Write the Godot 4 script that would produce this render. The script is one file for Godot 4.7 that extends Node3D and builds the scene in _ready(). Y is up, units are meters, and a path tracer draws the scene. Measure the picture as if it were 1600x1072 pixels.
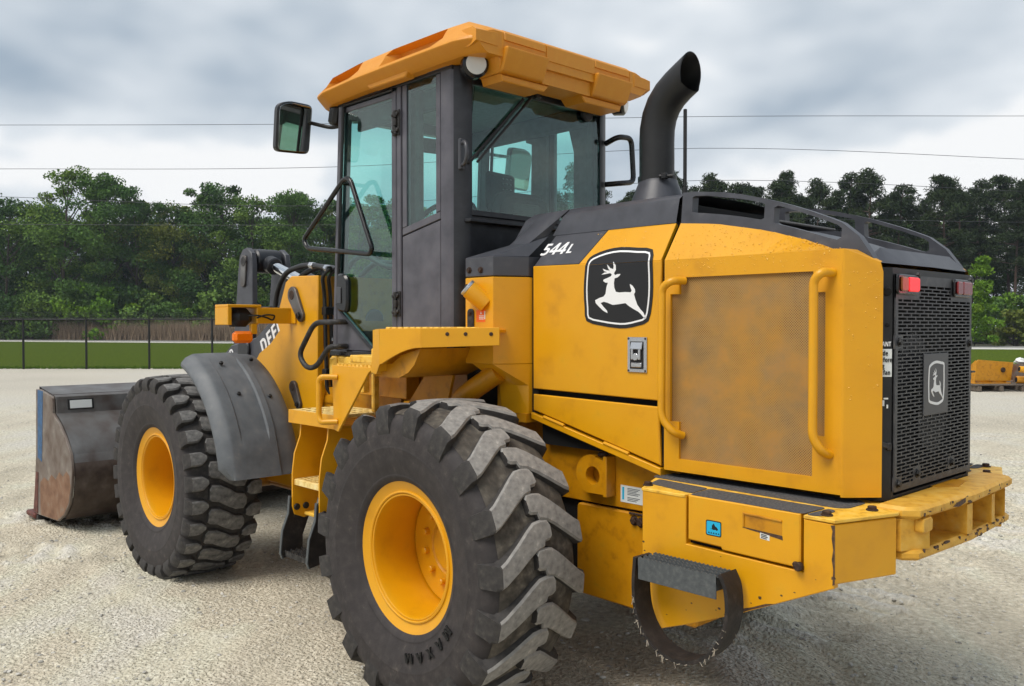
extends Node3D
# A used yellow articulated wheel loader parked on a gravel yard, fence and forest behind, under an overcast sky.
# Axes: the loader faces -x, its left side is +z, y is up, metres. The rear axle stands over the origin.

var M := {}
var CAM := Vector3(3.37, 1.80, 3.72)
var YAW := 0.7551
var FWD := Vector3(-cos(YAW), 0, -sin(YAW))
var SIDE := Vector3(sin(YAW), 0, -cos(YAW))
var used := {}


# ------------------------------------------------------------------ mesh building
class MB:
	# collects triangles (counter-clockwise seen from outside) on one or more surfaces; finish() rounds normals below an angle
	var soup: Array = [PackedVector3Array()]
	var cur := 0

	func surface(n: int) -> void:
		while soup.size() <= n:
			soup.append(PackedVector3Array())
		cur = n

	func tri(a: Vector3, b: Vector3, c: Vector3) -> void:
		if (b - a).cross(c - a).length_squared() < 1e-14:
			return
		soup[cur].append(a)
		soup[cur].append(b)
		soup[cur].append(c)

	func quad(a: Vector3, b: Vector3, c: Vector3, d: Vector3) -> void:
		tri(a, b, c)
		tri(a, c, d)

	func finish(angle := 38.0) -> ArrayMesh:
		var mesh := ArrayMesh.new()
		var limit := cos(deg_to_rad(angle))
		for s in soup:
			var p: PackedVector3Array = s
			if p.is_empty():
				p = PackedVector3Array([Vector3.ZERO, Vector3(1e-4, 0, 0), Vector3(0, 1e-4, 0)])
			var at := {}
			var fn := PackedVector3Array()
			for i in range(0, p.size(), 3):
				fn.append((p[i + 1] - p[i]).cross(p[i + 2] - p[i]))
			for i in p.size():
				var key := Vector3i((p[i] * 20000.0).round())
				if at.has(key):
					at[key].append(i / 3)
				else:
					at[key] = [i / 3]
			var pos := PackedVector3Array()
			var nor := PackedVector3Array()
			pos.resize(p.size())
			nor.resize(p.size())
			for i in p.size():
				var f := i / 3
				var own := fn[f].normalized()
				var sum := Vector3.ZERO
				for g in at[Vector3i((p[i] * 20000.0).round())]:
					if fn[g].normalized().dot(own) > limit:
						sum += fn[g]
				var j := f * 3 + (3 - i % 3) % 3
				pos[j] = p[i]
				nor[j] = sum.normalized() if sum.length_squared() > 1e-20 else own
			var arr := []
			arr.resize(Mesh.ARRAY_MAX)
			arr[Mesh.ARRAY_VERTEX] = pos
			arr[Mesh.ARRAY_NORMAL] = nor
			mesh.add_surface_from_arrays(Mesh.PRIMITIVE_TRIANGLES, arr)
		return mesh

	# box with chamfered edges, centred on the transform's origin
	func block(xf: Transform3D, size: Vector3, bev := 0.0) -> void:
		var h := size * 0.5
		var b := minf(bev, minf(h.x, minf(h.y, h.z)) * 0.9)
		for ax in 3:
			var u := (ax + 1) % 3
			var v := (ax + 2) % 3
			for s: float in [-1.0, 1.0]:
				var c: Array = []
				for q in [[-1, -1], [1, -1], [1, 1], [-1, 1]]:
					var w := Vector3.ZERO
					w[ax] = h[ax] * s
					w[u] = (h[u] - b) * q[0]
					w[v] = (h[v] - b) * q[1]
					c.append(xf * w)
				if s > 0:
					quad(c[0], c[1], c[2], c[3])
				else:
					quad(c[3], c[2], c[1], c[0])
		if b <= 0.0:
			return
		for ax in 3:
			var u := (ax + 1) % 3
			var v := (ax + 2) % 3
			for su: float in [-1.0, 1.0]:
				for sv: float in [-1.0, 1.0]:
					var c: Array = []
					for q in [[0, -1], [0, 1], [1, 1], [1, -1]]:
						var w := Vector3.ZERO
						w[ax] = (h[ax] - b) * q[1]
						w[u] = (h[u] - (b if q[0] == 1 else 0.0)) * su
						w[v] = (h[v] - (b if q[0] == 0 else 0.0)) * sv
						c.append(xf * w)
					if su * sv > 0:
						quad(c[3], c[2], c[1], c[0])
					else:
						quad(c[0], c[1], c[2], c[3])
		for sx: float in [-1.0, 1.0]:
			for sy: float in [-1.0, 1.0]:
				for sz: float in [-1.0, 1.0]:
					var p1 := xf * Vector3(h.x * sx, (h.y - b) * sy, (h.z - b) * sz)
					var p2 := xf * Vector3((h.x - b) * sx, h.y * sy, (h.z - b) * sz)
					var p3 := xf * Vector3((h.x - b) * sx, (h.y - b) * sy, h.z * sz)
					if sx * sy * sz > 0:
						tri(p1, p2, p3)
					else:
						tri(p1, p3, p2)

	func box(lo: Vector3, hi: Vector3, bev := 0.0) -> void:
		block(Transform3D(Basis(), (lo + hi) * 0.5), (hi - lo).abs(), bev)

	# polygon in local x,y swept along local z from t0 to t1, both rims chamfered
	func prism(outline: Array, t0: float, t1: float, bev := 0.0, xf := Transform3D()) -> void:
		var p := PackedVector2Array(outline)
		var area := 0.0
		for i in p.size():
			area += p[i].cross(p[(i + 1) % p.size()])
		if area < 0:
			p.reverse()
		if t1 < t0:
			var t := t0
			t0 = t1
			t1 = t
		var n := p.size()
		var inn := PackedVector2Array()
		for i in n:
			var e0 := (p[i] - p[(i + n - 1) % n]).normalized()
			var e1 := (p[(i + 1) % n] - p[i]).normalized()
			var m := Vector2(-e0.y - e1.y, e0.x + e1.x)
			var k := bev / maxf(0.35, 0.5 * m.length_squared())
			inn.append(p[i] + m * k)
		var mir := xf.basis.determinant() < 0
		var rings: Array = []
		if bev > 0:
			rings = [[inn, t0], [p, t0 + bev], [p, t1 - bev], [inn, t1]]
		else:
			rings = [[p, t0], [p, t1]]
		var pts: Array = []
		for r in rings:
			var q := PackedVector3Array()
			for v in r[0]:
				q.append(xf * Vector3(v.x, v.y, r[1]))
			pts.append(q)
		for k in pts.size() - 1:
			for i in n:
				var j := (i + 1) % n
				if mir:
					quad(pts[k][j], pts[k][i], pts[k + 1][i], pts[k + 1][j])
				else:
					quad(pts[k][i], pts[k][j], pts[k + 1][j], pts[k + 1][i])
		var cap := inn if bev > 0 else p
		var ids := Geometry2D.triangulate_polygon(cap)
		for i in range(0, ids.size(), 3):
			var a := ids[i]
			var b := ids[i + 1]
			var c := ids[i + 2]
			if (cap[b] - cap[a]).cross(cap[c] - cap[a]) < 0:
				var t := b
				b = c
				c = t
			var lastr: PackedVector3Array = pts[pts.size() - 1]
			if mir:
				tri(pts[0][a], pts[0][b], pts[0][c])
				tri(lastr[c], lastr[b], lastr[a])
			else:
				tri(pts[0][c], pts[0][b], pts[0][a])
				tri(lastr[a], lastr[b], lastr[c])

	# rings of equal length joined in turn
	func loft(rings: Array, closed := true, caps := false) -> void:
		for k in rings.size() - 1:
			var n: int = rings[k].size()
			for i in (n if closed else n - 1):
				var j := (i + 1) % n
				quad(rings[k][i], rings[k][j], rings[k + 1][j], rings[k + 1][i])
		if caps:
			for e in [0, rings.size() - 1]:
				var c := Vector3.ZERO
				for v in rings[e]:
					c += v
				c /= rings[e].size()
				for i in rings[e].size():
					var j: int = (i + 1) % rings[e].size()
					if e == 0:
						tri(c, rings[e][j], rings[e][i])
					else:
						tri(c, rings[e][i], rings[e][j])

	# round bar along a path
	func tube(path: Array, r: float, sides := 10, taper := 1.0) -> void:
		var n := path.size()
		var up := Vector3.UP
		var d0: Vector3 = (path[1] - path[0]).normalized()
		if absf(d0.dot(up)) > 0.9:
			up = Vector3.RIGHT
		var rings: Array = []
		var side := d0.cross(up).normalized()
		for i in n:
			var d: Vector3
			if i == 0:
				d = d0
			elif i == n - 1:
				d = (path[n - 1] - path[n - 2]).normalized()
			else:
				d = ((path[i + 1] - path[i]).normalized() + (path[i] - path[i - 1]).normalized()).normalized()
			side = (side - d * side.dot(d)).normalized()
			var nrm := side.cross(d).normalized()
			var rr := r * lerpf(1.0, taper, float(i) / (n - 1))
			var ring: Array = []
			for k in sides:
				var a := TAU * k / sides
				ring.append(path[i] + (side * cos(a) - nrm * sin(a)) * rr)
			rings.append(ring)
		loft(rings, true, true)

	# profile of (radius, along) turned round the local z axis
	func lathe(profile: Array, xf: Transform3D, seg := 48) -> void:
		var rings: Array = []
		for k in seg + 1:
			var a := TAU * k / seg
			var ring: Array = []
			for q: Vector2 in profile:
				ring.append(xf * Vector3(q.x * cos(a), q.x * sin(a), q.y))
			rings.append(ring)
		loft(rings, false)

	# disc-ended cylinder from a to b with chamfered rims
	func rod(a: Vector3, b: Vector3, r: float, seg := 16, bev := 0.0) -> void:
		var d := b - a
		var l := d.length()
		var z := d / l
		var x := z.cross(Vector3.UP if absf(z.y) < 0.9 else Vector3.RIGHT).normalized()
		var xf := Transform3D(Basis(x, z.cross(x), z), a)
		lathe([Vector2(0, l), Vector2(r - bev, l), Vector2(r, l - bev), Vector2(r, bev), Vector2(r - bev, 0), Vector2(0, 0)], xf, seg)

	# hexagonal bolt head on a washer, standing on p along d
	func bolt(p: Vector3, d: Vector3, r: float) -> void:
		rod(p - d * 0.002, p + d * r * 0.25, r * 1.35, 12, r * 0.08)
		rod(p + d * r * 0.2, p + d * r * 0.95, r, 6, r * 0.12)


# polyline with its corners rounded
func rounded(pts: Array, rad: float, n := 5) -> Array:
	var out: Array = [pts[0]]
	for i in range(1, pts.size() - 1):
		var a: Vector3 = pts[i - 1] - pts[i]
		var b: Vector3 = pts[i + 1] - pts[i]
		var r := minf(rad, minf(a.length(), b.length()) * 0.48)
		var p0: Vector3 = pts[i] + a.normalized() * r
		var p1: Vector3 = pts[i] + b.normalized() * r
		for k in n + 1:
			var t := float(k) / n
			out.append(p0.lerp(pts[i], t).lerp((pts[i] as Vector3).lerp(p1, t), t))
	out.append(pts[pts.size() - 1])
	return out


func v2(flat: Array, k := 1.0) -> Array:
	var out: Array = []
	for i in range(0, flat.size(), 2):
		out.append(Vector2(flat[i], flat[i + 1]) * k)
	return out


# local frames for prism(): x,y of the outline and the sweep axis
func across() -> Transform3D:   # outline (z, y), swept along x
	return Transform3D(Basis(Vector3(0, 0, 1), Vector3(0, 1, 0), Vector3(1, 0, 0)), Vector3.ZERO)


func flat() -> Transform3D:     # outline (x, z), swept along y
	return Transform3D(Basis(Vector3(1, 0, 0), Vector3(0, 0, 1), Vector3(0, 1, 0)), Vector3.ZERO)


func numbered(called: String, parent: Node) -> String:
	var key := str(parent.get_instance_id()) + called
	used[key] = used.get(key, -1) + 1
	return called if used[key] == 0 else "%s_%03d" % [called, used[key]]


func part(called: String, mb: MB, mats: Variant, parent: Node, angle := 38.0) -> MeshInstance3D:
	var o := MeshInstance3D.new()
	o.mesh = mb.finish(angle)
	var list: Array = mats if mats is Array else [mats]
	for i in o.mesh.get_surface_count():
		o.mesh.surface_set_material(i, M[list[mini(i, list.size() - 1)]])
	o.name = numbered(called, parent)
	parent.add_child(o, true)
	return o


func holder(called: String, parent: Node, at := Vector3.ZERO) -> Node3D:
	var o := Node3D.new()
	o.name = numbered(called, parent)
	o.position = at
	parent.add_child(o, true)
	return o


func tag(o: Node, label: String, category := "", group := "", kind := "") -> Node:
	o.set_meta("label", label)
	if category:
		o.set_meta("category", category)
	if group:
		o.set_meta("group", group)
	if kind:
		o.set_meta("kind", kind)
	return o


func text(called: String, words: String, font: String, bold: bool, size: float, depth: float, mat: String, parent: Node, xf: Transform3D) -> MeshInstance3D:
	var t := TextMesh.new()
	var f := SystemFont.new()
	f.font_names = PackedStringArray([font])
	if bold:
		f.font_weight = 700
	t.font = f
	t.text = words
	t.font_size = 64
	t.pixel_size = size / 64.0
	t.depth = depth
	t.horizontal_alignment = HORIZONTAL_ALIGNMENT_CENTER
	t.vertical_alignment = VERTICAL_ALIGNMENT_CENTER
	var o := MeshInstance3D.new()
	o.mesh = t
	t.material = M[mat]
	o.name = numbered(called, parent)
	parent.add_child(o, true)
	o.transform = xf
	return o


# ------------------------------------------------------------------ materials
func noise(seed_: int, freq: float, ramp: Array, oct := 5, side := 512, kind := FastNoiseLite.TYPE_SIMPLEX_SMOOTH) -> NoiseTexture2D:
	var f := FastNoiseLite.new()
	f.seed = seed_
	f.noise_type = kind
	f.frequency = freq
	f.fractal_octaves = oct
	f.fractal_gain = 0.55
	var t := NoiseTexture2D.new()
	t.width = side
	t.height = side
	t.seamless = true
	t.noise = f
	if ramp.size():
		var g := Gradient.new()
		var offs := PackedFloat32Array()
		var cols := PackedColorArray()
		for r in ramp:
			offs.append(r[0])
			cols.append(r[1])
		g.offsets = offs
		g.colors = cols
		t.color_ramp = g
	return t


func bumps(seed_: int, freq: float, strength: float, oct := 4, side := 512) -> NoiseTexture2D:
	var t := noise(seed_, freq, [], oct, side)
	t.as_normal_map = true
	t.bump_strength = strength
	return t


func mat(called: String, tex: Variant, rough: float, scale := 1.0, metal := 0.0, nrm: Texture2D = null, nscale := 1.0) -> StandardMaterial3D:
	var m := StandardMaterial3D.new()
	m.resource_name = called
	if tex is Texture2D:
		m.albedo_texture = tex
	else:
		m.albedo_color = tex
	m.roughness = rough
	m.metallic = metal
	m.uv1_triplanar = true
	m.uv1_scale = Vector3.ONE * scale
	m.cull_mode = BaseMaterial3D.CULL_DISABLED
	if nrm:
		m.normal_enabled = true
		m.normal_texture = nrm
		m.normal_scale = nscale
	M[called] = m
	return m


func grey(v: float, warm := 0.0) -> Color:
	return Color(v + warm, v, v - warm)


func materials() -> void:
	var fine := bumps(3, 0.09, 2.0)
	var coarse := bumps(4, 0.02, 5.0)
	var dust := noise(11, 0.012, [[0.0, Color(0.78, 0.54, 0.02)], [0.35, Color(0.84, 0.592, 0.0)], [0.62, Color(0.85, 0.602, 0.0)], [0.8, Color(0.845, 0.605, 0.03)], [1.0, Color(0.80, 0.59, 0.10)]], 6)
	var y := mat("yellow_paint", dust, 0.42, 0.6, 0.0, coarse, 0.02)
	y.clearcoat_enabled = true
	y.clearcoat = 0.12
	y.clearcoat_roughness = 0.2
	mat("yellow_dull", noise(12, 0.02, [[0.0, Color(0.60, 0.39, 0.03)], [0.4, Color(0.74, 0.50, 0.0)], [0.7, Color(0.76, 0.52, 0.02)], [1.0, Color(0.70, 0.51, 0.11)]], 6), 0.45, 0.8, 0.0, coarse, 0.04)  # dirty yellow; shade under platform and frame is also put into the colour
	mat("yellow_cast", noise(13, 0.025, [[0.0, Color(0.66, 0.47, 0.16)], [0.3, Color(0.80, 0.59, 0.17)], [0.6, Color(0.84, 0.64, 0.22)], [0.85, Color(0.84, 0.67, 0.32)], [1.0, Color(0.70, 0.55, 0.30)]], 6), 0.55, 1.2, 0.0, fine, 0.15)
	mat("tread_plate", noise(17, 0.03, [[0.0, Color(0.74, 0.58, 0.28)], [0.5, Color(0.90, 0.79, 0.50)], [1.0, Color(0.93, 0.86, 0.66)]], 5), 0.5, 1.0)
	mat("yellow_plastic", noise(14, 0.03, [[0.0, Color(0.83, 0.535, 0.09)], [0.5, Color(0.82, 0.54, 0.095)], [1.0, Color(0.84, 0.57, 0.13)]], 5), 0.5, 0.8, 0.0, fine, 0.05)
	mat("yellow_worn_top", noise(15, 0.03, [[0.0, Color(0.66, 0.48, 0.18)], [0.4, Color(0.90, 0.70, 0.22)], [0.75, Color(0.92, 0.75, 0.34)], [1.0, Color(0.78, 0.64, 0.38)]], 6), 0.5, 1.0, 0.0, coarse, 0.05)
	mat("charcoal", noise(21, 0.015, [[0.0, Color(0.19, 0.195, 0.215)], [0.45, Color(0.25, 0.255, 0.28)], [0.7, Color(0.265, 0.27, 0.295)], [1.0, Color(0.35, 0.35, 0.36)]], 6), 0.42, 0.7, 0.0, fine, 0.05)
	mat("cab_grey", noise(22, 0.012, [[0.0, Color(0.24, 0.24, 0.265)], [0.5, Color(0.31, 0.305, 0.335)], [1.0, Color(0.36, 0.355, 0.38)]], 5), 0.35, 0.7, 0.0, coarse, 0.02)
	mat("cab_dark", noise(23, 0.02, [[0.0, Color(0.085, 0.09, 0.105)], [0.6, Color(0.13, 0.135, 0.155)], [1.0, Color(0.19, 0.19, 0.21)]], 5), 0.4, 0.9)
	mat("fender_plastic", noise(24, 0.02, [[0.0, Color(0.30, 0.315, 0.33)], [0.5, Color(0.36, 0.375, 0.39)], [0.8, Color(0.40, 0.41, 0.42)], [1.0, Color(0.50, 0.49, 0.47)]], 6), 0.55, 0.8, 0.0, fine, 0.1)
	mat("black", noise(25, 0.03, [[0.0, Color(0.05, 0.05, 0.055)], [0.7, Color(0.085, 0.085, 0.09)], [1.0, Color(0.16, 0.15, 0.14)]], 5), 0.5, 1.0)
	mat("gloss_black", Color(0.06, 0.06, 0.065), 0.25)
	mat("void_black", Color(0.02, 0.02, 0.022), 0.9)
	mat("grille_paint", noise(26, 0.03, [[0.0, Color(0.17, 0.175, 0.19)], [0.6, Color(0.235, 0.24, 0.255)], [1.0, Color(0.33, 0.32, 0.31)]], 5), 0.45, 1.0)
	mat("groove_dust", noise(36, 0.02, [[0.0, Color(0.17, 0.155, 0.145)], [0.4, Color(0.26, 0.24, 0.215)], [0.7, Color(0.36, 0.335, 0.30)], [1.0, Color(0.50, 0.47, 0.42)]], 7), 0.9, 1.5, 0.0, fine, 0.3)
	mat("rubber", noise(31, 0.02, [[0.0, Color(0.15, 0.135, 0.135)], [0.5, Color(0.19, 0.172, 0.172)], [0.8, Color(0.23, 0.21, 0.205)], [1.0, Color(0.36, 0.335, 0.30)]], 6), 0.75, 1.2, 0.0, fine, 0.25)
	mat("tread_side", noise(32, 0.03, [[0.0, Color(0.15, 0.14, 0.14)], [0.5, Color(0.20, 0.19, 0.185)], [0.8, Color(0.26, 0.245, 0.23)], [1.0, Color(0.38, 0.36, 0.32)]], 6), 0.8, 1.3, 0.0, fine, 0.3)
	mat("tread_top", noise(33, 0.02, [[0.0, Color(0.42, 0.41, 0.40)], [0.4, Color(0.53, 0.52, 0.505)], [0.7, Color(0.57, 0.56, 0.54)], [1.0, Color(0.72, 0.70, 0.67)]], 8), 0.85, 2.2, 0.0, fine, 0.35)
	mat("block_top", noise(34, 0.02, [[0.0, Color(0.26, 0.26, 0.26)], [0.45, Color(0.39, 0.385, 0.38)], [0.75, Color(0.46, 0.455, 0.445)], [1.0, Color(0.62, 0.61, 0.59)]], 6), 0.85, 1.6, 0.0, fine, 0.5)
	mat("old_rubber", noise(35, 0.03, [[0.0, Color(0.07, 0.055, 0.05)], [0.6, Color(0.13, 0.105, 0.095)], [1.0, Color(0.23, 0.20, 0.18)]], 5), 0.7, 1.2, 0.0, fine, 0.3)
	mat("worn_steel", noise(41, 0.010, [[0.0, Color(0.24, 0.18, 0.155)], [0.3, Color(0.32, 0.295, 0.28)], [0.6, Color(0.375, 0.37, 0.365)], [0.85, Color(0.42, 0.415, 0.41)], [1.0, Color(0.52, 0.50, 0.48)]], 7), 0.45, 0.5, 0.3, coarse, 0.12)
	mat("rusty_steel", noise(42, 0.010, [[0.0, Color(0.40, 0.24, 0.14)], [0.3, Color(0.47, 0.33, 0.235)], [0.55, Color(0.46, 0.385, 0.33)], [0.8, Color(0.46, 0.425, 0.395)], [1.0, Color(0.54, 0.505, 0.47)]], 7), 0.65, 0.6, 0.15, coarse, 0.15)
	mat("side_steel", noise(38, 0.012, [[0.0, Color(0.33, 0.27, 0.23)], [0.4, Color(0.42, 0.37, 0.335)], [0.7, Color(0.46, 0.425, 0.395)], [1.0, Color(0.55, 0.51, 0.47)]], 7), 0.6, 0.7, 0.15, coarse, 0.12)
	mat("rust_stain", noise(39, 0.015, [[0.0, Color(0.36, 0.25, 0.17)], [0.4, Color(0.46, 0.33, 0.24)], [0.7, Color(0.50, 0.38, 0.29)], [1.0, Color(0.50, 0.44, 0.38)]], 7), 0.75, 0.8)
	mat("bucket_grime", noise(40, 0.015, [[0.0, Color(0.17, 0.13, 0.11)], [0.4, Color(0.26, 0.21, 0.18)], [0.7, Color(0.32, 0.28, 0.255)], [1.0, Color(0.42, 0.38, 0.35)]], 7), 0.65, 0.7, 0.15, coarse, 0.12)
	mat("dark_steel", noise(43, 0.03, [[0.0, Color(0.10, 0.09, 0.085)], [0.5, Color(0.19, 0.185, 0.185)], [1.0, Color(0.33, 0.31, 0.29)]], 5), 0.55, 1.2, 0.3)
	mat("red_edge", noise(44, 0.03, [[0.0, Color(0.18, 0.09, 0.07)], [0.5, Color(0.36, 0.16, 0.12)], [1.0, Color(0.42, 0.27, 0.22)]], 5), 0.6, 1.0)
	mat("blue_paint", noise(45, 0.03, [[0.0, Color(0.12, 0.22, 0.32)], [0.6, Color(0.10, 0.33, 0.52)], [1.0, Color(0.30, 0.38, 0.44)]], 5), 0.5, 1.0)
	mat("rust_bolt", noise(46, 0.05, [[0.0, Color(0.12, 0.08, 0.06)], [0.6, Color(0.25, 0.17, 0.12)], [1.0, Color(0.36, 0.27, 0.21)]], 4), 0.7, 2.0, 0.2)
	mat("bare_chip", noise(47, 0.05, [[0.0, Color(0.18, 0.12, 0.09)], [0.6, Color(0.32, 0.22, 0.15)], [1.0, Color(0.44, 0.35, 0.27)]], 4), 0.7, 2.0)
	mat("bright_steel", Color(0.75, 0.76, 0.78), 0.25, 1.0, 0.8)
	mat("chrome", Color(0.86, 0.87, 0.88), 0.08, 1.0, 1.0)
	mat("mirror_glass", Color(0.72, 0.75, 0.74), 0.02, 1.0, 1.0)
	mat("grip_grey", noise(48, 0.05, [[0.0, Color(0.25, 0.265, 0.275)], [0.6, Color(0.305, 0.32, 0.325)], [1.0, Color(0.38, 0.385, 0.38)]], 5), 0.65, 1.2, 0.0, fine, 0.3)
	mat("cord_pale", Color(0.62, 0.58, 0.52), 0.9)
	mat("antislip", noise(49, 0.06, [[0.0, Color(0.19, 0.19, 0.20)], [0.5, Color(0.29, 0.29, 0.295)], [1.0, Color(0.41, 0.40, 0.38)]], 6), 0.9, 2.0, 0.0, fine, 0.8)
	mat("white_print", Color(0.90, 0.90, 0.90), 0.45)
	mat("decal_black", Color(0.075, 0.075, 0.085), 0.35)
	mat("decal_grey", Color(0.24, 0.245, 0.265), 0.4)
	mat("dark_print", Color(0.04, 0.04, 0.042), 0.7)
	mat("sticker_white", Color(0.84, 0.85, 0.84), 0.5)
	mat("sticker_blue", Color(0.10, 0.66, 0.82), 0.45)
	mat("sticker_orange", Color(0.90, 0.40, 0.04), 0.5)
	mat("grey_print", Color(0.36, 0.38, 0.40), 0.6)
	mat("seat_cloth", noise(51, 0.06, [[0.0, Color(0.10, 0.105, 0.11)], [1.0, Color(0.19, 0.195, 0.20)]], 5), 0.9, 2.0)
	mat("headliner", noise(52, 0.04, [[0.0, Color(0.50, 0.51, 0.51)], [1.0, Color(0.58, 0.59, 0.58)]], 4), 0.9, 1.0)
	mat("interior", noise(53, 0.03, [[0.0, Color(0.24, 0.25, 0.255)], [1.0, Color(0.33, 0.34, 0.345)]], 4), 0.7, 1.0)
	mat("lamp_reflector", Color(0.80, 0.80, 0.78), 0.15, 1.0, 0.0)
	mat("amber", Color(1.0, 0.50, 0.03), 0.2)
	mat("amber_dark", Color(0.48, 0.24, 0.05), 0.25)
	mat("red_unlit", Color(0.48, 0.13, 0.13), 0.15)
	var wd := mat("water_drop", Color(0.86, 0.64, 0.12), 0.02)
	wd.clearcoat_enabled = true
	wd.clearcoat = 1.0
	wd.clearcoat_roughness = 0.0
	var lit := mat("red_lit", Color(0.85, 0.03, 0.08), 0.2)
	lit.emission_enabled = true
	lit.emission = Color(1.0, 0.02, 0.07)
	lit.emission_energy_multiplier = 0.26
	for g in [["cab_glass", Color(0.80, 0.965, 0.94, 0.0)]]:
		var m := StandardMaterial3D.new()
		m.resource_name = g[0]
		m.albedo_color = g[1]
		m.transparency = BaseMaterial3D.TRANSPARENCY_ALPHA
		m.roughness = 0.0
		m.metallic_specular = 0.5
		m.refraction_enabled = true
		m.refraction_scale = 0.05
		M[g[0]] = m
	# perforated sheet: real round holes cut through, dust caught between them
	var tile := 16
	var nx := 72
	var ny := 80
	var im := Image.create(tile * nx, tile * ny, false, Image.FORMAT_RGBA8)
	var dn := FastNoiseLite.new()
	dn.seed = 63
	dn.frequency = 0.0035
	dn.fractal_octaves = 5
	for yy in tile * ny:
		for xx in tile * nx:
			var hx := fmod(xx + 0.5, tile)
			var hy := fmod(yy + 0.5, tile)
			var dx := minf(hx, tile - hx)
			var dy := minf(hy, tile - hy)
			var hole := dx * dx + dy * dy < 14.0 or (8.0 - dx) * (8.0 - dx) + (8.0 - dy) * (8.0 - dy) < 14.0
			if hole:
				im.set_pixel(xx, yy, Color(0.5, 0.4, 0.25, 0.0))
				continue
			var u := float(xx) / (tile * nx)
			var v := float(yy) / (tile * ny)
			var d := dn.get_noise_2d(xx, yy)
			# paint rubbed clean in an upright patch, thick dust on both sides of it
			var clean := smoothstep(0.22, 0.02, absf(u - 0.53 - d * 0.15)) * smoothstep(0.16, 0.34, v) * smoothstep(0.85, 0.6, v)
			var damp := smoothstep(0.10, 0.0, Vector2(u - 0.21, (v - 0.44) * 0.8).length() + d * 0.06) * 0.6 + smoothstep(0.14, 0.0, Vector2(u - 0.80, (v - 0.58) * 0.7).length() + d * 0.08) * 0.45
			var c := Color(0.67, 0.53, 0.33).lerp(Color(0.72, 0.54, 0.27), clampf(0.5 + d * 0.9, 0.0, 1.0))
			c = c.lerp(Color(0.80, 0.56, 0.17), clean * 0.45).lerp(Color(0.48, 0.41, 0.30), damp * 0.6)
			im.set_pixel(xx, yy, c)
	var pf := StandardMaterial3D.new()
	pf.resource_name = "perforated_sheet"
	pf.albedo_texture = ImageTexture.create_from_image(im)
	pf.transparency = BaseMaterial3D.TRANSPARENCY_ALPHA_SCISSOR
	pf.alpha_scissor_threshold = 0.5
	pf.roughness = 0.65
	pf.cull_mode = BaseMaterial3D.CULL_DISABLED
	M["perforated_sheet"] = pf
	mat("screen_dust", noise(61, 0.008, [[0.0, Color(0.26, 0.21, 0.15)], [0.35, Color(0.46, 0.36, 0.23)], [0.55, Color(0.58, 0.44, 0.25)], [0.75, Color(0.74, 0.51, 0.16)], [1.0, Color(0.80, 0.55, 0.12)]], 5), 0.85, 0.9)
	# land
	mat("gravel", noise(71, 0.05, [[0.0, Color(0.58, 0.56, 0.52)], [0.35, Color(0.74, 0.72, 0.675)], [0.6, Color(0.79, 0.77, 0.725)], [1.0, Color(0.92, 0.91, 0.88)]], 6, 1024), 0.95, 0.35, 0.0, bumps(72, 0.09, 10.0, 5, 1024), 0.8)
	mat("grass_land", noise(73, 0.03, [[0.0, Color(0.15, 0.21, 0.06)], [0.4, Color(0.27, 0.335, 0.11)], [0.6, Color(0.31, 0.37, 0.13)], [1.0, Color(0.44, 0.46, 0.22)]], 9), 0.95, 0.35)
	M["grass_land"].metallic_specular = 0.05
	M["gravel"].metallic_specular = 0.15
	mat("forest_floor", noise(74, 0.03, [[0.0, Color(0.13, 0.14, 0.08)], [0.5, Color(0.20, 0.20, 0.12)], [1.0, Color(0.30, 0.27, 0.18)]], 5), 0.95, 0.2)
	mat("road_pale", noise(75, 0.03, [[0.0, Color(0.62, 0.61, 0.58)], [0.5, Color(0.74, 0.73, 0.70)], [1.0, Color(0.82, 0.81, 0.78)]], 5), 0.9, 0.2)
	mat("road_grey", noise(76, 0.03, [[0.0, Color(0.42, 0.42, 0.41)], [1.0, Color(0.54, 0.53, 0.51)]], 5), 0.9, 0.2)
	mat("bark", noise(77, 0.05, [[0.0, Color(0.16, 0.14, 0.12)], [0.5, Color(0.28, 0.25, 0.22)], [1.0, Color(0.40, 0.37, 0.33)]], 5), 0.95, 0.6)
	mat("pine_bark", noise(78, 0.05, [[0.0, Color(0.22, 0.17, 0.14)], [0.5, Color(0.36, 0.29, 0.25)], [1.0, Color(0.47, 0.40, 0.35)]], 5), 0.95, 0.6)
	mat("fence_black", Color(0.05, 0.055, 0.05), 0.5)
	mat("wire", Color(0.24, 0.25, 0.26), 0.6)
	mat("timber", noise(79, 0.04, [[0.0, Color(0.23, 0.20, 0.17)], [0.5, Color(0.38, 0.34, 0.30)], [1.0, Color(0.54, 0.50, 0.46)]], 5), 0.9, 1.5)
	for l in [["leaf_mid", Color(0.34, 0.455, 0.225)], ["leaf_dark", Color(0.285, 0.395, 0.215)], ["leaf_light", Color(0.41, 0.515, 0.245)], ["leaf_olive", Color(0.42, 0.465, 0.22)], ["leaf_bright", Color(0.40, 0.53, 0.18)], ["needle", Color(0.215, 0.265, 0.17)], ["dry_grass", Color(0.60, 0.53, 0.455)], ["stone", Color(1, 1, 1)]]:
		var m := StandardMaterial3D.new()
		m.resource_name = l[0]
		m.albedo_color = l[1]
		m.roughness = 0.85
		m.metallic_specular = 0.12
		m.vertex_color_use_as_albedo = true
		m.cull_mode = BaseMaterial3D.CULL_DISABLED
		if l[0].begins_with("leaf"):
			m.backlight_enabled = true
			m.backlight = l[1] * 0.5
		M[l[0]] = m


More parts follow.
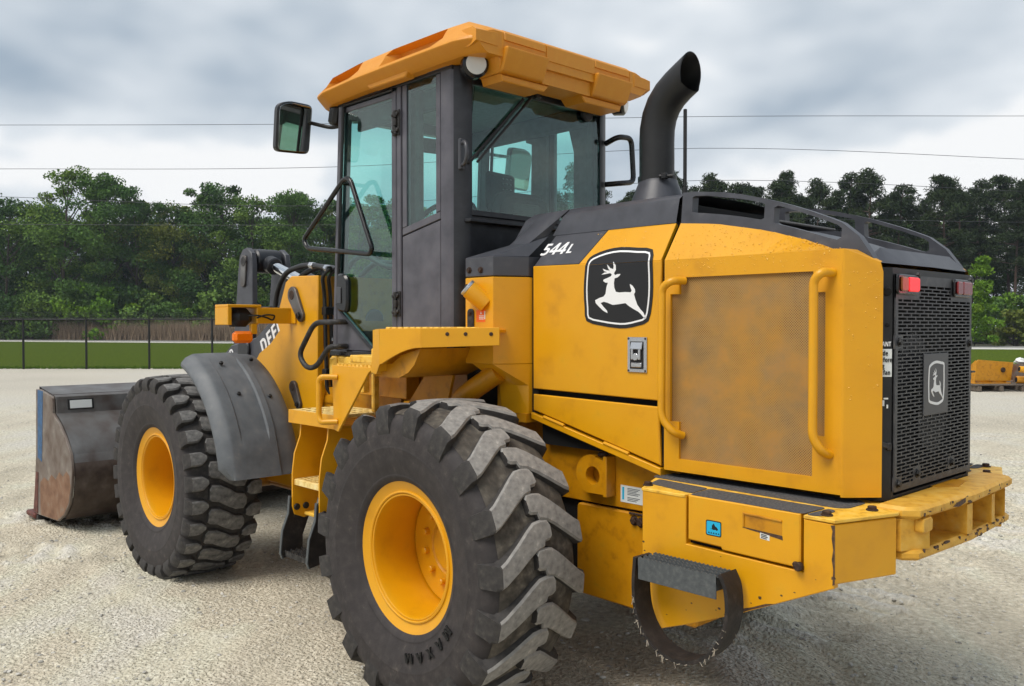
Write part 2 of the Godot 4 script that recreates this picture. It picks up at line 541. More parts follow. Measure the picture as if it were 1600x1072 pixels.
# ------------------------------------------------------------------ wheels
# points across the tyre: z, radius of the worn tread face, radius of the carcass below it
func tread_line(z: float) -> Vector2:
	var a := absf(z)
	var top := 0.738 - 0.012 * pow(a / 0.235, 2.0)
	return Vector2(top, 0.706 - 0.016 * pow(a / 0.235, 2.0))


# one lug: stations [z, low angle, high angle] over the tread, then down the shoulder if it reaches it
func lug_mesh(stations: Array, shoulder: float, flank := 0.105) -> MB:
	var mb := MB.new()
	var rows: Array = []
	for s in stations:
		var t := tread_line(s[0])
		rows.append([Vector2(t.x, s[0]), Vector2(t.y - 0.02, s[0]), s[1], s[2]])
	if shoulder != 0.0:
		var last: Array = stations[stations.size() - 1]
		var lo: float = last[1]
		var hi: float = last[2]
		rows.append([Vector2(0.700, 0.266 * shoulder), Vector2(0.66, 0.22 * shoulder), lo - 0.004, hi + 0.004])
		rows.append([Vector2(0.742 - flank, 0.2745 * shoulder), Vector2(0.60, 0.24 * shoulder), lo - 0.012, hi + 0.012])
		rows.append([Vector2(0.742 - flank - 0.035, 0.2655 * shoulder), Vector2(0.58, 0.24 * shoulder), lo - 0.01, hi + 0.01])
	var P := func(q: Vector2, a: float) -> Vector3: return Vector3(q.x * cos(a), q.x * sin(a), q.y)
	var sec: Array = []
	for i in rows.size():
		var r: Array = rows[i]
		var lo: float = r[2]
		var hi: float = r[3]
		var dr := 0.014
		var ring: Array = [P.call(r[1], lo - dr * 1.2)]
		ring.append(P.call(r[0] - Vector2(0.010 if i < stations.size() else 0.0, 0), lo - 0.002))
		ring.append(P.call(r[0], lo + 0.012))
		for k in range(1, 4):
			ring.append(P.call(r[0], lerpf(lo + 0.012, hi - 0.012, k / 4.0)))
		ring.append(P.call(r[0], hi - 0.012))
		ring.append(P.call(r[0] - Vector2(0.010 if i < stations.size() else 0.0, 0), hi + 0.002))
		ring.append(P.call(r[1], hi + dr * 1.2))
		sec.append(ring)
	for i in sec.size() - 1:
		for k in 8:
			var is_top := k >= 1 and k <= 6 and i < stations.size() - 1
			mb.surface(1 if is_top else 0)
			mb.quad(sec[i][k], sec[i][k + 1], sec[i + 1][k + 1], sec[i + 1][k])
	mb.surface(0)
	for e in [0, sec.size() - 1]:
		for k in range(1, 7):
			if e == 0:
				mb.tri(sec[e][0], sec[e][k + 1], sec[e][k])
			else:
				mb.tri(sec[e][0], sec[e][k], sec[e][k + 1])
		mb.tri(sec[e][0], sec[e][8], sec[e][7])
	return mb


func make_wheel(called: String, blocky: bool, machine: Node3D) -> Node3D:
	var w := holder(called, machine)
	# carcass
	var t := MB.new()
	var prof: Array = []
	var half := [[0.352, 0.200], [0.365, 0.222], [0.385, 0.232], [0.392, 0.2345], [0.398, 0.232], [0.43, 0.246], [0.47, 0.258], [0.515, 0.2655], [0.520, 0.2685], [0.528, 0.2685], [0.533, 0.2665], [0.575, 0.268], [0.61, 0.2645], [0.632, 0.2595], [0.655, 0.247], [0.674, 0.228], [0.687, 0.20], [0.697, 0.14], [0.703, 0.07]]
	for q in half:
		prof.append(Vector2(q[0], q[1]))
	prof.append(Vector2(0.704, 0))
	for i in range(half.size() - 1, -1, -1):
		prof.append(Vector2(half[i][0], -half[i][1]))
	t.lathe(prof, Transform3D(), 96)
	part("tyre", t, "rubber", w, 50.0)
	var tb := MB.new()
	tb.lathe([Vector2(0.678, 0.226), Vector2(0.690, 0.200), Vector2(0.700, 0.14), Vector2(0.706, 0.07), Vector2(0.707, 0.0), Vector2(0.706, -0.07), Vector2(0.700, -0.14), Vector2(0.690, -0.200), Vector2(0.678, -0.226)], Transform3D(), 96)
	part("tread_base", tb, "groove_dust" if not blocky else "tread_side", w, 50.0)
	# tread
	var lugs: Array = []
	if blocky:
		lugs.append([lug_mesh([[-0.132, -0.100, -0.02], [-0.116, -0.135, 0.01], [-0.06, -0.130, 0.022], [-0.02, -0.105, 0.060], [0.02, -0.075, 0.090], [0.06, -0.040, 0.118], [0.116, -0.025, 0.122], [0.132, 0.0, 0.085]], 0.0), 0.0])
		lugs.append([lug_mesh([[0.138, -0.015, 0.03], [0.172, -0.060, 0.062], [0.20, -0.066, 0.064], [0.248, -0.064, 0.062]], 1.0, 0.075), -0.072])
		lugs.append([lug_mesh([[-0.248, -0.062, 0.064], [-0.20, -0.064, 0.066], [-0.172, -0.062, 0.060], [-0.138, -0.03, 0.015]], 0.0), 0.05])
	else:
		var left := [[-0.050, 0.158, 0.240], [-0.038, 0.145, 0.266], [-0.004, 0.140, 0.268], [0.002, 0.108, 0.268], [0.045, 0.094, 0.260], [0.085, 0.062, 0.224], [0.15, 0.0, 0.154], [0.22, -0.064, 0.078], [0.247, -0.080, 0.056]]
		lugs.append([lug_mesh(left, 1.0, 0.125), 0.0])
		var right: Array = []
		for s in left:
			right.append([-s[0], s[1], s[2]])
		lugs.append([lug_mesh(right, -1.0, 0.125), PI / 19.0])
	var count := 28 if blocky else 19
	var rng := RandomNumberGenerator.new()
	rng.seed = 77
	for l in lugs:
		var mesh: ArrayMesh = l[0].finish(40.0)
		mesh.surface_set_material(0, M["tread_side"])
		if mesh.get_surface_count() > 1:
			mesh.surface_set_material(1, M["block_top" if blocky else "tread_top"])
		for k in count:
			var o := MeshInstance3D.new()
			o.mesh = mesh
			o.name = numbered("tread_lug", w)
			w.add_child(o, true)
			o.rotation.z = TAU * k / count + l[1] + rng.randf_range(-0.004, 0.004)
	# rim: lip, gutter ring, barrel, disc
	var r := MB.new()
	r.lathe([Vector2(0.350, 0.170), Vector2(0.362, 0.196), Vector2(0.3672, 0.207), Vector2(0.3665, 0.2125), Vector2(0.362, 0.2135), Vector2(0.345, 0.206), Vector2(0.325, 0.196), Vector2(0.3135, 0.195), Vector2(0.311, 0.201), Vector2(0.305, 0.203), Vector2(0.301, 0.200), Vector2(0.299, 0.193), Vector2(0.296, 0.196), Vector2(0.290, 0.196), Vector2(0.286, 0.188), Vector2(0.284, 0.160), Vector2(0.284, 0.02), Vector2(0.292, -0.03), Vector2(0.292, -0.12), Vector2(0.325, -0.18), Vector2(0.362, -0.207), Vector2(0.350, -0.16), Vector2(0.33, 0.0), Vector2(0.350, 0.170)], Transform3D(), 72)
	part("rim", r, "yellow_paint", w, 32.0)
	var dz := -0.065
	var d := MB.new()
	d.lathe([Vector2(0.0, dz - 0.02), Vector2(0.135, dz - 0.02), Vector2(0.150, dz), Vector2(0.285, dz + 0.004), Vector2(0.291, dz - 0.02)], Transform3D(), 48)
	part("wheel_disc", d, "yellow_paint", w)
	var h := MB.new()
	h.lathe([Vector2(0.0, dz + 0.012), Vector2(0.118, dz + 0.012), Vector2(0.126, dz + 0.004), Vector2(0.126, dz - 0.02)], Transform3D(), 40)
	part("hub_cover", h, "yellow_paint", w)
	for k in 12:
		var a := TAU * (k + 0.3) / 12
		var bm := MB.new()
		var p := Vector3(cos(a) * 0.187, sin(a) * 0.187, dz)
		bm.rod(p - Vector3(0, 0, 0.005), p + Vector3(0, 0, 0.03), 0.0165, 10, 0.004)
		part("wheel_bolt", bm, "yellow_paint", w)
	return w


# raised maker's lettering round the lower sidewall
func tyre_lettering(w: Node3D, words: String, r: float, mid_deg: float, step_deg: float) -> void:
	for i in words.length():
		var a := deg_to_rad(mid_deg + (i - (words.length() - 1) * 0.5) * step_deg)
		var up := Vector3(cos(a), sin(a), 0)
		var z := Vector3(0, 0, 1)
		# feet of the letters towards the rim side, heads towards the tread
		var xf := Transform3D(Basis(-up.cross(z) * -1.0, up, z), Vector3(cos(a) * r, sin(a) * r, 0.2640))
		if xf.basis.determinant() < 0:
			xf.basis.x = -xf.basis.x
		xf.basis = xf.basis * Basis.from_scale(Vector3(1.15, 1.0, 1.0))
		text("tyre_letter", words[i], "Droid Sans", true, 0.062, 0.008, "dark_print", w, xf)


# ------------------------------------------------------------------ loader: rear half
const K := 0.686   # lean of the hood's shoulder: z falls by K per metre of height


func shoulder_z(y: float) -> float:
	return 0.55 - (y - 2.087) * K


# lies flat on the hood side: below the crease on the wall, above it on the leaning shoulder; lift is how proud it stands
func on_hood(x: float, y: float, lift: float) -> Vector3:
	if y <= 2.087:
		return Vector3(x, y, 0.55 + lift)
	var up := 2.087 + (y - 2.087) * 1.05
	return Vector3(x - (up - 2.087) * 0.35, up + lift * 0.56, shoulder_z(up) + lift * 0.83)


func decal(mb: MB, outline: Array, lift: float, thick: float) -> void:
	var whole := PackedVector2Array(outline)
	for half in [PackedVector2Array([Vector2(-3, 0), Vector2(5, 0), Vector2(5, 2.087), Vector2(-3, 2.087)]), PackedVector2Array([Vector2(-3, 2.087), Vector2(5, 2.087), Vector2(5, 4), Vector2(-3, 4)])]:
		for piece in Geometry2D.intersect_polygons(whole, half):
			if Geometry2D.is_polygon_clockwise(piece):
				piece.reverse()
			var ids := Geometry2D.triangulate_polygon(piece)
			for i in range(0, ids.size(), 3):
				var q: Array = []
				for k in 3:
					q.append(piece[ids[i + k]])
				if (q[1] - q[0]).cross(q[2] - q[0]) < 0:
					q.reverse()
				var add := 1e-4 if q[0].y + q[1].y + q[2].y > 3 * 2.087 else 0.0
				mb.tri(on_hood(q[0].x, q[0].y + add, lift), on_hood(q[1].x, q[1].y + add, lift), on_hood(q[2].x, q[2].y + add, lift))
			for i in piece.size():
				var a: Vector2 = piece[i]
				var b: Vector2 = piece[(i + 1) % piece.size()]
				mb.quad(on_hood(a.x, a.y, lift - thick), on_hood(b.x, b.y, lift - thick), on_hood(b.x, b.y, lift), on_hood(a.x, a.y, lift))


func grown(outline: Array, by: float) -> Array:
	var r := Geometry2D.offset_polygon(PackedVector2Array(outline), by, Geometry2D.JOIN_ROUND)
	return Array(r[0])


func ring_decal(mb: MB, outer: Array, inner: Array, lift: float, thick: float) -> void:
	for i in outer.size():
		var j := (i + 1) % outer.size()
		decal(mb, [outer[i], outer[j], inner[j], inner[i]], lift, thick)


func inset(outline: Array, by: float) -> Array:
	var n := outline.size()
	var out: Array = []
	var area := 0.0
	for i in n:
		area += outline[i].cross(outline[(i + 1) % n])
	var s := signf(area)
	for i in n:
		var e0: Vector2 = (outline[i] - outline[(i + n - 1) % n]).normalized()
		var e1: Vector2 = (outline[(i + 1) % n] - outline[i]).normalized()
		var m := Vector2(-e0.y - e1.y, e0.x + e1.x) * s
		out.append(outline[i] + m * by / maxf(0.4, 0.5 * m.length_squared()))
	return out


func smooth_closed(outline: Array, n := 3) -> Array:
	var out: Array = []
	var c := outline.size()
	for i in c:
		for k in n:
			out.append((outline[i] as Vector2).cubic_interpolate(outline[(i + 1) % c], outline[(i + c - 1) % c], outline[(i + 2) % c], float(k) / n))
	return out


func deer() -> Array:
	return v2([633, 2008, 648, 1999, 662, 1999, 653, 1976, 648, 1947, 635, 1934, 609, 1928, 583, 1918, 587, 1904, 604, 1890, 633, 1868, 660, 1856, 657, 1867, 635, 1886, 617, 1904, 637, 1910, 659, 1905, 692, 1894, 730, 1897, 768, 1901, 791, 1886, 814, 1874, 841, 1862, 857, 1851, 882, 1827, 885, 1834, 872, 1857, 855, 1872, 837, 1893, 826, 1918, 818, 1941, 825, 1950, 823, 1964, 809, 1980, 794, 1988, 797, 1974, 805, 1958, 799, 1950, 767, 1952, 730, 1951, 710, 1955, 701, 1975, 699, 1997, 703, 2018, 720, 2021, 733, 2029, 738, 2037, 718, 2036, 705, 2032, 699, 2042, 711, 2057, 709, 2079, 692, 2095, 698, 2075, 695, 2061, 677, 2066, 657, 2085, 663, 2067, 673, 2055, 652, 2058, 630, 2066, 639, 2054, 657, 2048, 641, 2047, 622, 2038, 648, 2040, 675, 2043, 686, 2038, 682, 2029, 663, 2022, 637, 2015], 0.001)


func shield() -> Array:
	return smooth_shield(v2([526, 2108, 558, 2134, 637, 2155, 724, 2162, 829, 2152, 913, 2139, 922, 2076, 926, 1972, 920, 1892, 900, 1818, 841, 1797, 768, 1785, 704, 1787, 615, 1798, 527, 1819, 515, 1881, 509, 1968, 515, 2054], 0.001))


func smooth_shield(p: Array) -> Array:
	return smooth_closed(p, 2)


func hood_outline(x: float) -> Array:
	# half section (z, y) of the rear hood top at x, from the crease inwards
	var t := clampf((x - 0.98) / 0.90, 0.0, 1.0)
	var edge := [[0.0, 2.262], [0.22, 2.246], [0.5, 2.200], [0.7, 2.148], [0.82, 2.104], [1.0, 2.046]]
	var y := 2.262
	for i in edge.size() - 1:
		if t >= edge[i][0]:
			y = lerpf(edge[i][1], edge[i + 1][1], (t - edge[i][0]) / (edge[i + 1][0] - edge[i][0]))
	return [y]


func hood(machine: Node3D) -> void:
	var h := holder("engine_hood", machine)
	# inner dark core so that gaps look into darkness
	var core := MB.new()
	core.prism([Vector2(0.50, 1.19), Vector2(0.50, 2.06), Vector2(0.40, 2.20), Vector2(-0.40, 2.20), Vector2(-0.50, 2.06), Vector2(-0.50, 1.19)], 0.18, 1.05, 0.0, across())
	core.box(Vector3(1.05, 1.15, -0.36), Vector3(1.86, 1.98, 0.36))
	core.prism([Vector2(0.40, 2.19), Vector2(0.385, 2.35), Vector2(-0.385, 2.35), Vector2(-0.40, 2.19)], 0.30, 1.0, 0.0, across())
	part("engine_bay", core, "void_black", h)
	# front hood top
	for s: float in [1.0, -1.0]:
		var mir := Transform3D(Basis.from_scale(Vector3(1, 1, s)), Vector3.ZERO)
		var name_door := "access_door"
		# access door: wall and leaning shoulder as one bent sheet, with the charcoal band above the sticker line
		var door := MB.new()
		door.prism(v2([0.160, 1.475, 0.955, 1.462, 0.970, 2.087, 0.158, 2.100]), 0.53, 0.55, 0.004, mir)
		part(name_door, door, "yellow_paint", h)
		var sh := MB.new()
		var lift := Transform3D(Basis(Vector3(1, 0, 0), Vector3(0, 0.8246, -0.5657), Vector3(0, 0.5657, 0.8246)), Vector3(0, 2.087, 0.55))
		# local y runs up the shoulder
		sh.prism(v2([0.470, 0.012, 0.967, 0.0, 0.962, 0.213, 0.562, 0.219]), -0.02, 0.0, 0.002, mir * lift)
		part("door_shoulder", sh, "yellow_paint", h)
		var low := MB.new()
		low.prism(v2([0.160, 1.365, 0.160, 1.447, 0.955, 1.434, 0.968, 1.172]), 0.53, 0.55, 0.005, mir)
		part("lower_door", low, "yellow_paint", h)
		var band := MB.new()
		band.prism(v2([0.156, 0.018, 0.466, 0.014, 0.558, 0.222, 0.961, 0.216, 0.955, 0.232, 0.21, 0.232]), -0.022, -0.0005, 0.002, mir * lift)
		part("door_band", band, "charcoal", h)
		var top := MB.new()
		var z1 := 0.432
		top.loft([[Vector3(0.185, 2.262, z1 * s), Vector3(0.235, 2.36, 0.405 * s), Vector3(0.25, 2.40, 0.365 * s), Vector3(0.25, 2.405, 0.2 * s), Vector3(0.25, 2.406, 0.0)], [Vector3(0.962, 2.264, z1 * s), Vector3(0.962, 2.375, 0.405 * s), Vector3(0.962, 2.40, 0.37 * s), Vector3(0.962, 2.408, 0.2 * s), Vector3(0.962, 2.41, 0.0)]], false)
		part("hood_top", top, "charcoal", h, 50.0)
	# bottom ledge with hinges
	for s: float in [1.0, -1.0]:
		var mir := Transform3D(Basis.from_scale(Vector3(1, 1, s)), Vector3.ZERO)
		var ledge := MB.new()
		ledge.prism(v2([0.15, 1.352, 0.972, 1.160, 0.972, 1.128, 0.15, 1.320]), 0.44, 0.556, 0.003, mir)
		part("door_ledge", ledge, "yellow_paint", h)
		for q in [[0.24, 0.38], [0.64, 0.79]]:
			var hinge := MB.new()
			var yy := func(x: float) -> float: return 1.352 - (x - 0.15) * 0.2336 + 0.004
			hinge.rod(Vector3(q[0], yy.call(q[0]), 0.552 * s), Vector3(q[1], yy.call(q[1]), 0.552 * s), 0.009, 8)
			part("hinge", hinge, "yellow_paint", h)
	# rear body: side wall, facet, shoulder
	for s: float in [1.0, -1.0]:
		var mir := Transform3D(Basis.from_scale(Vector3(1, 1, s)), Vector3.ZERO)
		var wall := MB.new()
		# frame round the screen opening, butted bars
		wall.prism(v2([0.988, 1.158, 1.808, 1.158, 1.808, 1.214, 0.988, 1.214]), 0.535, 0.55, 0.0, mir)
		wall.prism(v2([0.988, 2.007, 1.808, 2.007, 1.815, 2.087, 0.988, 2.087]), 0.535, 0.55, 0.0, mir)
		wall.prism(v2([0.988, 1.214, 1.020, 1.214, 1.020, 2.007, 0.988, 2.007]), 0.535, 0.55, 0.0, mir)
		wall.prism(v2([1.743, 1.214, 1.808, 1.214, 1.808, 2.007, 1.743, 2.007]), 0.535, 0.55, 0.0, mir)
		wall.prism(v2([1.020, 1.214, 1.068, 1.214, 1.068, 1.376, 1.020, 1.376]), 0.535, 0.55, 0.0, mir)
		wall.prism(v2([1.020, 1.935, 1.068, 1.935, 1.068, 2.007, 1.020, 2.007]), 0.535, 0.55, 0.0, mir)
		wall.prism(v2([1.693, 1.214, 1.743, 1.214, 1.743, 1.374, 1.693, 1.374]), 0.535, 0.55, 0.0, mir)
		wall.prism(v2([1.693, 1.926, 1.743, 1.926, 1.743, 2.007, 1.693, 2.007]), 0.535, 0.55, 0.0, mir)
		# corner facet: a bent sheet running to the rear
		wall.prism([Vector2(1.808, 0.55), Vector2(1.822, 0.545), Vector2(1.915, 0.438), Vector2(1.900, 0.43), Vector2(1.81, 0.532), Vector2(1.808, 0.535)], 1.150, 2.0, 0.0, mir * flat())
		wall.quad(Vector3(1.815, 2.087, 0.55 * s), Vector3(1.822, 2.0, 0.545 * s), Vector3(1.915, 2.0, 0.438 * s), Vector3(1.905, 2.036, 0.438 * s))
		wall.tri(Vector3(1.808, 2.0, 0.55 * s), Vector3(1.822, 2.0, 0.545 * s), Vector3(1.815, 2.087, 0.55 * s))
		part("rear_side_panel", wall, "yellow_paint", h)
		var shl := MB.new()
		var rows: Array = []
		for k in 13:
			var x := lerpf(0.988, 1.80, k / 12.0)
			rows.append([Vector3(x, 2.087, 0.55 * s), Vector3(x, hood_outline(x)[0], 0.43 * s)])
		rows.append([Vector3(1.815, 2.087, 0.55 * s), Vector3(1.82, 2.088, 0.43 * s)])
		rows.append([Vector3(1.905, 2.036, 0.438 * s), Vector3(1.905, 2.040, 0.425 * s)])
		shl.loft(rows, false)
		part("rear_shoulder", shl, "yellow_paint", h, 12.0)
		var scr := MeshInstance3D.new()
		var qm := QuadMesh.new()
		qm.size = Vector2(0.76, 0.84)
		qm.material = M["perforated_sheet"]
		scr.mesh = qm
		scr.name = numbered("perforated_screen", h)
		h.add_child(scr, true)
		scr.position = Vector3(1.38, 1.61, 0.5375 * s)
		if s < 0:
			scr.rotation.y = PI
		var back := MB.new()
		back.box(Vector3(1.0, 1.19, 0.515 * s), Vector3(1.76, 2.03, 0.531 * s))
		part("dusty_filter", back, "screen_dust", h)
		# rail along the top, cut by two long openings
		rail(h, s)
		for q in [[1.095, 1.020, 1.992, 1.935, 1.390, 1.318, 1.088], [1.772, 1.727, 1.998, 1.951, 1.372, 1.306, 1.764]]:
			var gb := MB.new()
			var zo := 0.612 * s
			var path := rounded([Vector3(q[0], q[2], 0.548 * s), Vector3(lerpf(q[0], q[1], 0.35), q[2], zo), Vector3(q[1], q[2] - 0.03, zo), Vector3(q[1], q[4], zo), Vector3(lerpf(q[1], q[6], 0.75), q[5] + 0.015, zo * 0.97), Vector3(q[6], q[5], 0.548 * s)], 0.045)
			gb.tube(path, 0.0175, 12)
			part("grab_handle", gb, "yellow_paint", h, 60.0)
	# top deck between the rails
	var deck := MB.new()
	var prev: Array = []
	for k in 11:
		var x := lerpf(0.988, 1.84, k / 10.0)
		var y: float = hood_outline(x)[0] - 0.012
		var row: Array = []
		for z: float in [0.43, 0.40, 0.2, 0.0, -0.2, -0.40, -0.43]:
			row.append(Vector3(x, y + 0.028 * (1.0 - pow(absf(z) / 0.43, 2.0)) * 1.0, z))
		if prev.size():
			deck.loft([prev, row], false)
		prev = row
	var lip: Array = []
	for z: float in [0.425, 0.38, 0.2, 0.0, -0.2, -0.38, -0.425]:
		lip.append(Vector3(1.905 + 0.02 * (1.0 - absf(z) / 0.43), 2.035, z))
	var lip0: Array = []
	for z: float in [0.425, 0.345, 0.2, 0.0, -0.2, -0.345, -0.425]:
		lip0.append(Vector3(1.86, 2.10 if absf(z) < 0.40 else 2.05, z))
	deck.loft([prev, lip0, lip], false)
	part("rear_deck", deck, "charcoal", h, 25.0)
	var plate := MB.new()
	plate.block(Transform3D(Basis(Vector3(0, 0, 1), -0.06), Vector3(1.20, 2.262, 0.0)), Vector3(0.34, 0.012, 0.56), 0.004)
	part("deck_hatch", plate, "worn_steel", h)
	var seam := MB.new()
	for s: float in [1.0, -1.0]:
		seam.prism(v2([0.962, 1.17, 0.990, 1.17, 0.990, 2.087, 0.962, 2.087]), 0.50, 0.53, 0.0, Transform3D(Basis.from_scale(Vector3(1, 1, s)), Vector3.ZERO))
	part("seam_seal", seam, "void_black", h)
	# logo on the door: bordered shield, white line, leaping deer
	var base := MB.new()
	decal(base, shield(), 0.0025, 0.003)
	part("logo_shield", base, "decal_black", h)
	var line := MB.new()
	ring_decal(line, inset(shield(), 0.0165), inset(shield(), 0.0245), 0.0035, 0.0012)
	part("logo_line", line, "white_print", h)
	var leap := MB.new()
	decal(leap, deer(), 0.0035, 0.0012)
	part("logo_deer", leap, "white_print", h)
	# model number, slanted, on the charcoal band
	var sh_b := Basis(Vector3(1, 0, 0), Vector3(0.20, 0.81, -0.556), Vector3(0, 0.5657, 0.8246))
	text("model_number", "544", "Droid Sans", true, 0.098, 0.002, "white_print", h, Transform3D(sh_b * Basis.from_scale(Vector3(1.06, 1.06, 1.0)), Vector3(0.250, 2.186, 0.4835)))
	text("model_number", "L", "Droid Sans", true, 0.080, 0.002, "white_print", h, Transform3D(sh_b, Vector3(0.362, 2.1805, 0.4875)))
	# paddle latch
	var lt := MB.new()
	lt.prism(v2([0.783, 1.584, 0.894, 1.584, 0.894, 1.745, 0.783, 1.745]), 0.551, 0.557, 0.002)
	part("latch_plate", lt, "bright_steel", h)
	var cup := MB.new()
	cup.prism(v2([0.800, 1.600, 0.877, 1.600, 0.877, 1.725, 0.800, 1.725]), 0.5572, 0.5585, 0.0)
	part("latch_recess", cup, "black", h)
	var pad := MB.new()
	pad.block(Transform3D(Basis(Vector3(1, 0, 0), -0.25), Vector3(0.839, 1.705, 0.562)), Vector3(0.066, 0.035, 0.008), 0.003)
	pad.block(Transform3D(Basis(), Vector3(0.839, 1.618, 0.5615)), Vector3(0.06, 0.022, 0.008), 0.003)
	pad.rod(Vector3(0.839, 1.655, 0.556), Vector3(0.839, 1.655, 0.572), 0.017, 14, 0.002)
	pad.box(Vector3(0.812, 1.642, 0.558), Vector3(0.824, 1.69, 0.570), 0.002)
	pad.box(Vector3(0.854, 1.642, 0.558), Vector3(0.866, 1.69, 0.570), 0.002)
	part("latch_paddle", pad, "bright_steel", h)
	for q in [[0.790, 1.592], [0.887, 1.592], [0.790, 1.738], [0.887, 1.738]]:
		var rv := MB.new()
		rv.rod(Vector3(q[0], q[1], 0.556), Vector3(q[0], q[1], 0.560), 0.005, 8, 0.001)
		part("rivet", rv, "dark_steel", h)
	# rain drops left standing on the paint
	var drop := SphereMesh.new()
	drop.radius = 1.0
	drop.height = 2.0
	drop.radial_segments = 8
	drop.rings = 4
	drop.material = M["water_drop"]
	var mm := MultiMesh.new()
	mm.transform_format = MultiMesh.TRANSFORM_3D
	mm.mesh = drop
	mm.instance_count = 900
	var rng := RandomNumberGenerator.new()
	rng.seed = 91
	for i in 900:
		var sz := 0.0011 + 0.0024 * pow(rng.randf(), 3.0)
		var p: Vector3
		var nrm := Vector3(0, 0, 1)
		if i < 420:
			var x := rng.randf_range(1.0, 1.80)
			var t := rng.randf()
			var top: float = hood_outline(x)[0]
			p = Vector3(x, lerpf(2.09, top, t), lerpf(0.55, 0.43, t))
			nrm = Vector3(0, 0.12, top - 2.087).normalized()
		elif i < 640:
			p = Vector3(rng.randf_range(1.0, 1.80), 2.085 - 0.075 * pow(rng.randf(), 1.5), 0.55)
		elif i < 760:
			var t := rng.randf()
			p = Vector3(lerpf(1.822, 1.915, t), 2.0 - 0.5 * pow(rng.randf(), 1.6), lerpf(0.545, 0.438, t))
			nrm = Vector3(0.754, 0, 0.656)
		else:
			p = on_hood(rng.randf_range(0.55, 0.95), rng.randf_range(2.10, 2.24), 0.0)
			nrm = Vector3(0, 0.56, 0.83)
		var side := nrm.cross(Vector3.RIGHT).normalized() if absf(nrm.x) < 0.5 else nrm.cross(Vector3.UP).normalized()
		mm.set_instance_transform(i, Transform3D(Basis(side * sz, nrm * sz * 0.55, side.cross(nrm) * sz * -1.0), p))
	var drops := MultiMeshInstance3D.new()
	drops.multimesh = mm
	drops.name = "rain_drops"
	drops.set_meta("kind", "stuff")
	h.add_child(drops, true)
	# exhaust: cone, clamp, bent stack cut at a slant
	var e := holder("exhaust_stack", machine)
	var cone := MB.new()
	cone.lathe([Vector2(0.155, 2.39), Vector2(0.150, 2.42), Vector2(0.104, 2.535), Vector2(0.100, 2.552), Vector2(0.094, 2.552)], Transform3D(Basis(Vector3(1, 0, 0), Vector3(0, 0, -1), Vector3(0, 1, 0)), Vector3(0.53, 0, 0)), 32)
	part("exhaust_base", cone, "charcoal", e)
	var clamp := MB.new()
	clamp.lathe([Vector2(0.09, 2.545), Vector2(0.101, 2.545), Vector2(0.101, 2.572), Vector2(0.09, 2.572)], Transform3D(Basis(Vector3(1, 0, 0), Vector3(0, 0, -1), Vector3(0, 1, 0)), Vector3(0.525, 0, 0)), 32)
	clamp.rod(Vector3(0.60, 2.558, 0.085), Vector3(0.66, 2.558, 0.045), 0.010, 8, 0.002)
	clamp.block(Transform3D(Basis(), Vector3(0.625, 2.558, 0.07)), Vector3(0.03, 0.03, 0.03), 0.004)
	part("exhaust_clamp", clamp, "black", e)
	var pipe := MB.new()
	var axis: Array = [Vector3(0.522, 2.55, 0), Vector3(0.522, 2.66, 0), Vector3(0.521, 2.75, 0), Vector3(0.524, 2.82, 0), Vector3(0.538, 2.882, 0), Vector3(0.565, 2.938, 0), Vector3(0.605, 2.985, 0), Vector3(0.655, 3.022, 0), Vector3(0.705, 3.052, 0), Vector3(0.77, 3.090, 0)]
	var rings: Array = []
	var inner: Array = []
	for i in axis.size():
		var dd: Vector3 = (axis[mini(i + 1, axis.size() - 1)] - axis[maxi(i - 1, 0)]).normalized()
		var nn := Vector3(-dd.y, dd.x, 0)
		var ring: Array = []
		var ring2: Array = []
		for k in 32:
			var a := TAU * k / 32
			var off: Vector3 = (nn * cos(a) + Vector3(0, 0, 1) * sin(a))
			var cut := 0.0
			if i == axis.size() - 1:
				cut = 1.0
			var p: Vector3 = axis[i] + off * 0.091
			if cut > 0.0:
				p += dd * ((0.728 + 0.10 * (p.y - 3.06) - p.x) / dd.x)
			ring.append(p)
			ring2.append(p - off * 0.006)
		rings.append(ring)
		inner.append(ring2)
	pipe.loft(rings)
	inner.reverse()
	pipe.loft([rings[rings.size() - 1]] + inner)
	part("exhaust_pipe", pipe, "black", e, 50.0)
	var ant := MB.new()
	ant.rod(Vector3(0.70, 2.38, 0.0), Vector3(0.70, 2.50, 0.0), 0.014, 10, 0.002)
	ant.rod(Vector3(0.70, 2.50, 0.0), Vector3(0.70, 2.895, 0.0), 0.0095, 8, 0.002)
	part("antenna", ant, "black", machine)


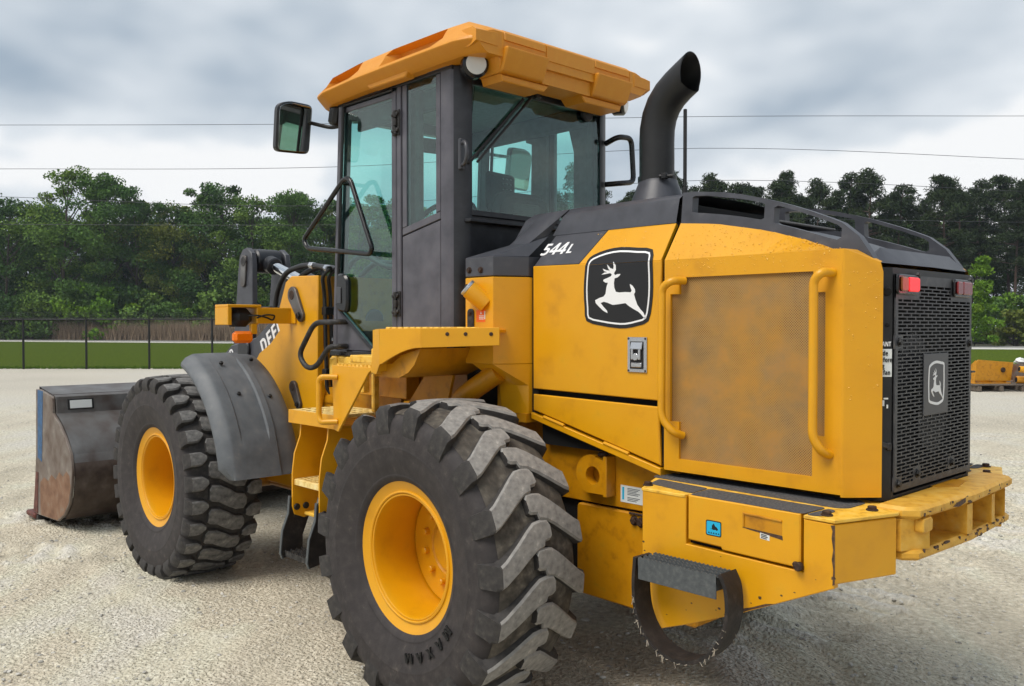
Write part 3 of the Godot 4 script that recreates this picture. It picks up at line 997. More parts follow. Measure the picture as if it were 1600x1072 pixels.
func rail(h: Node3D, s: float) -> void:
	# stations: x, bottom, opening bottom, opening top, top (opening collapsed where there is none)
	var st := [[0.990, 2.262, 2.30, 2.36, 2.398], [1.045, 2.258, 2.306, 2.372, 2.396], [1.060, 2.257, 2.301, 2.376, 2.395], [1.12, 2.250, 2.293, 2.371, 2.388], [1.21, 2.238, 2.279, 2.354, 2.376], [1.30, 2.223, 2.262, 2.337, 2.357], [1.395, 2.204, 2.240, 2.312, 2.331], [1.410, 2.201, 2.246, 2.303, 2.327], [1.455, 2.190, 2.225, 2.285, 2.313], [1.472, 2.186, 2.216, 2.292, 2.308], [1.54, 2.166, 2.196, 2.268, 2.285], [1.62, 2.142, 2.170, 2.238, 2.255], [1.70, 2.112, 2.142, 2.206, 2.222], [1.735, 2.099, 2.132, 2.190, 2.206], [1.752, 2.093, 2.140, 2.176, 2.198], [1.823, 2.066, 2.10, 2.12, 2.140], [1.872, 2.048, 2.055, 2.06, 2.070], [1.886, 2.042, 2.044, 2.046, 2.048]]
	var open := [1, 2, 3, 4, 5, 6, 8, 9, 10, 11, 12, 13]
	var mb := MB.new()
	var zo := func(y: float, inside: bool) -> float: return ((0.438 - (y - 2.2) * 0.10) - (0.045 if inside else 0.0)) * s
	for i in st.size() - 1:
		var a: Array = st[i]
		var b: Array = st[i + 1]
		var bands: Array = [[1, 2], [3, 4]] if i in open else [[1, 4]]
		for bd in bands:
			for inside in [false, true]:
				var p := [Vector3(a[0], a[bd[0]], zo.call(a[bd[0]], inside)), Vector3(b[0], b[bd[0]], zo.call(b[bd[0]], inside)), Vector3(b[0], b[bd[1]], zo.call(b[bd[1]], inside)), Vector3(a[0], a[bd[1]], zo.call(a[bd[1]], inside))]
				if inside == (s < 0):
					mb.quad(p[0], p[1], p[2], p[3])
				else:
					mb.quad(p[3], p[2], p[1], p[0])
			for k in 2:
				var e: int = bd[k]
				var p := [Vector3(a[0], a[e], zo.call(a[e], false)), Vector3(b[0], b[e], zo.call(b[e], false)), Vector3(b[0], b[e], zo.call(b[e], true)), Vector3(a[0], a[e], zo.call(a[e], true))]
				if (k == 1) == (s > 0):
					mb.quad(p[0], p[1], p[2], p[3])
				else:
					mb.quad(p[3], p[2], p[1], p[0])
		# upright faces at the ends of an opening
		if (i in open) != ((i - 1) in open) or i == 0:
			var lo := 2 if i > 0 else 1
			var hi := 3 if i > 0 else 4
			var p := [Vector3(a[0], a[lo], zo.call(a[lo], false)), Vector3(a[0], a[lo], zo.call(a[lo], true)), Vector3(a[0], a[hi], zo.call(a[hi], true)), Vector3(a[0], a[hi], zo.call(a[hi], false))]
			if i in open:
				mb.quad(p[0], p[1], p[2], p[3])
			else:
				mb.quad(p[3], p[2], p[1], p[0])
	# fix the band between bottom and opening: indices 1..2 are below it, so close down to the body
	for i in st.size() - 1:
		var a: Array = st[i]
		var b: Array = st[i + 1]
		var p := [Vector3(a[0], a[1] - 0.03, zo.call(a[1], false)), Vector3(b[0], b[1] - 0.03, zo.call(b[1], false)), Vector3(b[0], b[1], zo.call(b[1], false)), Vector3(a[0], a[1], zo.call(a[1], false))]
		if s > 0:
			mb.quad(p[0], p[1], p[2], p[3])
		else:
			mb.quad(p[3], p[2], p[1], p[0])
	part("hood_rail", mb, "charcoal", h, 30.0)


# sheet with staggered slots in local x,y from 0,0 to w,h; bars and webs butt against each other
func slotted(mb: MB, xf: Transform3D, w: float, h: float, rows: int, cols: int, bar: float, web: float, thick: float, margin: float) -> void:
	var ph := (h - 2 * margin) / rows
	var pw := (w - 2 * margin) / cols
	for k in rows + 1:
		var y := margin + k * ph
		var lo := y - bar * 0.5 if k > 0 else 0.0
		var hi := y + bar * 0.5 if k < rows else h
		mb.block(xf * Transform3D(Basis(), Vector3(w * 0.5, (lo + hi) * 0.5, 0)), Vector3(w, hi - lo, thick))
	for k in rows:
		var lo := margin + k * ph + bar * 0.5
		var hi := margin + (k + 1) * ph - bar * 0.5
		var y := (lo + hi) * 0.5
		for e: float in [margin * 0.5, w - margin * 0.5]:
			mb.block(xf * Transform3D(Basis(), Vector3(e, y, 0)), Vector3(margin, hi - lo, thick))
		var off := 0.0 if k % 2 else 0.5
		for c in cols + 1:
			var x := margin + (c + off) * pw
			if x > margin + web and x < w - margin - web:
				mb.block(xf * Transform3D(Basis(), Vector3(x, y, 0)), Vector3(web, hi - lo, thick))


func tail(machine: Node3D) -> void:
	var g := holder("radiator_guard", machine)
	var housing := MB.new()
	housing.prism([Vector2(1.80, 0.43), Vector2(1.900, 0.43), Vector2(1.930, 0.392), Vector2(1.930, 0.372), Vector2(1.85, 0.372)], 1.132, 2.018, 0.0, flat())
	housing.prism([Vector2(1.80, -0.43), Vector2(1.900, -0.43), Vector2(1.930, -0.392), Vector2(1.930, -0.372), Vector2(1.85, -0.372)], 1.132, 2.018, 0.0, flat())
	housing.box(Vector3(1.80, 1.132, -0.372), Vector3(1.93, 1.150, 0.372))
	housing.box(Vector3(1.80, 1.992, -0.372), Vector3(1.93, 2.018, 0.372))
	part("guard_housing", housing, "black", g)
	var dark := MB.new()
	dark.box(Vector3(1.862, 1.15, -0.372), Vector3(1.868, 1.992, 0.372))
	part("radiator_core", dark, "void_black", g)
	for k in 2:
		var duct := MB.new()
		duct.rod(Vector3(1.87, 1.62 - k * 0.2, 0.10 - k * 0.2), Vector3(1.89, 1.62 - k * 0.2, 0.10 - k * 0.2), 0.15, 24)
		part("fan_shroud", duct, "cab_dark", g)
	var xf := Transform3D(Basis(Vector3(0, 0, -1), Vector3(0, 1, 0), Vector3(1, 0, 0)), Vector3(1.937, 1.165, 0.385))
	var sheet := MB.new()
	slotted(sheet, xf, 0.77, 0.828, 56, 9, 0.005, 0.010, 0.006, 0.022)
	# solid areas: lamp backs, badge plate, bolt pads
	for q in [[0.385, 0.17, 1.903, 1.993], [-0.15, -0.385, 1.903, 1.993]]:
		sheet.box(Vector3(1.9335, q[2], q[1]), Vector3(1.9408, q[3], q[0]))
	sheet.box(Vector3(1.9335, 1.955, -0.16), Vector3(1.9406, 1.9925, 0.175))
	for q in [[0.18, 1.215], [-0.17, 1.222], [0.355, 1.195], [0.355, 1.735], [-0.355, 1.72]]:
		sheet.box(Vector3(1.9335, q[1] - 0.026, q[0] - 0.035), Vector3(1.9405, q[1] + 0.026, q[0] + 0.035))
	part("grille_sheet", sheet, "grille_paint", g)
	for q in [[0.18, 1.215], [-0.17, 1.222], [0.355, 1.195], [0.355, 1.735], [-0.355, 1.72]]:
		var b := MB.new()
		b.bolt(Vector3(1.9405, q[1], q[0]), Vector3(1, 0, 0), 0.013)
		part("grille_bolt", b, "black", g)
	var badge := MB.new()
	badge.box(Vector3(1.9405, 1.437, -0.12), Vector3(1.944, 1.685, 0.13), 0.001)
	part("badge_plate", badge, "decal_grey", g)
	# the same shield and deer, small, white on the plate; hood x runs to -z here
	var put := func(p: Vector2) -> Vector2: return Vector2(0.0045 - (p.x - 0.7175) * 0.40, 1.5645 + (p.y - 1.973) * 0.485)
	var ring := MB.new()
	var oz: Array = []
	var iz: Array = []
	for p in inset(shield(), 0.002):
		oz.append(put.call(p))
	for p in inset(shield(), 0.024):
		iz.append(put.call(p))
	for i in oz.size():
		var j := (i + 1) % oz.size()
		ring.prism([oz[i], oz[j], iz[j], iz[i]], 1.9441, 1.9452, 0.0, across())
	part("badge_line", ring, "white_print", g)
	var small := MB.new()
	var dz: Array = []
	for p in deer():
		dz.append(put.call(p))
	small.prism(dz, 1.9441, 1.9454, 0.0, across())
	part("badge_deer", small, "white_print", g)
	var prn := MB.new()
	prn.rod(Vector3(1.90, 1.58, -0.45), Vector3(1.90, 1.58, -0.43), 0.012, 8)
	prn.box(Vector3(1.885, 1.555, -0.465), Vector3(1.915, 1.59, -0.450), 0.003)
	prn.box(Vector3(1.88, 1.588, -0.485), Vector3(1.925, 1.596, -0.435), 0.002)
	part("guard_latch", prn, "black", g)
	# warning label at the side, half hidden behind the yellow corner panel
	var ang := Basis(Vector3(0.619, 0, -0.785), Vector3(0, 1, 0), Vector3(0.785, 0, 0.619))
	var lb := MB.new()
	lb.block(Transform3D(ang, Vector3(1.917, 1.657, 0.4125)), Vector3(0.044, 0.105, 0.002))
	part("warning_label", lb, "sticker_white", g)
	var rows := [["ANT", 1.728, "white_print", 0.0], ["de", 1.693, "dark_print", -0.004], ["efore", 1.668, "dark_print", 0.0], ["g", 1.645, "dark_print", -0.012], ["fan", 1.620, "dark_print", 0.002]]
	for r in rows:
		text("label_text", r[0], "Droid Sans", true, 0.024, 0.001, r[2], g, Transform3D(ang * Basis.from_scale(Vector3(0.75, 1, 1)), Vector3(1.919, r[1], 0.4145) + ang.x * r[3]))
	var worn := MB.new()
	for q in [[0.0, 1.522, 0.018, 0.006], [-0.01, 1.505, 0.008, 0.022], [0.006, 1.492, 0.006, 0.014]]:
		worn.block(Transform3D(ang, Vector3(1.917, q[1], 0.4125) + ang.x * q[0]), Vector3(q[2], q[3], 0.0015))
	part("torn_label", worn, "sticker_white", g)
	var hl := MB.new()
	hl.rod(Vector3(1.912, 1.93, 0.40), Vector3(1.922, 1.925, 0.418), 0.016, 12, 0.002)
	hl.rod(Vector3(1.912, 1.80, 0.40), Vector3(1.922, 1.80, 0.4125), 0.008, 10, 0.002)
	part("side_hole", hl, "void_black", g)
	var catch := MB.new()
	catch.block(Transform3D(ang * Basis(Vector3(0, 0, 1), -0.35), Vector3(1.916, 1.345, 0.414)), Vector3(0.05, 0.022, 0.014), 0.004)
	catch.block(Transform3D(ang, Vector3(1.925, 1.340, 0.402)), Vector3(0.018, 0.03, 0.02), 0.004)
	part("side_catch", catch, "dark_steel", g)
	# tail lamps
	for s: float in [1.0, -1.0]:
		var zc := 0.297 if s > 0 else -0.254
		var fr := MB.new()
		fr.prism(rounded2([Vector2(zc - 0.098, 1.917), Vector2(zc + 0.098, 1.917), Vector2(zc + 0.098, 1.993), Vector2(zc - 0.098, 1.993)], 0.02), 1.9405, 1.953, 0.004, across())
		part("lamp_frame", fr, "gloss_black", g)
		var l1 := MB.new()
		l1.prism(rounded2([Vector2(zc - 0.082, 1.928), Vector2(zc + 0.020, 1.928), Vector2(zc + 0.020, 1.983), Vector2(zc - 0.082, 1.983)], 0.012), 1.953, 1.962, 0.004, across())
		part("brake_lens", l1, "red_lit" if s > 0 else "red_unlit", g)
		var l2 := MB.new()
		l2.prism(rounded2([Vector2(zc + 0.021, 1.928), Vector2(zc + 0.082, 1.928), Vector2(zc + 0.082, 1.983), Vector2(zc + 0.021, 1.983)], 0.012), 1.953, 1.9615, 0.004, across())
		part("turn_lens", l2, "amber_dark" if s > 0 else "red_unlit", g)
		var scr := MB.new()
		scr.rod(Vector3(1.94, 1.995, zc - 0.10), Vector3(1.955, 1.995, zc - 0.10), 0.012, 8, 0.002)
		part("lamp_screw", scr, "black", g)
	var lamp := OmniLight3D.new()
	lamp.name = "brake_lamp_light"
	lamp.position = Vector3(2.0, 1.955, 0.268)
	lamp.light_color = Color(1.0, 0.03, 0.08)
	lamp.light_energy = 0.0015
	lamp.light_size = 0.04
	lamp.omni_range = 3.0
	lamp.omni_attenuation = 2.0
	lamp.shadow_enabled = true
	g.add_child(lamp, true)


func rounded2(pts: Array, r: float, n := 4) -> Array:
	var out: Array = []
	var c := pts.size()
	for i in c:
		var p: Vector2 = pts[i]
		var a: Vector2 = (pts[(i + c - 1) % c] - p)
		var b: Vector2 = (pts[(i + 1) % c] - p)
		var rr := minf(r, minf(a.length(), b.length()) * 0.48)
		var p0 := p + a.normalized() * rr
		var p1 := p + b.normalized() * rr
		for k in n + 1:
			var t := float(k) / n
			out.append(p0.lerp(p, t).lerp(p.lerp(p1, t), t))
	return out


func counterweight(machine: Node3D) -> void:
	var c := holder("counterweight", machine)
	for s: float in [1.0, -1.0]:
		var mir := Transform3D(Basis.from_scale(Vector3(1, 1, s)), Vector3.ZERO)
		# side box: the outer plate with a hatch opening, made of butted pieces
		var side := MB.new()
		side.prism(v2([1.085, 0.545, 1.130, 0.540, 1.306, 0.606, 1.530, 0.700, 1.922, 0.884, 1.922, 1.108, 1.808, 1.110, 1.808, 0.920, 1.304, 0.930, 1.304, 1.118, 1.085, 1.118]), 0.79, 0.826, 0.003, mir)
		part("side_plate", side, "yellow_paint", c)
		var rearp := MB.new()
		rearp.prism([Vector2(1.922, 0.826), Vector2(1.930, 0.818), Vector2(2.018, 0.548), Vector2(1.99, 0.53), Vector2(1.90, 0.80)], 0.90, 1.108, 0.004, mir * flat())
		part("corner_plate", rearp, "yellow_paint", c)
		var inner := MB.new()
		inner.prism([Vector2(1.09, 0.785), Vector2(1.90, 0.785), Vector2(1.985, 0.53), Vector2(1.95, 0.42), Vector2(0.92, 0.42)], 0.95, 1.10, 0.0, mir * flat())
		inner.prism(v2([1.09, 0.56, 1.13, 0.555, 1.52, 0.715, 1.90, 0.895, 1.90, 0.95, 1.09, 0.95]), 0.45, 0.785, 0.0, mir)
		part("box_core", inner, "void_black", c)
		# deck plate laid over the box
		var deck := MB.new()
		deck.prism([Vector2(1.083, 0.829), Vector2(1.300, 0.829), Vector2(1.300, 0.79), Vector2(1.810, 0.79), Vector2(1.810, 0.829), Vector2(1.928, 0.829), Vector2(2.024, 0.545), Vector2(1.99, 0.40), Vector2(0.885, 0.40)], 1.112, 1.126, 0.003, mir * flat())
		part("deck_plate", deck, "yellow_worn_top", c)
		var hatch := MB.new()
		hatch.prism(v2([1.3145, 0.950, 1.466, 0.946, 1.472, 0.936, 1.797, 0.931, 1.797, 1.1275, 1.3145, 1.1275]), 0.80, 0.8285, 0.005, mir)
		hatch.box(Vector3(1.3125, 1.1145, 0.793 * s), Vector3(1.797, 1.1275, 0.800 * s))
		part("hatch", hatch, "yellow_paint", c)
		# pull recess: flat plate and edge strips, darker yellow standing in for shade
		var pocket := MB.new()
		pocket.prism(v2([1.565, 1.043, 1.726, 1.038, 1.726, 1.092, 1.565, 1.097]), 0.8287, 0.8292, 0.0, mir)
		part("pocket_shade", pocket, "yellow_dull", c)
		var shade := MB.new()
		shade.prism(v2([1.565, 1.091, 1.726, 1.086, 1.726, 1.092, 1.565, 1.097]), 0.8292, 0.834, 0.001, mir)
		shade.prism(v2([1.565, 1.043, 1.571, 1.043, 1.571, 1.091, 1.565, 1.091]), 0.8292, 0.834, 0.001, mir)
		part("pocket_shade_strips", shade, "yellow_dull", c)
		if s > 0:
			var wear := MB.new()
			wear.prism(v2([1.56, 1.040, 1.60, 1.035, 1.66, 1.029, 1.73, 1.020, 1.727, 1.036, 1.565, 1.042]), 0.8287, 0.8294, 0.0, mir)
			part("worn_edge", wear, "bare_chip", c)
			var st := MB.new()
			st.prism(rounded2(v2([1.400, 0.984, 1.470, 0.984, 1.470, 1.044, 1.400, 1.044]), 0.008), 0.8287, 0.8293, 0.0)
			part("drain_sticker_border", st, "decal_black", c)
			var st2 := MB.new()
			st2.prism(rounded2(v2([1.404, 0.988, 1.466, 0.988, 1.466, 1.040, 1.404, 1.040]), 0.006), 0.8293, 0.8298, 0.0)
			part("drain_sticker", st2, "sticker_blue", c)
			var ink := MB.new()
			ink.prism(v2([1.420, 1.012, 1.428, 1.012, 1.428, 1.024, 1.436, 1.034, 1.442, 1.024, 1.450, 1.020, 1.456, 1.012, 1.450, 1.006, 1.446, 1.010, 1.436, 1.008]), 0.8298, 0.8302, 0.0)
			for k in 5:
				ink.prism(v2([1.410 + k * 0.011, 0.993, 1.419 + k * 0.011, 0.993, 1.4145 + k * 0.011, 1.0]), 0.8298, 0.8302, 0.0)
			part("sticker_symbol", ink, "dark_print", c)
			var tag_ := MB.new()
			tag_.prism(v2([1.637, 1.012, 1.676, 1.008, 1.676, 1.028, 1.637, 1.033]), 0.8287, 0.8298, 0.0)
			part("small_label", tag_, "sticker_white", c)
			var tp := MB.new()
			for k in 3:
				tp.prism(v2([1.641, 1.026 - k * 0.006, 1.665 + 0.004 * (k % 2), 1.0235 - k * 0.006, 1.665 + 0.004 * (k % 2), 1.027 - k * 0.006, 1.641, 1.0295 - k * 0.006]), 0.8298, 0.8302, 0.0)
			part("label_print", tp, "dark_print", c)
			var chip := MB.new()
			chip.prism(v2([1.910, 1.104, 1.926, 1.107, 1.9265, 0.90, 1.918, 0.895, 1.921, 0.95, 1.915, 0.985, 1.920, 1.02, 1.914, 1.06, 1.917, 1.085]), 0.8263, 0.8268, 0.0)
			chip.prism(v2([1.50, 0.691, 1.56, 0.716, 1.60, 0.737, 1.66, 0.763, 1.70, 0.781, 1.66, 0.772, 1.60, 0.745, 1.56, 0.731, 1.52, 0.712, 1.48, 0.690]), 0.8263, 0.8268, 0.0)
			part("chipped_edge", chip, "bare_chip", c)
			var pin := MB.new()
			pin.rod(Vector3(1.797, 0.940, 0.826), Vector3(1.797, 0.940, 0.850), 0.016, 12, 0.003)
			pin.rod(Vector3(1.782, 0.945, 0.826), Vector3(1.782, 0.945, 0.842), 0.010, 6, 0.002)
			part("hatch_pin", pin, "rust_bolt", c)
		# anti-slip strips
		for q in [[[1.055, 0.735, 1.02, 0.625, 1.293, 0.655, 1.305, 0.79]], [[1.318, 0.822, 1.306, 0.665, 1.815, 0.672, 1.808, 0.826]], [[1.816, 0.823, 1.826, 0.675, 1.862, 0.69, 1.872, 0.80, 1.850, 0.823]], [[0.965, 0.60, 0.915, 0.44, 1.83, 0.44, 1.875, 0.48, 1.872, 0.61, 1.84, 0.64]]]:
			var st3 := MB.new()
			var o := v2(q[0])
			st3.prism(rounded2(o, 0.02), 1.1262 + (0.0016 if q[0][0] == 1.318 else 0.0), 1.1286 + (0.001 if q[0][0] == 1.318 else 0.0), 0.0, mir * flat())
			part("antislip_strip", st3, "antislip", c)
		for q in [[1.075, 0.775], [0.945, 0.47], [1.873, 0.782], [1.944, 0.58]]:
			var b := MB.new()
			b.bolt(Vector3(q[0], 1.1275, q[1] * s), Vector3.UP, 0.016)
			part("deck_bolt", b, "rust_bolt", c)
	# central casting with tow openings in its rear face
	var cast := MB.new()
	var top := [Vector2(1.93, 0.52), Vector2(2.03, 0.525), Vector2(2.078, 0.485), Vector2(2.100, 0.0), Vector2(2.078, -0.485), Vector2(2.03, -0.525), Vector2(1.93, -0.52)]
	cast.prism(top, 1.098, 1.142, 0.012, flat())
	var bot := [Vector2(1.93, 0.50), Vector2(2.025, 0.515), Vector2(2.070, 0.475), Vector2(2.092, 0.0), Vector2(2.070, -0.475), Vector2(2.025, -0.515), Vector2(1.93, -0.50)]
	cast.prism(bot, 0.945, 0.982, 0.010, flat())
	# uprights between the openings
	for q in [[0.525, 0.40, 0], [0.075, 0.025, 0], [-0.215, -0.255, 0], [-0.40, -0.525, 0]]:
		var f := func(z: float) -> float: return 2.096 - 0.022 * absf(z) / 0.485 if absf(z) < 0.485 else 2.074 - (absf(z) - 0.485) * 1.2
		cast.prism([Vector2(1.93, q[0]), Vector2(f.call(q[0]), q[0]), Vector2(f.call(q[1]), q[1]), Vector2(1.93, q[1])], 0.9815, 1.0985, 0.0, flat())
	part("rear_casting", cast, "yellow_cast", c)
	var recess := MB.new()
	recess.box(Vector3(1.90, 0.95, -0.50), Vector3(1.955, 1.10, 0.50))
	part("casting_web", recess, "yellow_cast", c)
	var rng := RandomNumberGenerator.new()
	rng.seed = 5
	var chips := MB.new()
	for k in 46:
		var z := rng.randf_range(-0.47, 0.47)
		var f := 2.0992 - 0.022 * absf(z) / 0.485
		var lower := rng.randf() < 0.6
		var y := (rng.randf_range(0.952, 0.978) if lower else rng.randf_range(1.104, 1.128))
		if lower:
			f -= 0.008
		var w := 0.004 + 0.03 * pow(rng.randf(), 2.5)
		var hh := rng.randf_range(0.003, 0.010)
		var pts: Array = []
		for i in 7:
			var a := TAU * i / 7
			var r := rng.randf_range(0.5, 1.0)
			pts.append(Vector2(z + cos(a) * w * r, y + sin(a) * hh * r))
		chips.prism(pts, f - 0.004, f + 0.0012, 0.0, across())
	var nicks := MB.new()
	for k in 20:
		var onto := rng.randf()
		var x := rng.randf_range(1.09, 1.92)
		var edge := lerpf(0.56, 0.885, clampf((x - 1.13) / 0.79, 0.0, 1.0))
		var y := edge + 0.008 + 0.05 * pow(rng.randf(), 3.0)
		if onto < 0.25:
			x = rng.randf_range(1.087, 1.10)
			y = rng.randf_range(0.6, 1.11)
		elif onto < 0.4:
			x = rng.randf_range(1.31, 1.79)
			y = 0.922 - rng.randf() * 0.012
		var pts: Array = []
		var w := 0.0015 + 0.007 * pow(rng.randf(), 2.0)
		for i in 6:
			var a := TAU * i / 6
			pts.append(Vector2(x + cos(a) * w * rng.randf_range(0.6, 1.6), y + sin(a) * w * rng.randf_range(0.4, 0.9)))
		nicks.prism(pts, 0.8255, 0.8264, 0.0)
	var np_ := part("paint_nicks", nicks, "bare_chip", c)
	np_.set_meta("kind", "stuff")
	var long_chip := [Vector2(0.215, 1.110), Vector2(0.16, 1.104), Vector2(0.10, 1.112), Vector2(0.065, 1.128), Vector2(0.075, 1.134), Vector2(0.12, 1.128), Vector2(0.18, 1.120)]
	chips.prism(long_chip, 2.080, 2.0955, 0.0, across())
	part("paint_chips", chips, "bare_chip", c)
	for q in [[0.30, 1.06], [0.22, 1.075], [0.28, 1.02]]:
		var b := MB.new()
		b.bolt(Vector3(1.955, q[1], q[0]), Vector3(1, 0, 0), 0.019)
		part("casting_bolt", b, "rust_bolt", c)
	var emb := MB.new()
	emb.prism(rounded2([Vector2(0.385, 1.045), Vector2(0.47, 1.045), Vector2(0.47, 1.098), Vector2(0.385, 1.098)], 0.015), 2.05, 2.0835, 0.004, across())
	part("cast_mark", emb, "yellow_cast", c)
	var notch := MB.new()
	notch.prism([Vector2(1.90, -0.22), Vector2(1.985, -0.22), Vector2(2.015, -0.05), Vector2(1.96, 0.02), Vector2(1.90, 0.02)], 1.1425, 1.144, 0.0, flat())
	part("notch_shade", notch, "yellow_dull", c)  # flat darker patch painting the shade of a notch in the top
	# rear foothold: serrated step on a hanging rubber strap
	var stp := holder("rear_step", machine)
	var br := MB.new()
	br.box(Vector3(1.165, 0.785, 0.948), Vector3(1.530, 0.868, 0.954), 0.0015)
	br.box(Vector3(1.165, 0.80, 0.832), Vector3(1.530, 0.868, 0.838), 0.0015)
	for k in 6:
		br.box(Vector3(1.165 + k * 0.072, 0.815, 0.838), Vector3(1.169 + k * 0.072, 0.864, 0.948))
	for row: float in [0.852, 0.884, 0.916, 0.951]:
		var teeth: Array = [Vector2(1.165, 0.84)]
		teeth.append(Vector2(1.530, 0.84))
		for k in range(38, -1, -1):
			teeth.append(Vector2(1.165 + 0.365 * k / 38.0, 0.871 + (0.006 if k % 2 else 0.0)))
		br.prism(teeth, row - 0.003, row + 0.0031)
	part("step_grating", br, "grip_grey", stp)
	var strap := MB.new()
	var curve: Array = []
	for q in [[1.150, 0.870], [1.140, 0.76], [1.150, 0.66], [1.185, 0.585], [1.245, 0.53], [1.330, 0.503], [1.420, 0.515], [1.500, 0.565], [1.555, 0.64], [1.582, 0.74], [1.570, 0.84], [1.545, 0.882]]:
		curve.append(Vector3(q[0], q[1], 0))
	curve = rounded(curve, 0.05, 3)
	var rings: Array = []
	for i in curve.size():
		var d: Vector3 = (curve[mini(i + 1, curve.size() - 1)] - curve[maxi(i - 1, 0)]).normalized()
		var nrm := Vector3(-d.y, d.x, 0) * 0.0075
		var p: Vector3 = curve[i]
		rings.append([p + nrm + Vector3(0, 0, 0.855), p - nrm + Vector3(0, 0, 0.855), p - nrm + Vector3(0, 0, 0.957), p + nrm + Vector3(0, 0, 0.957)])
	strap.loft(rings, true, true)
	part("rubber_strap", strap, "old_rubber", stp, 30.0)
	var fray := MB.new()
	for k in 70:
		var i := rng.randi_range(4, curve.size() - 10)
		var p: Vector3 = curve[i] + Vector3(0, -0.006, 0.957 if rng.randf() < 0.7 else 0.86)
		fray.tube([p, p + Vector3(rng.randf_range(-0.012, 0.012), rng.randf_range(-0.03, 0.012), rng.randf_range(-0.004, 0.012))], 0.0014, 4)
	part("frayed_cord", fray, "cord_pale", stp)
	for q in [[1.155, 0.845], [1.537, 0.855]]:
		for zz: float in [0.885, 0.93]:
			var b := MB.new()
			var side_ := -1.0 if q[0] < 1.3 else 1.0
			b.bolt(Vector3(q[0] + side_ * 0.012, q[1], zz), Vector3(side_, 0, 0), 0.013)
			part("step_bolt", b, "dark_steel", stp)


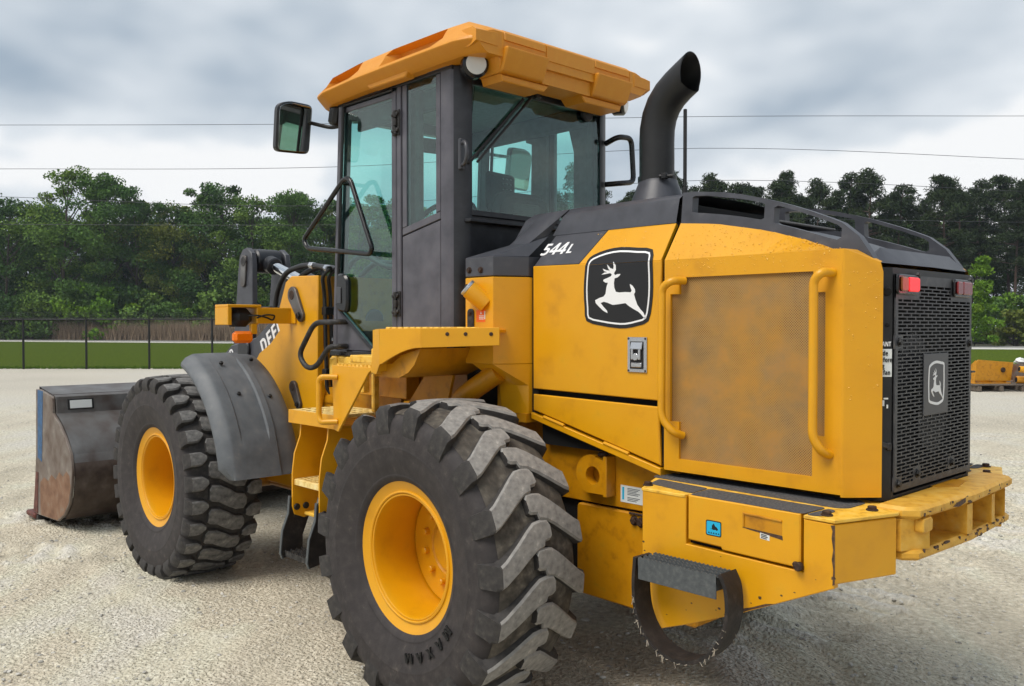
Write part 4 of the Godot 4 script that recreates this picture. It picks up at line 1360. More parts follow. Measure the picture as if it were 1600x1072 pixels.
func rear_frame(machine: Node3D) -> void:
	var f := holder("rear_frame", machine)
	for s: float in [1.0, -1.0]:
		var mir := Transform3D(Basis.from_scale(Vector3(1, 1, s)), Vector3.ZERO)
		var plate := MB.new()
		plate.prism(v2([-0.30, 1.24, -0.02, 1.345, 0.15, 1.345, 1.00, 1.15, 1.00, 0.925, 0.255, 0.920, 0.05, 0.955, -0.75, 0.95, -0.75, 0.62, -1.15, 0.55, -1.15, 0.95, -0.75, 1.20]), 0.425, 0.45, 0.004, mir)
		part("frame_plate", plate, "yellow_dull", f)
		var tank := MB.new()
		tank.prism(rounded2(v2([0.372, 0.455, 1.10, 0.445, 1.10, 0.910, 0.372, 0.910]), 0.03), 0.06, 0.452, 0.008, mir)
		part("fuel_tank", tank, "yellow_dull", f)
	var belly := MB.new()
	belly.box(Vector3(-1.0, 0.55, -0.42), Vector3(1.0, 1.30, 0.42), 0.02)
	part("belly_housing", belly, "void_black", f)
	var axle := MB.new()
	axle.rod(Vector3(0, 0.70, -0.92), Vector3(0, 0.70, 0.92), 0.17, 24, 0.02)
	axle.block(Transform3D(Basis(), Vector3(0, 0.70, 0)), Vector3(0.55, 0.5, 0.5), 0.1)
	part("rear_axle", axle, "yellow_dull", f)
	# tie-down eye
	var eye := MB.new()
	var prof: Array = []
	for k in 13:
		var a := deg_to_rad(75.0 + k * 15.0)
		prof.append([Vector2(0.525 + 0.098 * cos(a), 1.075 + 0.095 * sin(a)), Vector2(0.535 + 0.045 * cos(a), 1.070 + 0.045 * sin(a))])
	for k in range(1, 12):
		var a := deg_to_rad(255.0 + k * 15.0)
		var o := Vector2(0.61, 1.075 + 0.1 * sin(a)) if k < 11 and k > 0 else Vector2(0.55, 1.16)
		o.y = clampf(o.y, 0.985, 1.165)
		prof.append([o, Vector2(0.535 + 0.045 * cos(a), 1.070 + 0.045 * sin(a))])
	for i in prof.size():
		var j := (i + 1) % prof.size()
		eye.prism([prof[i][0], prof[j][0], prof[j][1], prof[i][1]], 0.46, 0.515)
	eye.box(Vector3(0.605, 0.975, 0.452), Vector3(0.628, 1.17, 0.522), 0.003)
	part("tie_down_eye", eye, "yellow_dull", f)
	var pin := MB.new()
	pin.rod(Vector3(0.555, 1.172, 0.49), Vector3(0.605, 1.178, 0.49), 0.012, 8, 0.002)
	part("eye_bolt", pin, "rust_bolt", f)
	var lab := MB.new()
	lab.box(Vector3(0.658, 0.953, 0.4502), Vector3(0.795, 1.034, 0.4512))
	part("coolant_label", lab, "sticker_white", f)
	var ink := MB.new()
	for k in 9:
		if k == 5:
			continue
		var w := 0.075 - 0.02 * float((k * 7) % 3) * 0.5
		ink.box(Vector3(0.700, 1.020 - k * 0.0072, 0.4512), Vector3(0.700 + w, 1.0235 - k * 0.0072, 0.4516))
	part("label_print", ink, "grey_print", f)
	var blue := MB.new()
	blue.box(Vector3(0.668, 0.965, 0.4512), Vector3(0.680, 1.025, 0.4516))
	part("label_stripe", blue, "sticker_blue", f)
	for q in [[0.745, 0.875], [0.785, 0.872]]:
		var b := MB.new()
		b.bolt(Vector3(q[0], q[1], 0.453), Vector3(0, 0, 1), 0.018)
		part("tank_bolt", b, "rust_bolt", f)
	var b2 := MB.new()
	b2.box(Vector3(0.715, 0.903, 0.452), Vector3(0.80, 0.913, 0.462), 0.002)
	part("tank_seam", b2, "rust_bolt", f)
	# hydraulic tank pillar between cab and hood
	var p := holder("hydraulic_tank", machine)
	for s: float in [1.0, -1.0]:
		var mir := Transform3D(Basis.from_scale(Vector3(1, 1, s)), Vector3.ZERO)
		var body := MB.new()
		var plan := [Vector2(-0.235, 0.48), Vector2(-0.155, 0.735), Vector2(0.060, 0.735), Vector2(0.142, 0.565), Vector2(0.142, 0.48)]
		body.prism(plan, 1.600, 2.045, 0.004, mir * flat())
		# the undercut foot
		body.loft([[mir * Vector3(-0.10, 1.60, 0.735), mir * Vector3(0.060, 1.60, 0.735), mir * Vector3(0.142, 1.60, 0.565), mir * Vector3(0.142, 1.60, 0.48)], [mir * Vector3(-0.02, 1.49, 0.62), mir * Vector3(0.09, 1.49, 0.60), mir * Vector3(0.142, 1.49, 0.565), mir * Vector3(0.142, 1.49, 0.48)], [mir * Vector3(-0.02, 1.345, 0.60), mir * Vector3(0.10, 1.345, 0.58), mir * Vector3(0.142, 1.345, 0.565), mir * Vector3(0.142, 1.345, 0.48)]], false)
		body.box(mir * Vector3(0.02, 1.345, 0.46), mir * Vector3(0.14, 1.60, 0.56))
		part("tank_shell", body, "yellow_paint", p)
		var cap := MB.new()
		cap.prism(plan, 2.049, 2.150, 0.004, mir * flat())
		var topq := [mir * Vector3(-0.235, 2.148, 0.48), mir * Vector3(-0.155, 2.150, 0.732), mir * Vector3(0.058, 2.150, 0.732), mir * Vector3(0.142, 2.150, 0.565)]
		var up := [mir * Vector3(-0.10, 2.26, 0.43), mir * Vector3(-0.03, 2.225, 0.52), mir * Vector3(0.10, 2.225, 0.52), mir * Vector3(0.155, 2.262, 0.432)]
		cap.loft([topq, up], false)
		cap.loft([[up[0], up[1], up[2], up[3]], [mir * Vector3(-0.05, 2.36, 0.40), mir * Vector3(0.02, 2.35, 0.405), mir * Vector3(0.12, 2.36, 0.403), mir * Vector3(0.215, 2.362, 0.401)], [mir * Vector3(-0.02, 2.395, 0.36), mir * Vector3(0.03, 2.395, 0.36), mir * Vector3(0.15, 2.398, 0.36), mir * Vector3(0.235, 2.40, 0.36)], [mir * Vector3(-0.02, 2.40, 0), mir * Vector3(0.03, 2.40, 0), mir * Vector3(0.15, 2.402, 0), mir * Vector3(0.235, 2.404, 0)]], false)
		part("tank_cowl", cap, "charcoal", p, 12.0)
		var seam := MB.new()
		seam.prism([Vector2(-0.22, 0.48), Vector2(-0.145, 0.725), Vector2(0.055, 0.725), Vector2(0.135, 0.56), Vector2(0.135, 0.48)], 2.04, 2.055, 0.0, mir * flat())
		seam.prism([Vector2(0.13, 0.40), Vector2(0.13, 0.54), Vector2(0.18, 0.535), Vector2(0.18, 0.40)], 1.35, 2.09, 0.0, mir * flat())
		part("seam_seal", seam, "void_black", p)
	var neck := MB.new()
	neck.rod(Vector3(-0.005, 1.905, 0.720), Vector3(-0.065, 1.985, 0.790), 0.048, 24, 0.004)
	part("filler_neck", neck, "yellow_paint", p, 60.0)
	var capm := MB.new()
	capm.rod(Vector3(-0.064, 1.984, 0.789), Vector3(-0.073, 1.996, 0.799), 0.047, 24, 0.003)
	part("filler_cap", capm, "bright_steel", p)
	var key := MB.new()
	key.rod(Vector3(-0.071, 1.994, 0.797), Vector3(-0.077, 2.002, 0.805), 0.012, 8, 0.002)
	part("cap_lock", key, "black", p)
	for q in [[-0.125, 2.085], [-0.035, 2.082]]:
		var b := MB.new()
		b.bolt(Vector3(q[0], q[1], 0.735), Vector3(0, 0, 1), 0.013)
		part("cowl_bolt", b, "rust_bolt", p)
	var gauge := MB.new()
	gauge.prism(rounded2(v2([-0.135, 1.74, -0.085, 1.74, -0.085, 1.885, -0.135, 1.885]), 0.024), 0.735, 0.744, 0.003)
	part("sight_gauge", gauge, "dark_steel", p)
	for yy: float in [1.86, 1.785]:
		var b := MB.new()
		b.bolt(Vector3(-0.11, yy, 0.744), Vector3(0, 0, 1), 0.009)
		part("gauge_bolt", b, "rust_bolt", p)
	var lb := MB.new()
	lb.box(Vector3(-0.07, 1.815, 0.7352), Vector3(0.0, 1.878, 0.7358))
	part("hazard_label", lb, "sticker_orange", p)
	var ink2 := MB.new()
	for k in 3:
		ink2.box(Vector3(-0.048, 1.845 - k * 0.008, 0.7358), Vector3(-0.012, 1.849 - k * 0.008, 0.7361))
	ink2.prism(v2([-0.04, 1.856, -0.026, 1.856, -0.033, 1.87]), 0.7358, 0.7361)
	ink2.box(Vector3(-0.008, 1.83, 0.7358), Vector3(0.0, 1.872, 0.7361))
	part("label_print", ink2, "sticker_white", p)


func platform(machine: Node3D) -> void:
	for s: float in [1.0, -1.0]:
		var mir := Transform3D(Basis.from_scale(Vector3(1, 1, s)), Vector3.ZERO)
		var p := holder("boarding_platform", machine)
		# upper platform fascia: angled panel with an arched underside, then the long panel
		var fa := MB.new()
		var q0 := Vector3(-0.365, 0, 1.135)
		var q1 := Vector3(-0.082, 0, 1.085)
		var dirx := (q1 - q0).normalized()
		var len0 := (q1 - q0).length()
		var fr := mir * Transform3D(Basis(dirx, Vector3.UP, dirx.cross(Vector3.UP)), q0)
		var arch: Array = [Vector2(0, 1.780), Vector2(0, 1.600)]
		for k in 7:
			var t := k / 6.0
			arch.append(Vector2(0.012 + (len0 - 0.012) * t, 1.600 + 0.088 * sin(t * PI * 0.5)))
		arch.append(Vector2(len0, 1.784))
		fa.prism(arch, -0.012, 0.0, 0.002, fr)
		part("arched_fascia", fa, "yellow_paint", p)
		var r0 := q1
		var r1 := Vector3(0.192, 0, 0.812)
		var dr := (r1 - r0).normalized()
		var fr2 := mir * Transform3D(Basis(dr, Vector3.UP, dr.cross(Vector3.UP)), r0)
		var fb := MB.new()
		var l2 := (r1 - r0).length()
		fb.prism([Vector2(0.001, 1.688), Vector2(l2, 1.700), Vector2(l2, 1.788), Vector2(0.001, 1.784)], -0.012, 0.0, 0.002, fr2)
		part("platform_fascia", fb, "yellow_paint", p)
		for x: float in [0.13, 0.22, 0.345]:
			var b := MB.new()
			b.rod(fr2 * Vector3(x, 1.756, -0.001), fr2 * Vector3(x, 1.756, 0.004), 0.010, 8, 0.002)
			part("fascia_bolt", b, "rust_bolt", p)
		# platform deck and its raised grip edge
		var deck := MB.new()
		deck.prism([Vector2(-0.40, 0.66), Vector2(-0.375, 1.12), Vector2(-0.085, 1.072), Vector2(0.178, 0.808), Vector2(0.08, 0.66)], 1.762, 1.776, 0.0, mir * flat())
		part("platform_deck", deck, "yellow_paint", p)
		var grip := MB.new()
		for k in 11:
			var x := -0.345 + k * 0.043
			for j in (4 if k < 9 else 1):
				grip.block(mir * Transform3D(Basis(Vector3.UP, 0.14), Vector3(x, 1.782, lerpf(1.085 - (k * 0.006 if k < 6 else 0.036 + (k - 6) * 0.041), 0.72, j / 3.0))), Vector3(0.034, 0.016, 0.03), 0.005)
		part("grip_cleats", grip, "yellow_worn_top", p)
		var under := MB.new()
		under.prism(v2([-0.40, 1.60, -0.36, 1.60, -0.28, 1.645, -0.12, 1.682, -0.13, 1.66, -0.17, 1.60, -0.22, 1.56, -0.30, 1.53, -0.52, 1.53, -0.48, 1.57]), 0.60, 1.06, 0.0, mir)
		part("wheel_arch", under, "yellow_dull", p)
		# upright side panel beside the step
		var sd := MB.new()
		sd.prism(v2([-0.84, 1.222, -0.795, 1.215, -0.755, 1.26, -0.50, 1.55, -0.45, 1.576, -0.855, 1.578]), 1.095, 1.11, 0.002, mir)
		part("step_side_panel", sd, "yellow_paint", p)
		var riser := MB.new()
		riser.loft([[mir * Vector3(-0.475, 1.555, 1.112), mir * Vector3(-0.445, 1.66, 1.12), mir * Vector3(-0.415, 1.778, 1.125)], [mir * Vector3(-0.425, 1.545, 1.113), mir * Vector3(-0.372, 1.600, 1.128), mir * Vector3(-0.365, 1.780, 1.135)]], false)
		riser.box(mir * Vector3(-0.455, 1.56, 0.66), mir * Vector3(-0.405, 1.775, 1.112), 0.0)
		part("riser", riser, "yellow_paint", p)
		# upper serrated tread
		var tr := MB.new()
		tr.box(mir * Vector3(-0.855, 1.545, 0.78), mir * Vector3(-0.46, 1.575, 1.094))
		for k in 10:
			tr.prism(v2([-0.84 + k * 0.038, 1.575, -0.81 + k * 0.038, 1.575, -0.817 + k * 0.038, 1.588, -0.833 + k * 0.038, 1.588]), 0.80, 1.09, 0.0, mir)
		part("upper_tread", tr, "yellow_worn_top", p)
		# lower landing with cut-outs
		var lf := MB.new()
		lf.box(mir * Vector3(-1.345, 1.222, 1.095), mir * Vector3(-0.845, 1.300, 1.107), 0.002)
		part("landing_fascia", lf, "yellow_paint", p)
		var lt := MB.new()
		slotted(lt, mir * Transform3D(Basis(Vector3(1, 0, 0), Vector3(0, 0, -1), Vector3(0, 1, 0)), Vector3(-1.345, 1.290, 1.095)), 0.50, 0.36, 5, 7, 0.030, 0.032, 0.018, 0.012)
		part("landing_tread", lt, "tread_plate", p)
		var lu := MB.new()
		lu.box(mir * Vector3(-1.34, 1.222, 0.74), mir * Vector3(-0.85, 1.236, 1.094))
		lu.box(mir * Vector3(-1.345, 1.222, 0.725), mir * Vector3(-0.845, 1.29, 0.735))
		part("landing_frame", lu, "yellow_dull", p)
		var post := MB.new()
		post.box(mir * Vector3(-0.875, 1.30, 0.80), mir * Vector3(-0.845, 1.665, 0.84), 0.006)
		post.box(mir * Vector3(-1.16, 1.575, 0.66), mir * Vector3(-0.46, 1.62, 0.80), 0.006)
		post.box(mir * Vector3(-1.17, 1.39, 0.68), mir * Vector3(-1.12, 1.62, 0.73), 0.006)
		part("step_support", post, "yellow_worn_top", p)
		var hb := MB.new()
		hb.tube(rounded([mir * Vector3(-0.80, 1.515, 1.108), mir * Vector3(-0.865, 1.515, 1.175), mir * Vector3(-0.885, 1.49, 1.175), mir * Vector3(-0.885, 1.295, 1.175), mir * Vector3(-0.865, 1.265, 1.175), mir * Vector3(-0.80, 1.27, 1.108)], 0.03), 0.0155, 12)
		part("step_handrail", hb, "yellow_paint", p, 60.0)
		var und := MB.new()
		var bk := MB.new()
		bk.box(mir * Vector3(-2.60, 0.90, 0.37), mir * Vector3(-1.20, 1.36, 0.39))
		part("step_backing", bk, "yellow_dull", p)
		und.prism(v2([-0.855, 1.23, -0.80, 1.225, -0.505, 1.545, -0.28, 1.53, -0.35, 1.30, -0.52, 1.12, -0.855, 1.20]), 0.70, 0.72, 0.002, mir)
		part("arch_liner", und, "yellow_dull", p)
		for q in [[-0.71, 1.275], [-0.655, 1.275]]:
			var b := MB.new()
			b.rod(mir * Vector3(q[0] + 0.12, q[1], 0.715), mir * Vector3(q[0] + 0.12, q[1], 0.74), 0.022, 12, 0.004)
			part("liner_bolt", b, "black", p)
		# ladder below: shaped stringers seen edge on, rungs, hanging lower step
		var l := holder("ladder", machine)
		for x: float in [-1.255, -0.955]:
			var stg := MB.new()
			stg.prism([Vector2(0.80, 1.222), Vector2(1.075, 1.222), Vector2(1.082, 1.15), Vector2(1.12, 1.05), Vector2(1.135, 0.93), Vector2(1.135, 0.74), Vector2(1.12, 0.69), Vector2(1.06, 0.665), Vector2(0.99, 0.68), Vector2(0.96, 0.80), Vector2(0.86, 0.95)], x - 0.006, x + 0.006, 0.001, mir * across())
			part("stringer", stg, "yellow_paint", l)
			var low := MB.new()
			low.prism([Vector2(1.13, 0.80), Vector2(1.14, 0.78), Vector2(1.15, 0.70), Vector2(1.19, 0.60), Vector2(1.20, 0.47), Vector2(1.19, 0.44), Vector2(1.06, 0.46), Vector2(1.06, 0.56), Vector2(1.02, 0.66), Vector2(1.0, 0.78)], x - 0.022, x - 0.008, 0.003, mir * across())
			part("hanger", low, "old_rubber", l)
			var eb := MB.new()
			var line := [Vector2(1.142, 0.80), Vector2(1.15, 0.70), Vector2(1.19, 0.60), Vector2(1.203, 0.47), Vector2(1.19, 0.438)]
			for k in 4:
				eb.prism([line[k], line[k + 1], line[k + 1] + Vector2(0.006, 0), line[k] + Vector2(0.006, 0)], x - 0.024, x - 0.004, 0.0, mir * across())
			part("worn_edge", eb, "grip_grey", l)
			for q in [[1.11, 0.735], [1.05, 0.735]]:
				var b := MB.new()
				b.rod(mir * Vector3(x + 0.005, q[1], q[0]), mir * Vector3(x + 0.018, q[1], q[0]), 0.020, 12, 0.004)
				part("hanger_bolt", b, "black", l)
		var rung := MB.new()
		rung.box(mir * Vector3(-1.249, 0.865, 1.115), mir * Vector3(-0.961, 0.90, 1.125), 0.002)
		slotted(rung, mir * Transform3D(Basis(Vector3(1, 0, 0), Vector3(0, 0, -1), Vector3(0, 1, 0)), Vector3(-1.249, 0.895, 1.115)), 0.288, 0.15, 4, 8, 0.010, 0.012, 0.012, 0.006)
		part("rung", rung, "tread_plate", l)
		var brace := MB.new()
		brace.box(mir * Vector3(-1.249, 0.68, 0.99), mir * Vector3(-0.961, 0.70, 1.06), 0.004)
		part("brace", brace, "yellow_worn_top", l)
		var lowr := MB.new()
		for k in 4:
			var teeth: Array = [Vector2(-1.262, 0.455), Vector2(-0.98, 0.455)]
			for j in range(20, -1, -1):
				teeth.append(Vector2(-1.262 + 0.282 * j / 20.0, 0.482 + (0.01 if j % 2 else 0.0)))
			lowr.prism(teeth, 1.07 + k * 0.036, 1.076 + k * 0.036, 0.0, mir)
		for k in 4:
			lowr.box(mir * Vector3(-1.255 + k * 0.09, 0.457, 1.07), mir * Vector3(-1.25 + k * 0.09, 0.478, 1.184))
		part("lower_step", lowr, "dark_steel", l)
		# hardware glimpsed between ladder and wheel
		var t := holder("wheel_well", machine)
		var cyl := MB.new()
		cyl.rod(mir * Vector3(-1.16, 0.74, 0.66), mir * Vector3(-1.16, 1.20, 0.66), 0.13, 24, 0.01)
		part("oil_tank", cyl, "yellow_dull", t)
		var elbow := MB.new()
		elbow.tube(rounded([mir * Vector3(-0.40, 1.30, 0.62), mir * Vector3(-0.20, 1.42, 0.72), mir * Vector3(0.02, 1.56, 0.66)], 0.1), 0.055, 16)
		part("duct_elbow", elbow, "yellow_dull", t, 60.0)
		var wellp := MB.new()
		wellp.box(mir * Vector3(-0.98, 0.96, 0.46), mir * Vector3(-0.42, 1.55, 0.47))
		wellp.box(mir * Vector3(-0.42, 1.30, 0.46), mir * Vector3(0.14, 1.345, 0.58))
		wellp.box(mir * Vector3(-0.10, 1.55, 0.56), mir * Vector3(0.06, 1.585, 0.66), 0.004)
		wellp.box(mir * Vector3(-0.06, 1.34, 0.56), mir * Vector3(-0.01, 1.56, 0.60), 0.004)
		part("well_panel", wellp, "yellow_dull", t)
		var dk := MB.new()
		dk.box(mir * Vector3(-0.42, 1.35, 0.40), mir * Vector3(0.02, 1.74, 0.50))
		part("well_shade_block", dk, "void_black", t)  # solid black block standing in for the shade below the platform


func cab(machine: Node3D) -> void:
	var c := holder("cab", machine)
	for s: float in [1.0, -1.0]:
		var mir := Transform3D(Basis.from_scale(Vector3(1, 1, s)), Vector3.ZERO)
		var side := MB.new()
		side.prism(v2([-1.615, 1.63, -1.562, 1.63, -1.562, 1.90, -1.487, 3.20, -1.532, 3.20]), 0.555, 0.637, 0.006, mir)
		part("front_pillar", side, "cab_grey", c)
		var hd := MB.new()
		hd.prism(v2([-1.54, 3.202, -0.385, 3.202, -0.385, 3.30, -1.53, 3.30]), 0.52, 0.639, 0.004, mir)
		part("roof_rail", hd, "cab_dark", c)
		var cl := MB.new()
		cl.prism(v2([-1.43, 3.215, -1.34, 3.215, -1.33, 3.226, -1.16, 3.226, -1.16, 3.26, -1.45, 3.26]), 0.639, 0.646, 0.002, mir)
		var cl2 := MB.new()
		cl2.prism(v2([-0.60, 3.22, -0.42, 3.22, -0.42, 3.262, -0.63, 3.262]), 0.639, 0.644, 0.002, mir)
		part("rail_plate", cl2, "cab_grey", c)
		part("rail_bracket", cl, "cab_grey", c)
		var slot := MB.new()
		slot.prism(rounded2(v2([-1.42, 3.226, -1.36, 3.226, -1.36, 3.248, -1.42, 3.248]), 0.01), 0.6455, 0.6475, 0.0, mir)
		part("bracket_slot", slot, "void_black", c)
		# door: black edge strip, rear rail, lower panel, glass
		var edge := MB.new()
		edge.tube([mir * Vector3(-1.545, 1.95, 0.640), mir * Vector3(-1.468, 3.19, 0.640)], 0.011, 8)
		edge.tube([mir * Vector3(-1.466, 3.192, 0.640), mir * Vector3(-0.93, 3.192, 0.640)], 0.009, 8)
		part("door_seal", edge, "black", c)
		var dr := MB.new()
		dr.prism(v2([-0.952, 1.64, -0.905, 1.64, -0.905, 3.185, -0.952, 3.185]), 0.605, 0.638, 0.005, mir)
		dr.prism(v2([-1.46, 3.150, -0.955, 3.150, -0.955, 3.182, -1.458, 3.182]), 0.612, 0.630, 0.003, mir)
		part("door_frame", dr, "cab_grey", c)
		var lowp := MB.new()
		lowp.prism(v2([-1.562, 1.64, -1.135, 1.64, -1.49, 1.875, -1.545, 1.93, -1.562, 1.90]), 0.600, 0.632, 0.003, mir)
		part("door_lower_panel", lowp, "cab_grey", c)
		var bar := MB.new()
		bar.tube([mir * Vector3(-1.545, 1.935, 0.645), mir * Vector3(-1.495, 1.88, 0.645), mir * Vector3(-1.135, 1.645, 0.645)], 0.011, 8)
		part("door_bar", bar, "cab_dark", c)
		var gl := MB.new()
		gl.prism(v2([-1.545, 1.935, -1.49, 1.88, -1.13, 1.645, -0.955, 1.645, -0.955, 3.148, -1.472, 3.148]), 0.6225, 0.6265, 0.0, mir)
		part("door_glass", gl, "cab_glass", c)
		var trim := MB.new()
		trim.prism(v2([-1.13, 1.65, -0.96, 1.65, -0.96, 1.70, -1.11, 1.70]), 0.595, 0.62, 0.004, mir)
		part("door_tray", trim, "black", c)
		var hb := MB.new()
		hb.prism(rounded2(v2([-1.520, 1.895, -1.405, 1.875, -1.385, 1.93, -1.385, 2.085, -1.42, 2.125, -1.515, 2.13]), 0.035), 0.632, 0.672, 0.012, mir)
		part("door_latch_box", hb, "gloss_black", c)
		var hbi := MB.new()
		hbi.prism(rounded2(v2([-1.50, 1.94, -1.45, 1.935, -1.45, 2.04, -1.50, 2.045]), 0.012), 0.672, 0.678, 0.002, mir)
		part("door_handle", hbi, "decal_grey", c)
		# post between door and window
		var post := MB.new()
		post.prism(v2([-0.897, 1.64, -0.856, 1.64, -0.856, 3.20, -0.897, 3.20]), 0.56, 0.640, 0.005, mir)
		part("door_post", post, "cab_grey", c)
		var gap := MB.new()
		gap.box(mir * Vector3(-0.906, 1.64, 0.57), mir * Vector3(-0.896, 3.20, 0.622))
		gap.box(mir * Vector3(-0.858, 1.64, 0.57), mir * Vector3(-0.848, 3.20, 0.622))
		gap.box(mir * Vector3(-0.492, 1.64, 0.57), mir * Vector3(-0.482, 3.20, 0.622))
		part("gap_seal", gap, "void_black", c)
		for yy: float in [2.99, 1.925]:
			var hg := MB.new()
			hg.box(mir * Vector3(-0.925, yy - 0.075, 0.638), mir * Vector3(-0.892, yy + 0.07, 0.652), 0.003)
			hg.box(mir * Vector3(-0.880, yy - 0.075, 0.640), mir * Vector3(-0.856, yy + 0.075, 0.650), 0.003)
			for k in 3:
				hg.rod(mir * Vector3(-0.887, yy - 0.07 + k * 0.05, 0.655), mir * Vector3(-0.887, yy - 0.03 + k * 0.05, 0.655), 0.012, 10, 0.002)
			for q in [[-0.912, 0.045], [-0.912, -0.05], [-0.868, 0.05], [-0.868, -0.045]]:
				hg.rod(mir * Vector3(q[0], yy + q[1], 0.648), mir * Vector3(q[0], yy + q[1], 0.663), 0.011, 8, 0.003)
			part("hinge", hg, "dark_steel", c)
		# rear side window and the panel below it
		var wf := MB.new()
		wf.prism(v2([-0.848, 2.325, -0.492, 2.393, -0.492, 2.435, -0.848, 2.367]), 0.60, 0.634, 0.003, mir)
		wf.prism(v2([-0.848, 2.368, -0.806, 2.376, -0.806, 3.20, -0.848, 3.20]), 0.60, 0.634, 0.003, mir)
		wf.prism(v2([-0.532, 2.429, -0.492, 2.437, -0.492, 3.20, -0.532, 3.20]), 0.60, 0.634, 0.003, mir)
		part("window_frame", wf, "cab_grey", c)
		var wg := MB.new()
		wg.prism(v2([-0.81, 2.372, -0.53, 2.426, -0.53, 3.20, -0.81, 3.20]), 0.6225, 0.6265, 0.0, mir)
		part("side_window", wg, "cab_glass", c)
		var lp := MB.new()
		lp.prism(v2([-0.848, 1.64, -0.492, 1.64, -0.492, 2.386, -0.848, 2.318]), 0.60, 0.634, 0.004, mir)
		part("side_panel", lp, "cab_grey", c)
		# rear corner pillar
		var rp := MB.new()
		rp.prism([Vector2(-0.482, 0.637), Vector2(-0.400, 0.637), Vector2(-0.383, 0.625), Vector2(-0.383, 0.58), Vector2(-0.482, 0.58)], 1.64, 3.30, 0.003, mir * flat())
		part("rear_pillar", rp, "cab_grey", c)
		var rc := MB.new()
		rc.prism([Vector2(-0.383, 0.628), Vector2(-0.352, 0.606), Vector2(-0.335, 0.555), Vector2(-0.335, 0.535), Vector2(-0.383, 0.535)], 1.64, 3.22, 0.003, mir * flat())
		part("rear_corner", rc, "cab_dark", c)
		# sill
		var sill := MB.new()
		sill.prism(v2([-1.63, 1.600, -0.38, 1.600, -0.38, 1.638, -1.62, 1.638]), 0.52, 0.652, 0.006, mir)
		part("sill", sill, "gloss_black", c)
		var base := MB.new()
		base.prism(v2([-1.60, 1.36, -0.86, 1.36, -0.86, 1.598, -1.60, 1.598]), 0.50, 0.60, 0.004, mir)
		part("cab_base", base, "yellow_dull", c)
		var kick := MB.new()
		kick.box(mir * Vector3(-1.52, 1.53, 0.60), mir * Vector3(-0.86, 1.598, 0.66), 0.008)
		kick.box(mir * Vector3(-1.60, 1.45, 0.62), mir * Vector3(-1.525, 1.60, 0.68), 0.02)
		part("kick_plate", kick, "yellow_worn_top", c)
		# triangular guard rail and lower loop handle by the door
		var gr := MB.new()
		var tri := [mir * Vector3(-1.34, 2.705, 0.72), mir * Vector3(-1.27, 2.70, 0.72), mir * Vector3(-1.035, 2.26, 0.72), mir * Vector3(-1.055, 2.225, 0.72), mir * Vector3(-1.78, 2.305, 0.72), mir * Vector3(-1.83, 2.365, 0.72)]
		var loop := rounded([tri[0].lerp(tri[5], 0.5)] + [tri[0], tri[1], tri[2], tri[3], tri[4], tri[5]] + [tri[0].lerp(tri[5], 0.5)], 0.06)
		gr.tube(loop, 0.0155, 12)
		gr.rod(mir * Vector3(-1.37, 2.685, 0.63), mir * Vector3(-1.37, 2.685, 0.72), 0.012, 8)
		gr.rod(mir * Vector3(-1.46, 2.268, 0.63), mir * Vector3(-1.46, 2.268, 0.72), 0.012, 8)
		part("guard_rail", gr, "gloss_black", c, 60.0)
		var lo := MB.new()
		lo.tube(rounded([mir * Vector3(-1.44, 1.820, 0.64), mir * Vector3(-1.44, 1.820, 0.72), mir * Vector3(-1.70, 1.815, 0.72), mir * Vector3(-1.90, 1.60, 0.72), mir * Vector3(-1.80, 1.515, 0.72), mir * Vector3(-1.68, 1.525, 0.72), mir * Vector3(-1.52, 1.66, 0.72), mir * Vector3(-1.44, 1.665, 0.72), mir * Vector3(-1.44, 1.665, 0.64)], 0.075), 0.0175, 12)
		part("boarding_handle", lo, "dark_steel", c, 60.0)
		# mirror on its arm
		var arm := MB.new()
		arm.tube(rounded([mir * Vector3(-1.56, 3.10, 0.56), mir * Vector3(-1.72, 3.105, 0.58), mir * Vector3(-1.79, 3.13, 0.66), mir * Vector3(-1.79, 3.14, 0.80 if s > 0 else 1.18)], 0.04), 0.013, 10)
		arm.box(mir * Vector3(-1.60, 3.03, 0.53), mir * Vector3(-1.55, 3.16, 0.58), 0.006)
		part("mirror_arm", arm, "black", c, 60.0)
		var yaw := Basis(Vector3.UP, -0.02 * s) * Basis(Vector3(0, 0, 1), -0.15)
		var mh := MB.new()
		var shape := rounded2([Vector2(-0.118, -0.155), Vector2(0.122, -0.165), Vector2(0.128, 0.13), Vector2(0.05, 0.165), Vector2(-0.122, 0.162)], 0.04)
		var mxf := Transform3D(yaw, Vector3(-1.765, 3.075, 0.818) if s > 0 else Vector3(-1.765, 3.05, -1.20)) * across()
		var shp: Array = []
		for q in shape:
			shp.append(Vector2(q.x * s, q.y))
		mh.prism(shp, -0.055, 0.004, 0.012, mxf)
		part("mirror_shell", mh, "gloss_black", c)
		var mg := MB.new()
		mg.prism(inset(shp, 0.012), 0.004, 0.0065, 0.001, mxf)
		part("mirror_glass", mg, "mirror_glass", c)
		# roof lamps
		var fl := MB.new()
		fl.block(Transform3D(Basis(Vector3(0, 0, 1), -0.25), mir * Vector3(-1.60, 3.16, 0.585)), Vector3(0.09, 0.13, 0.13), 0.02)
		part("front_lamp", fl, "black", c)
		var rl := MB.new()
		rl.rod(mir * Vector3(-0.275, 3.198, 0.585), mir * Vector3(-0.200, 3.192, 0.622), 0.072, 24, 0.012)
		rl.box(mir * Vector3(-0.31, 3.27, 0.58), mir * Vector3(-0.27, 3.32, 0.62))
		part("work_lamp", rl, "gloss_black", c)
		var rlg := MB.new()
		rlg.rod(mir * Vector3(-0.202, 3.192, 0.621), mir * Vector3(-0.1955, 3.1915, 0.6242), 0.056, 24, 0.002)
		part("lamp_lens", rlg, "lamp_reflector", c)
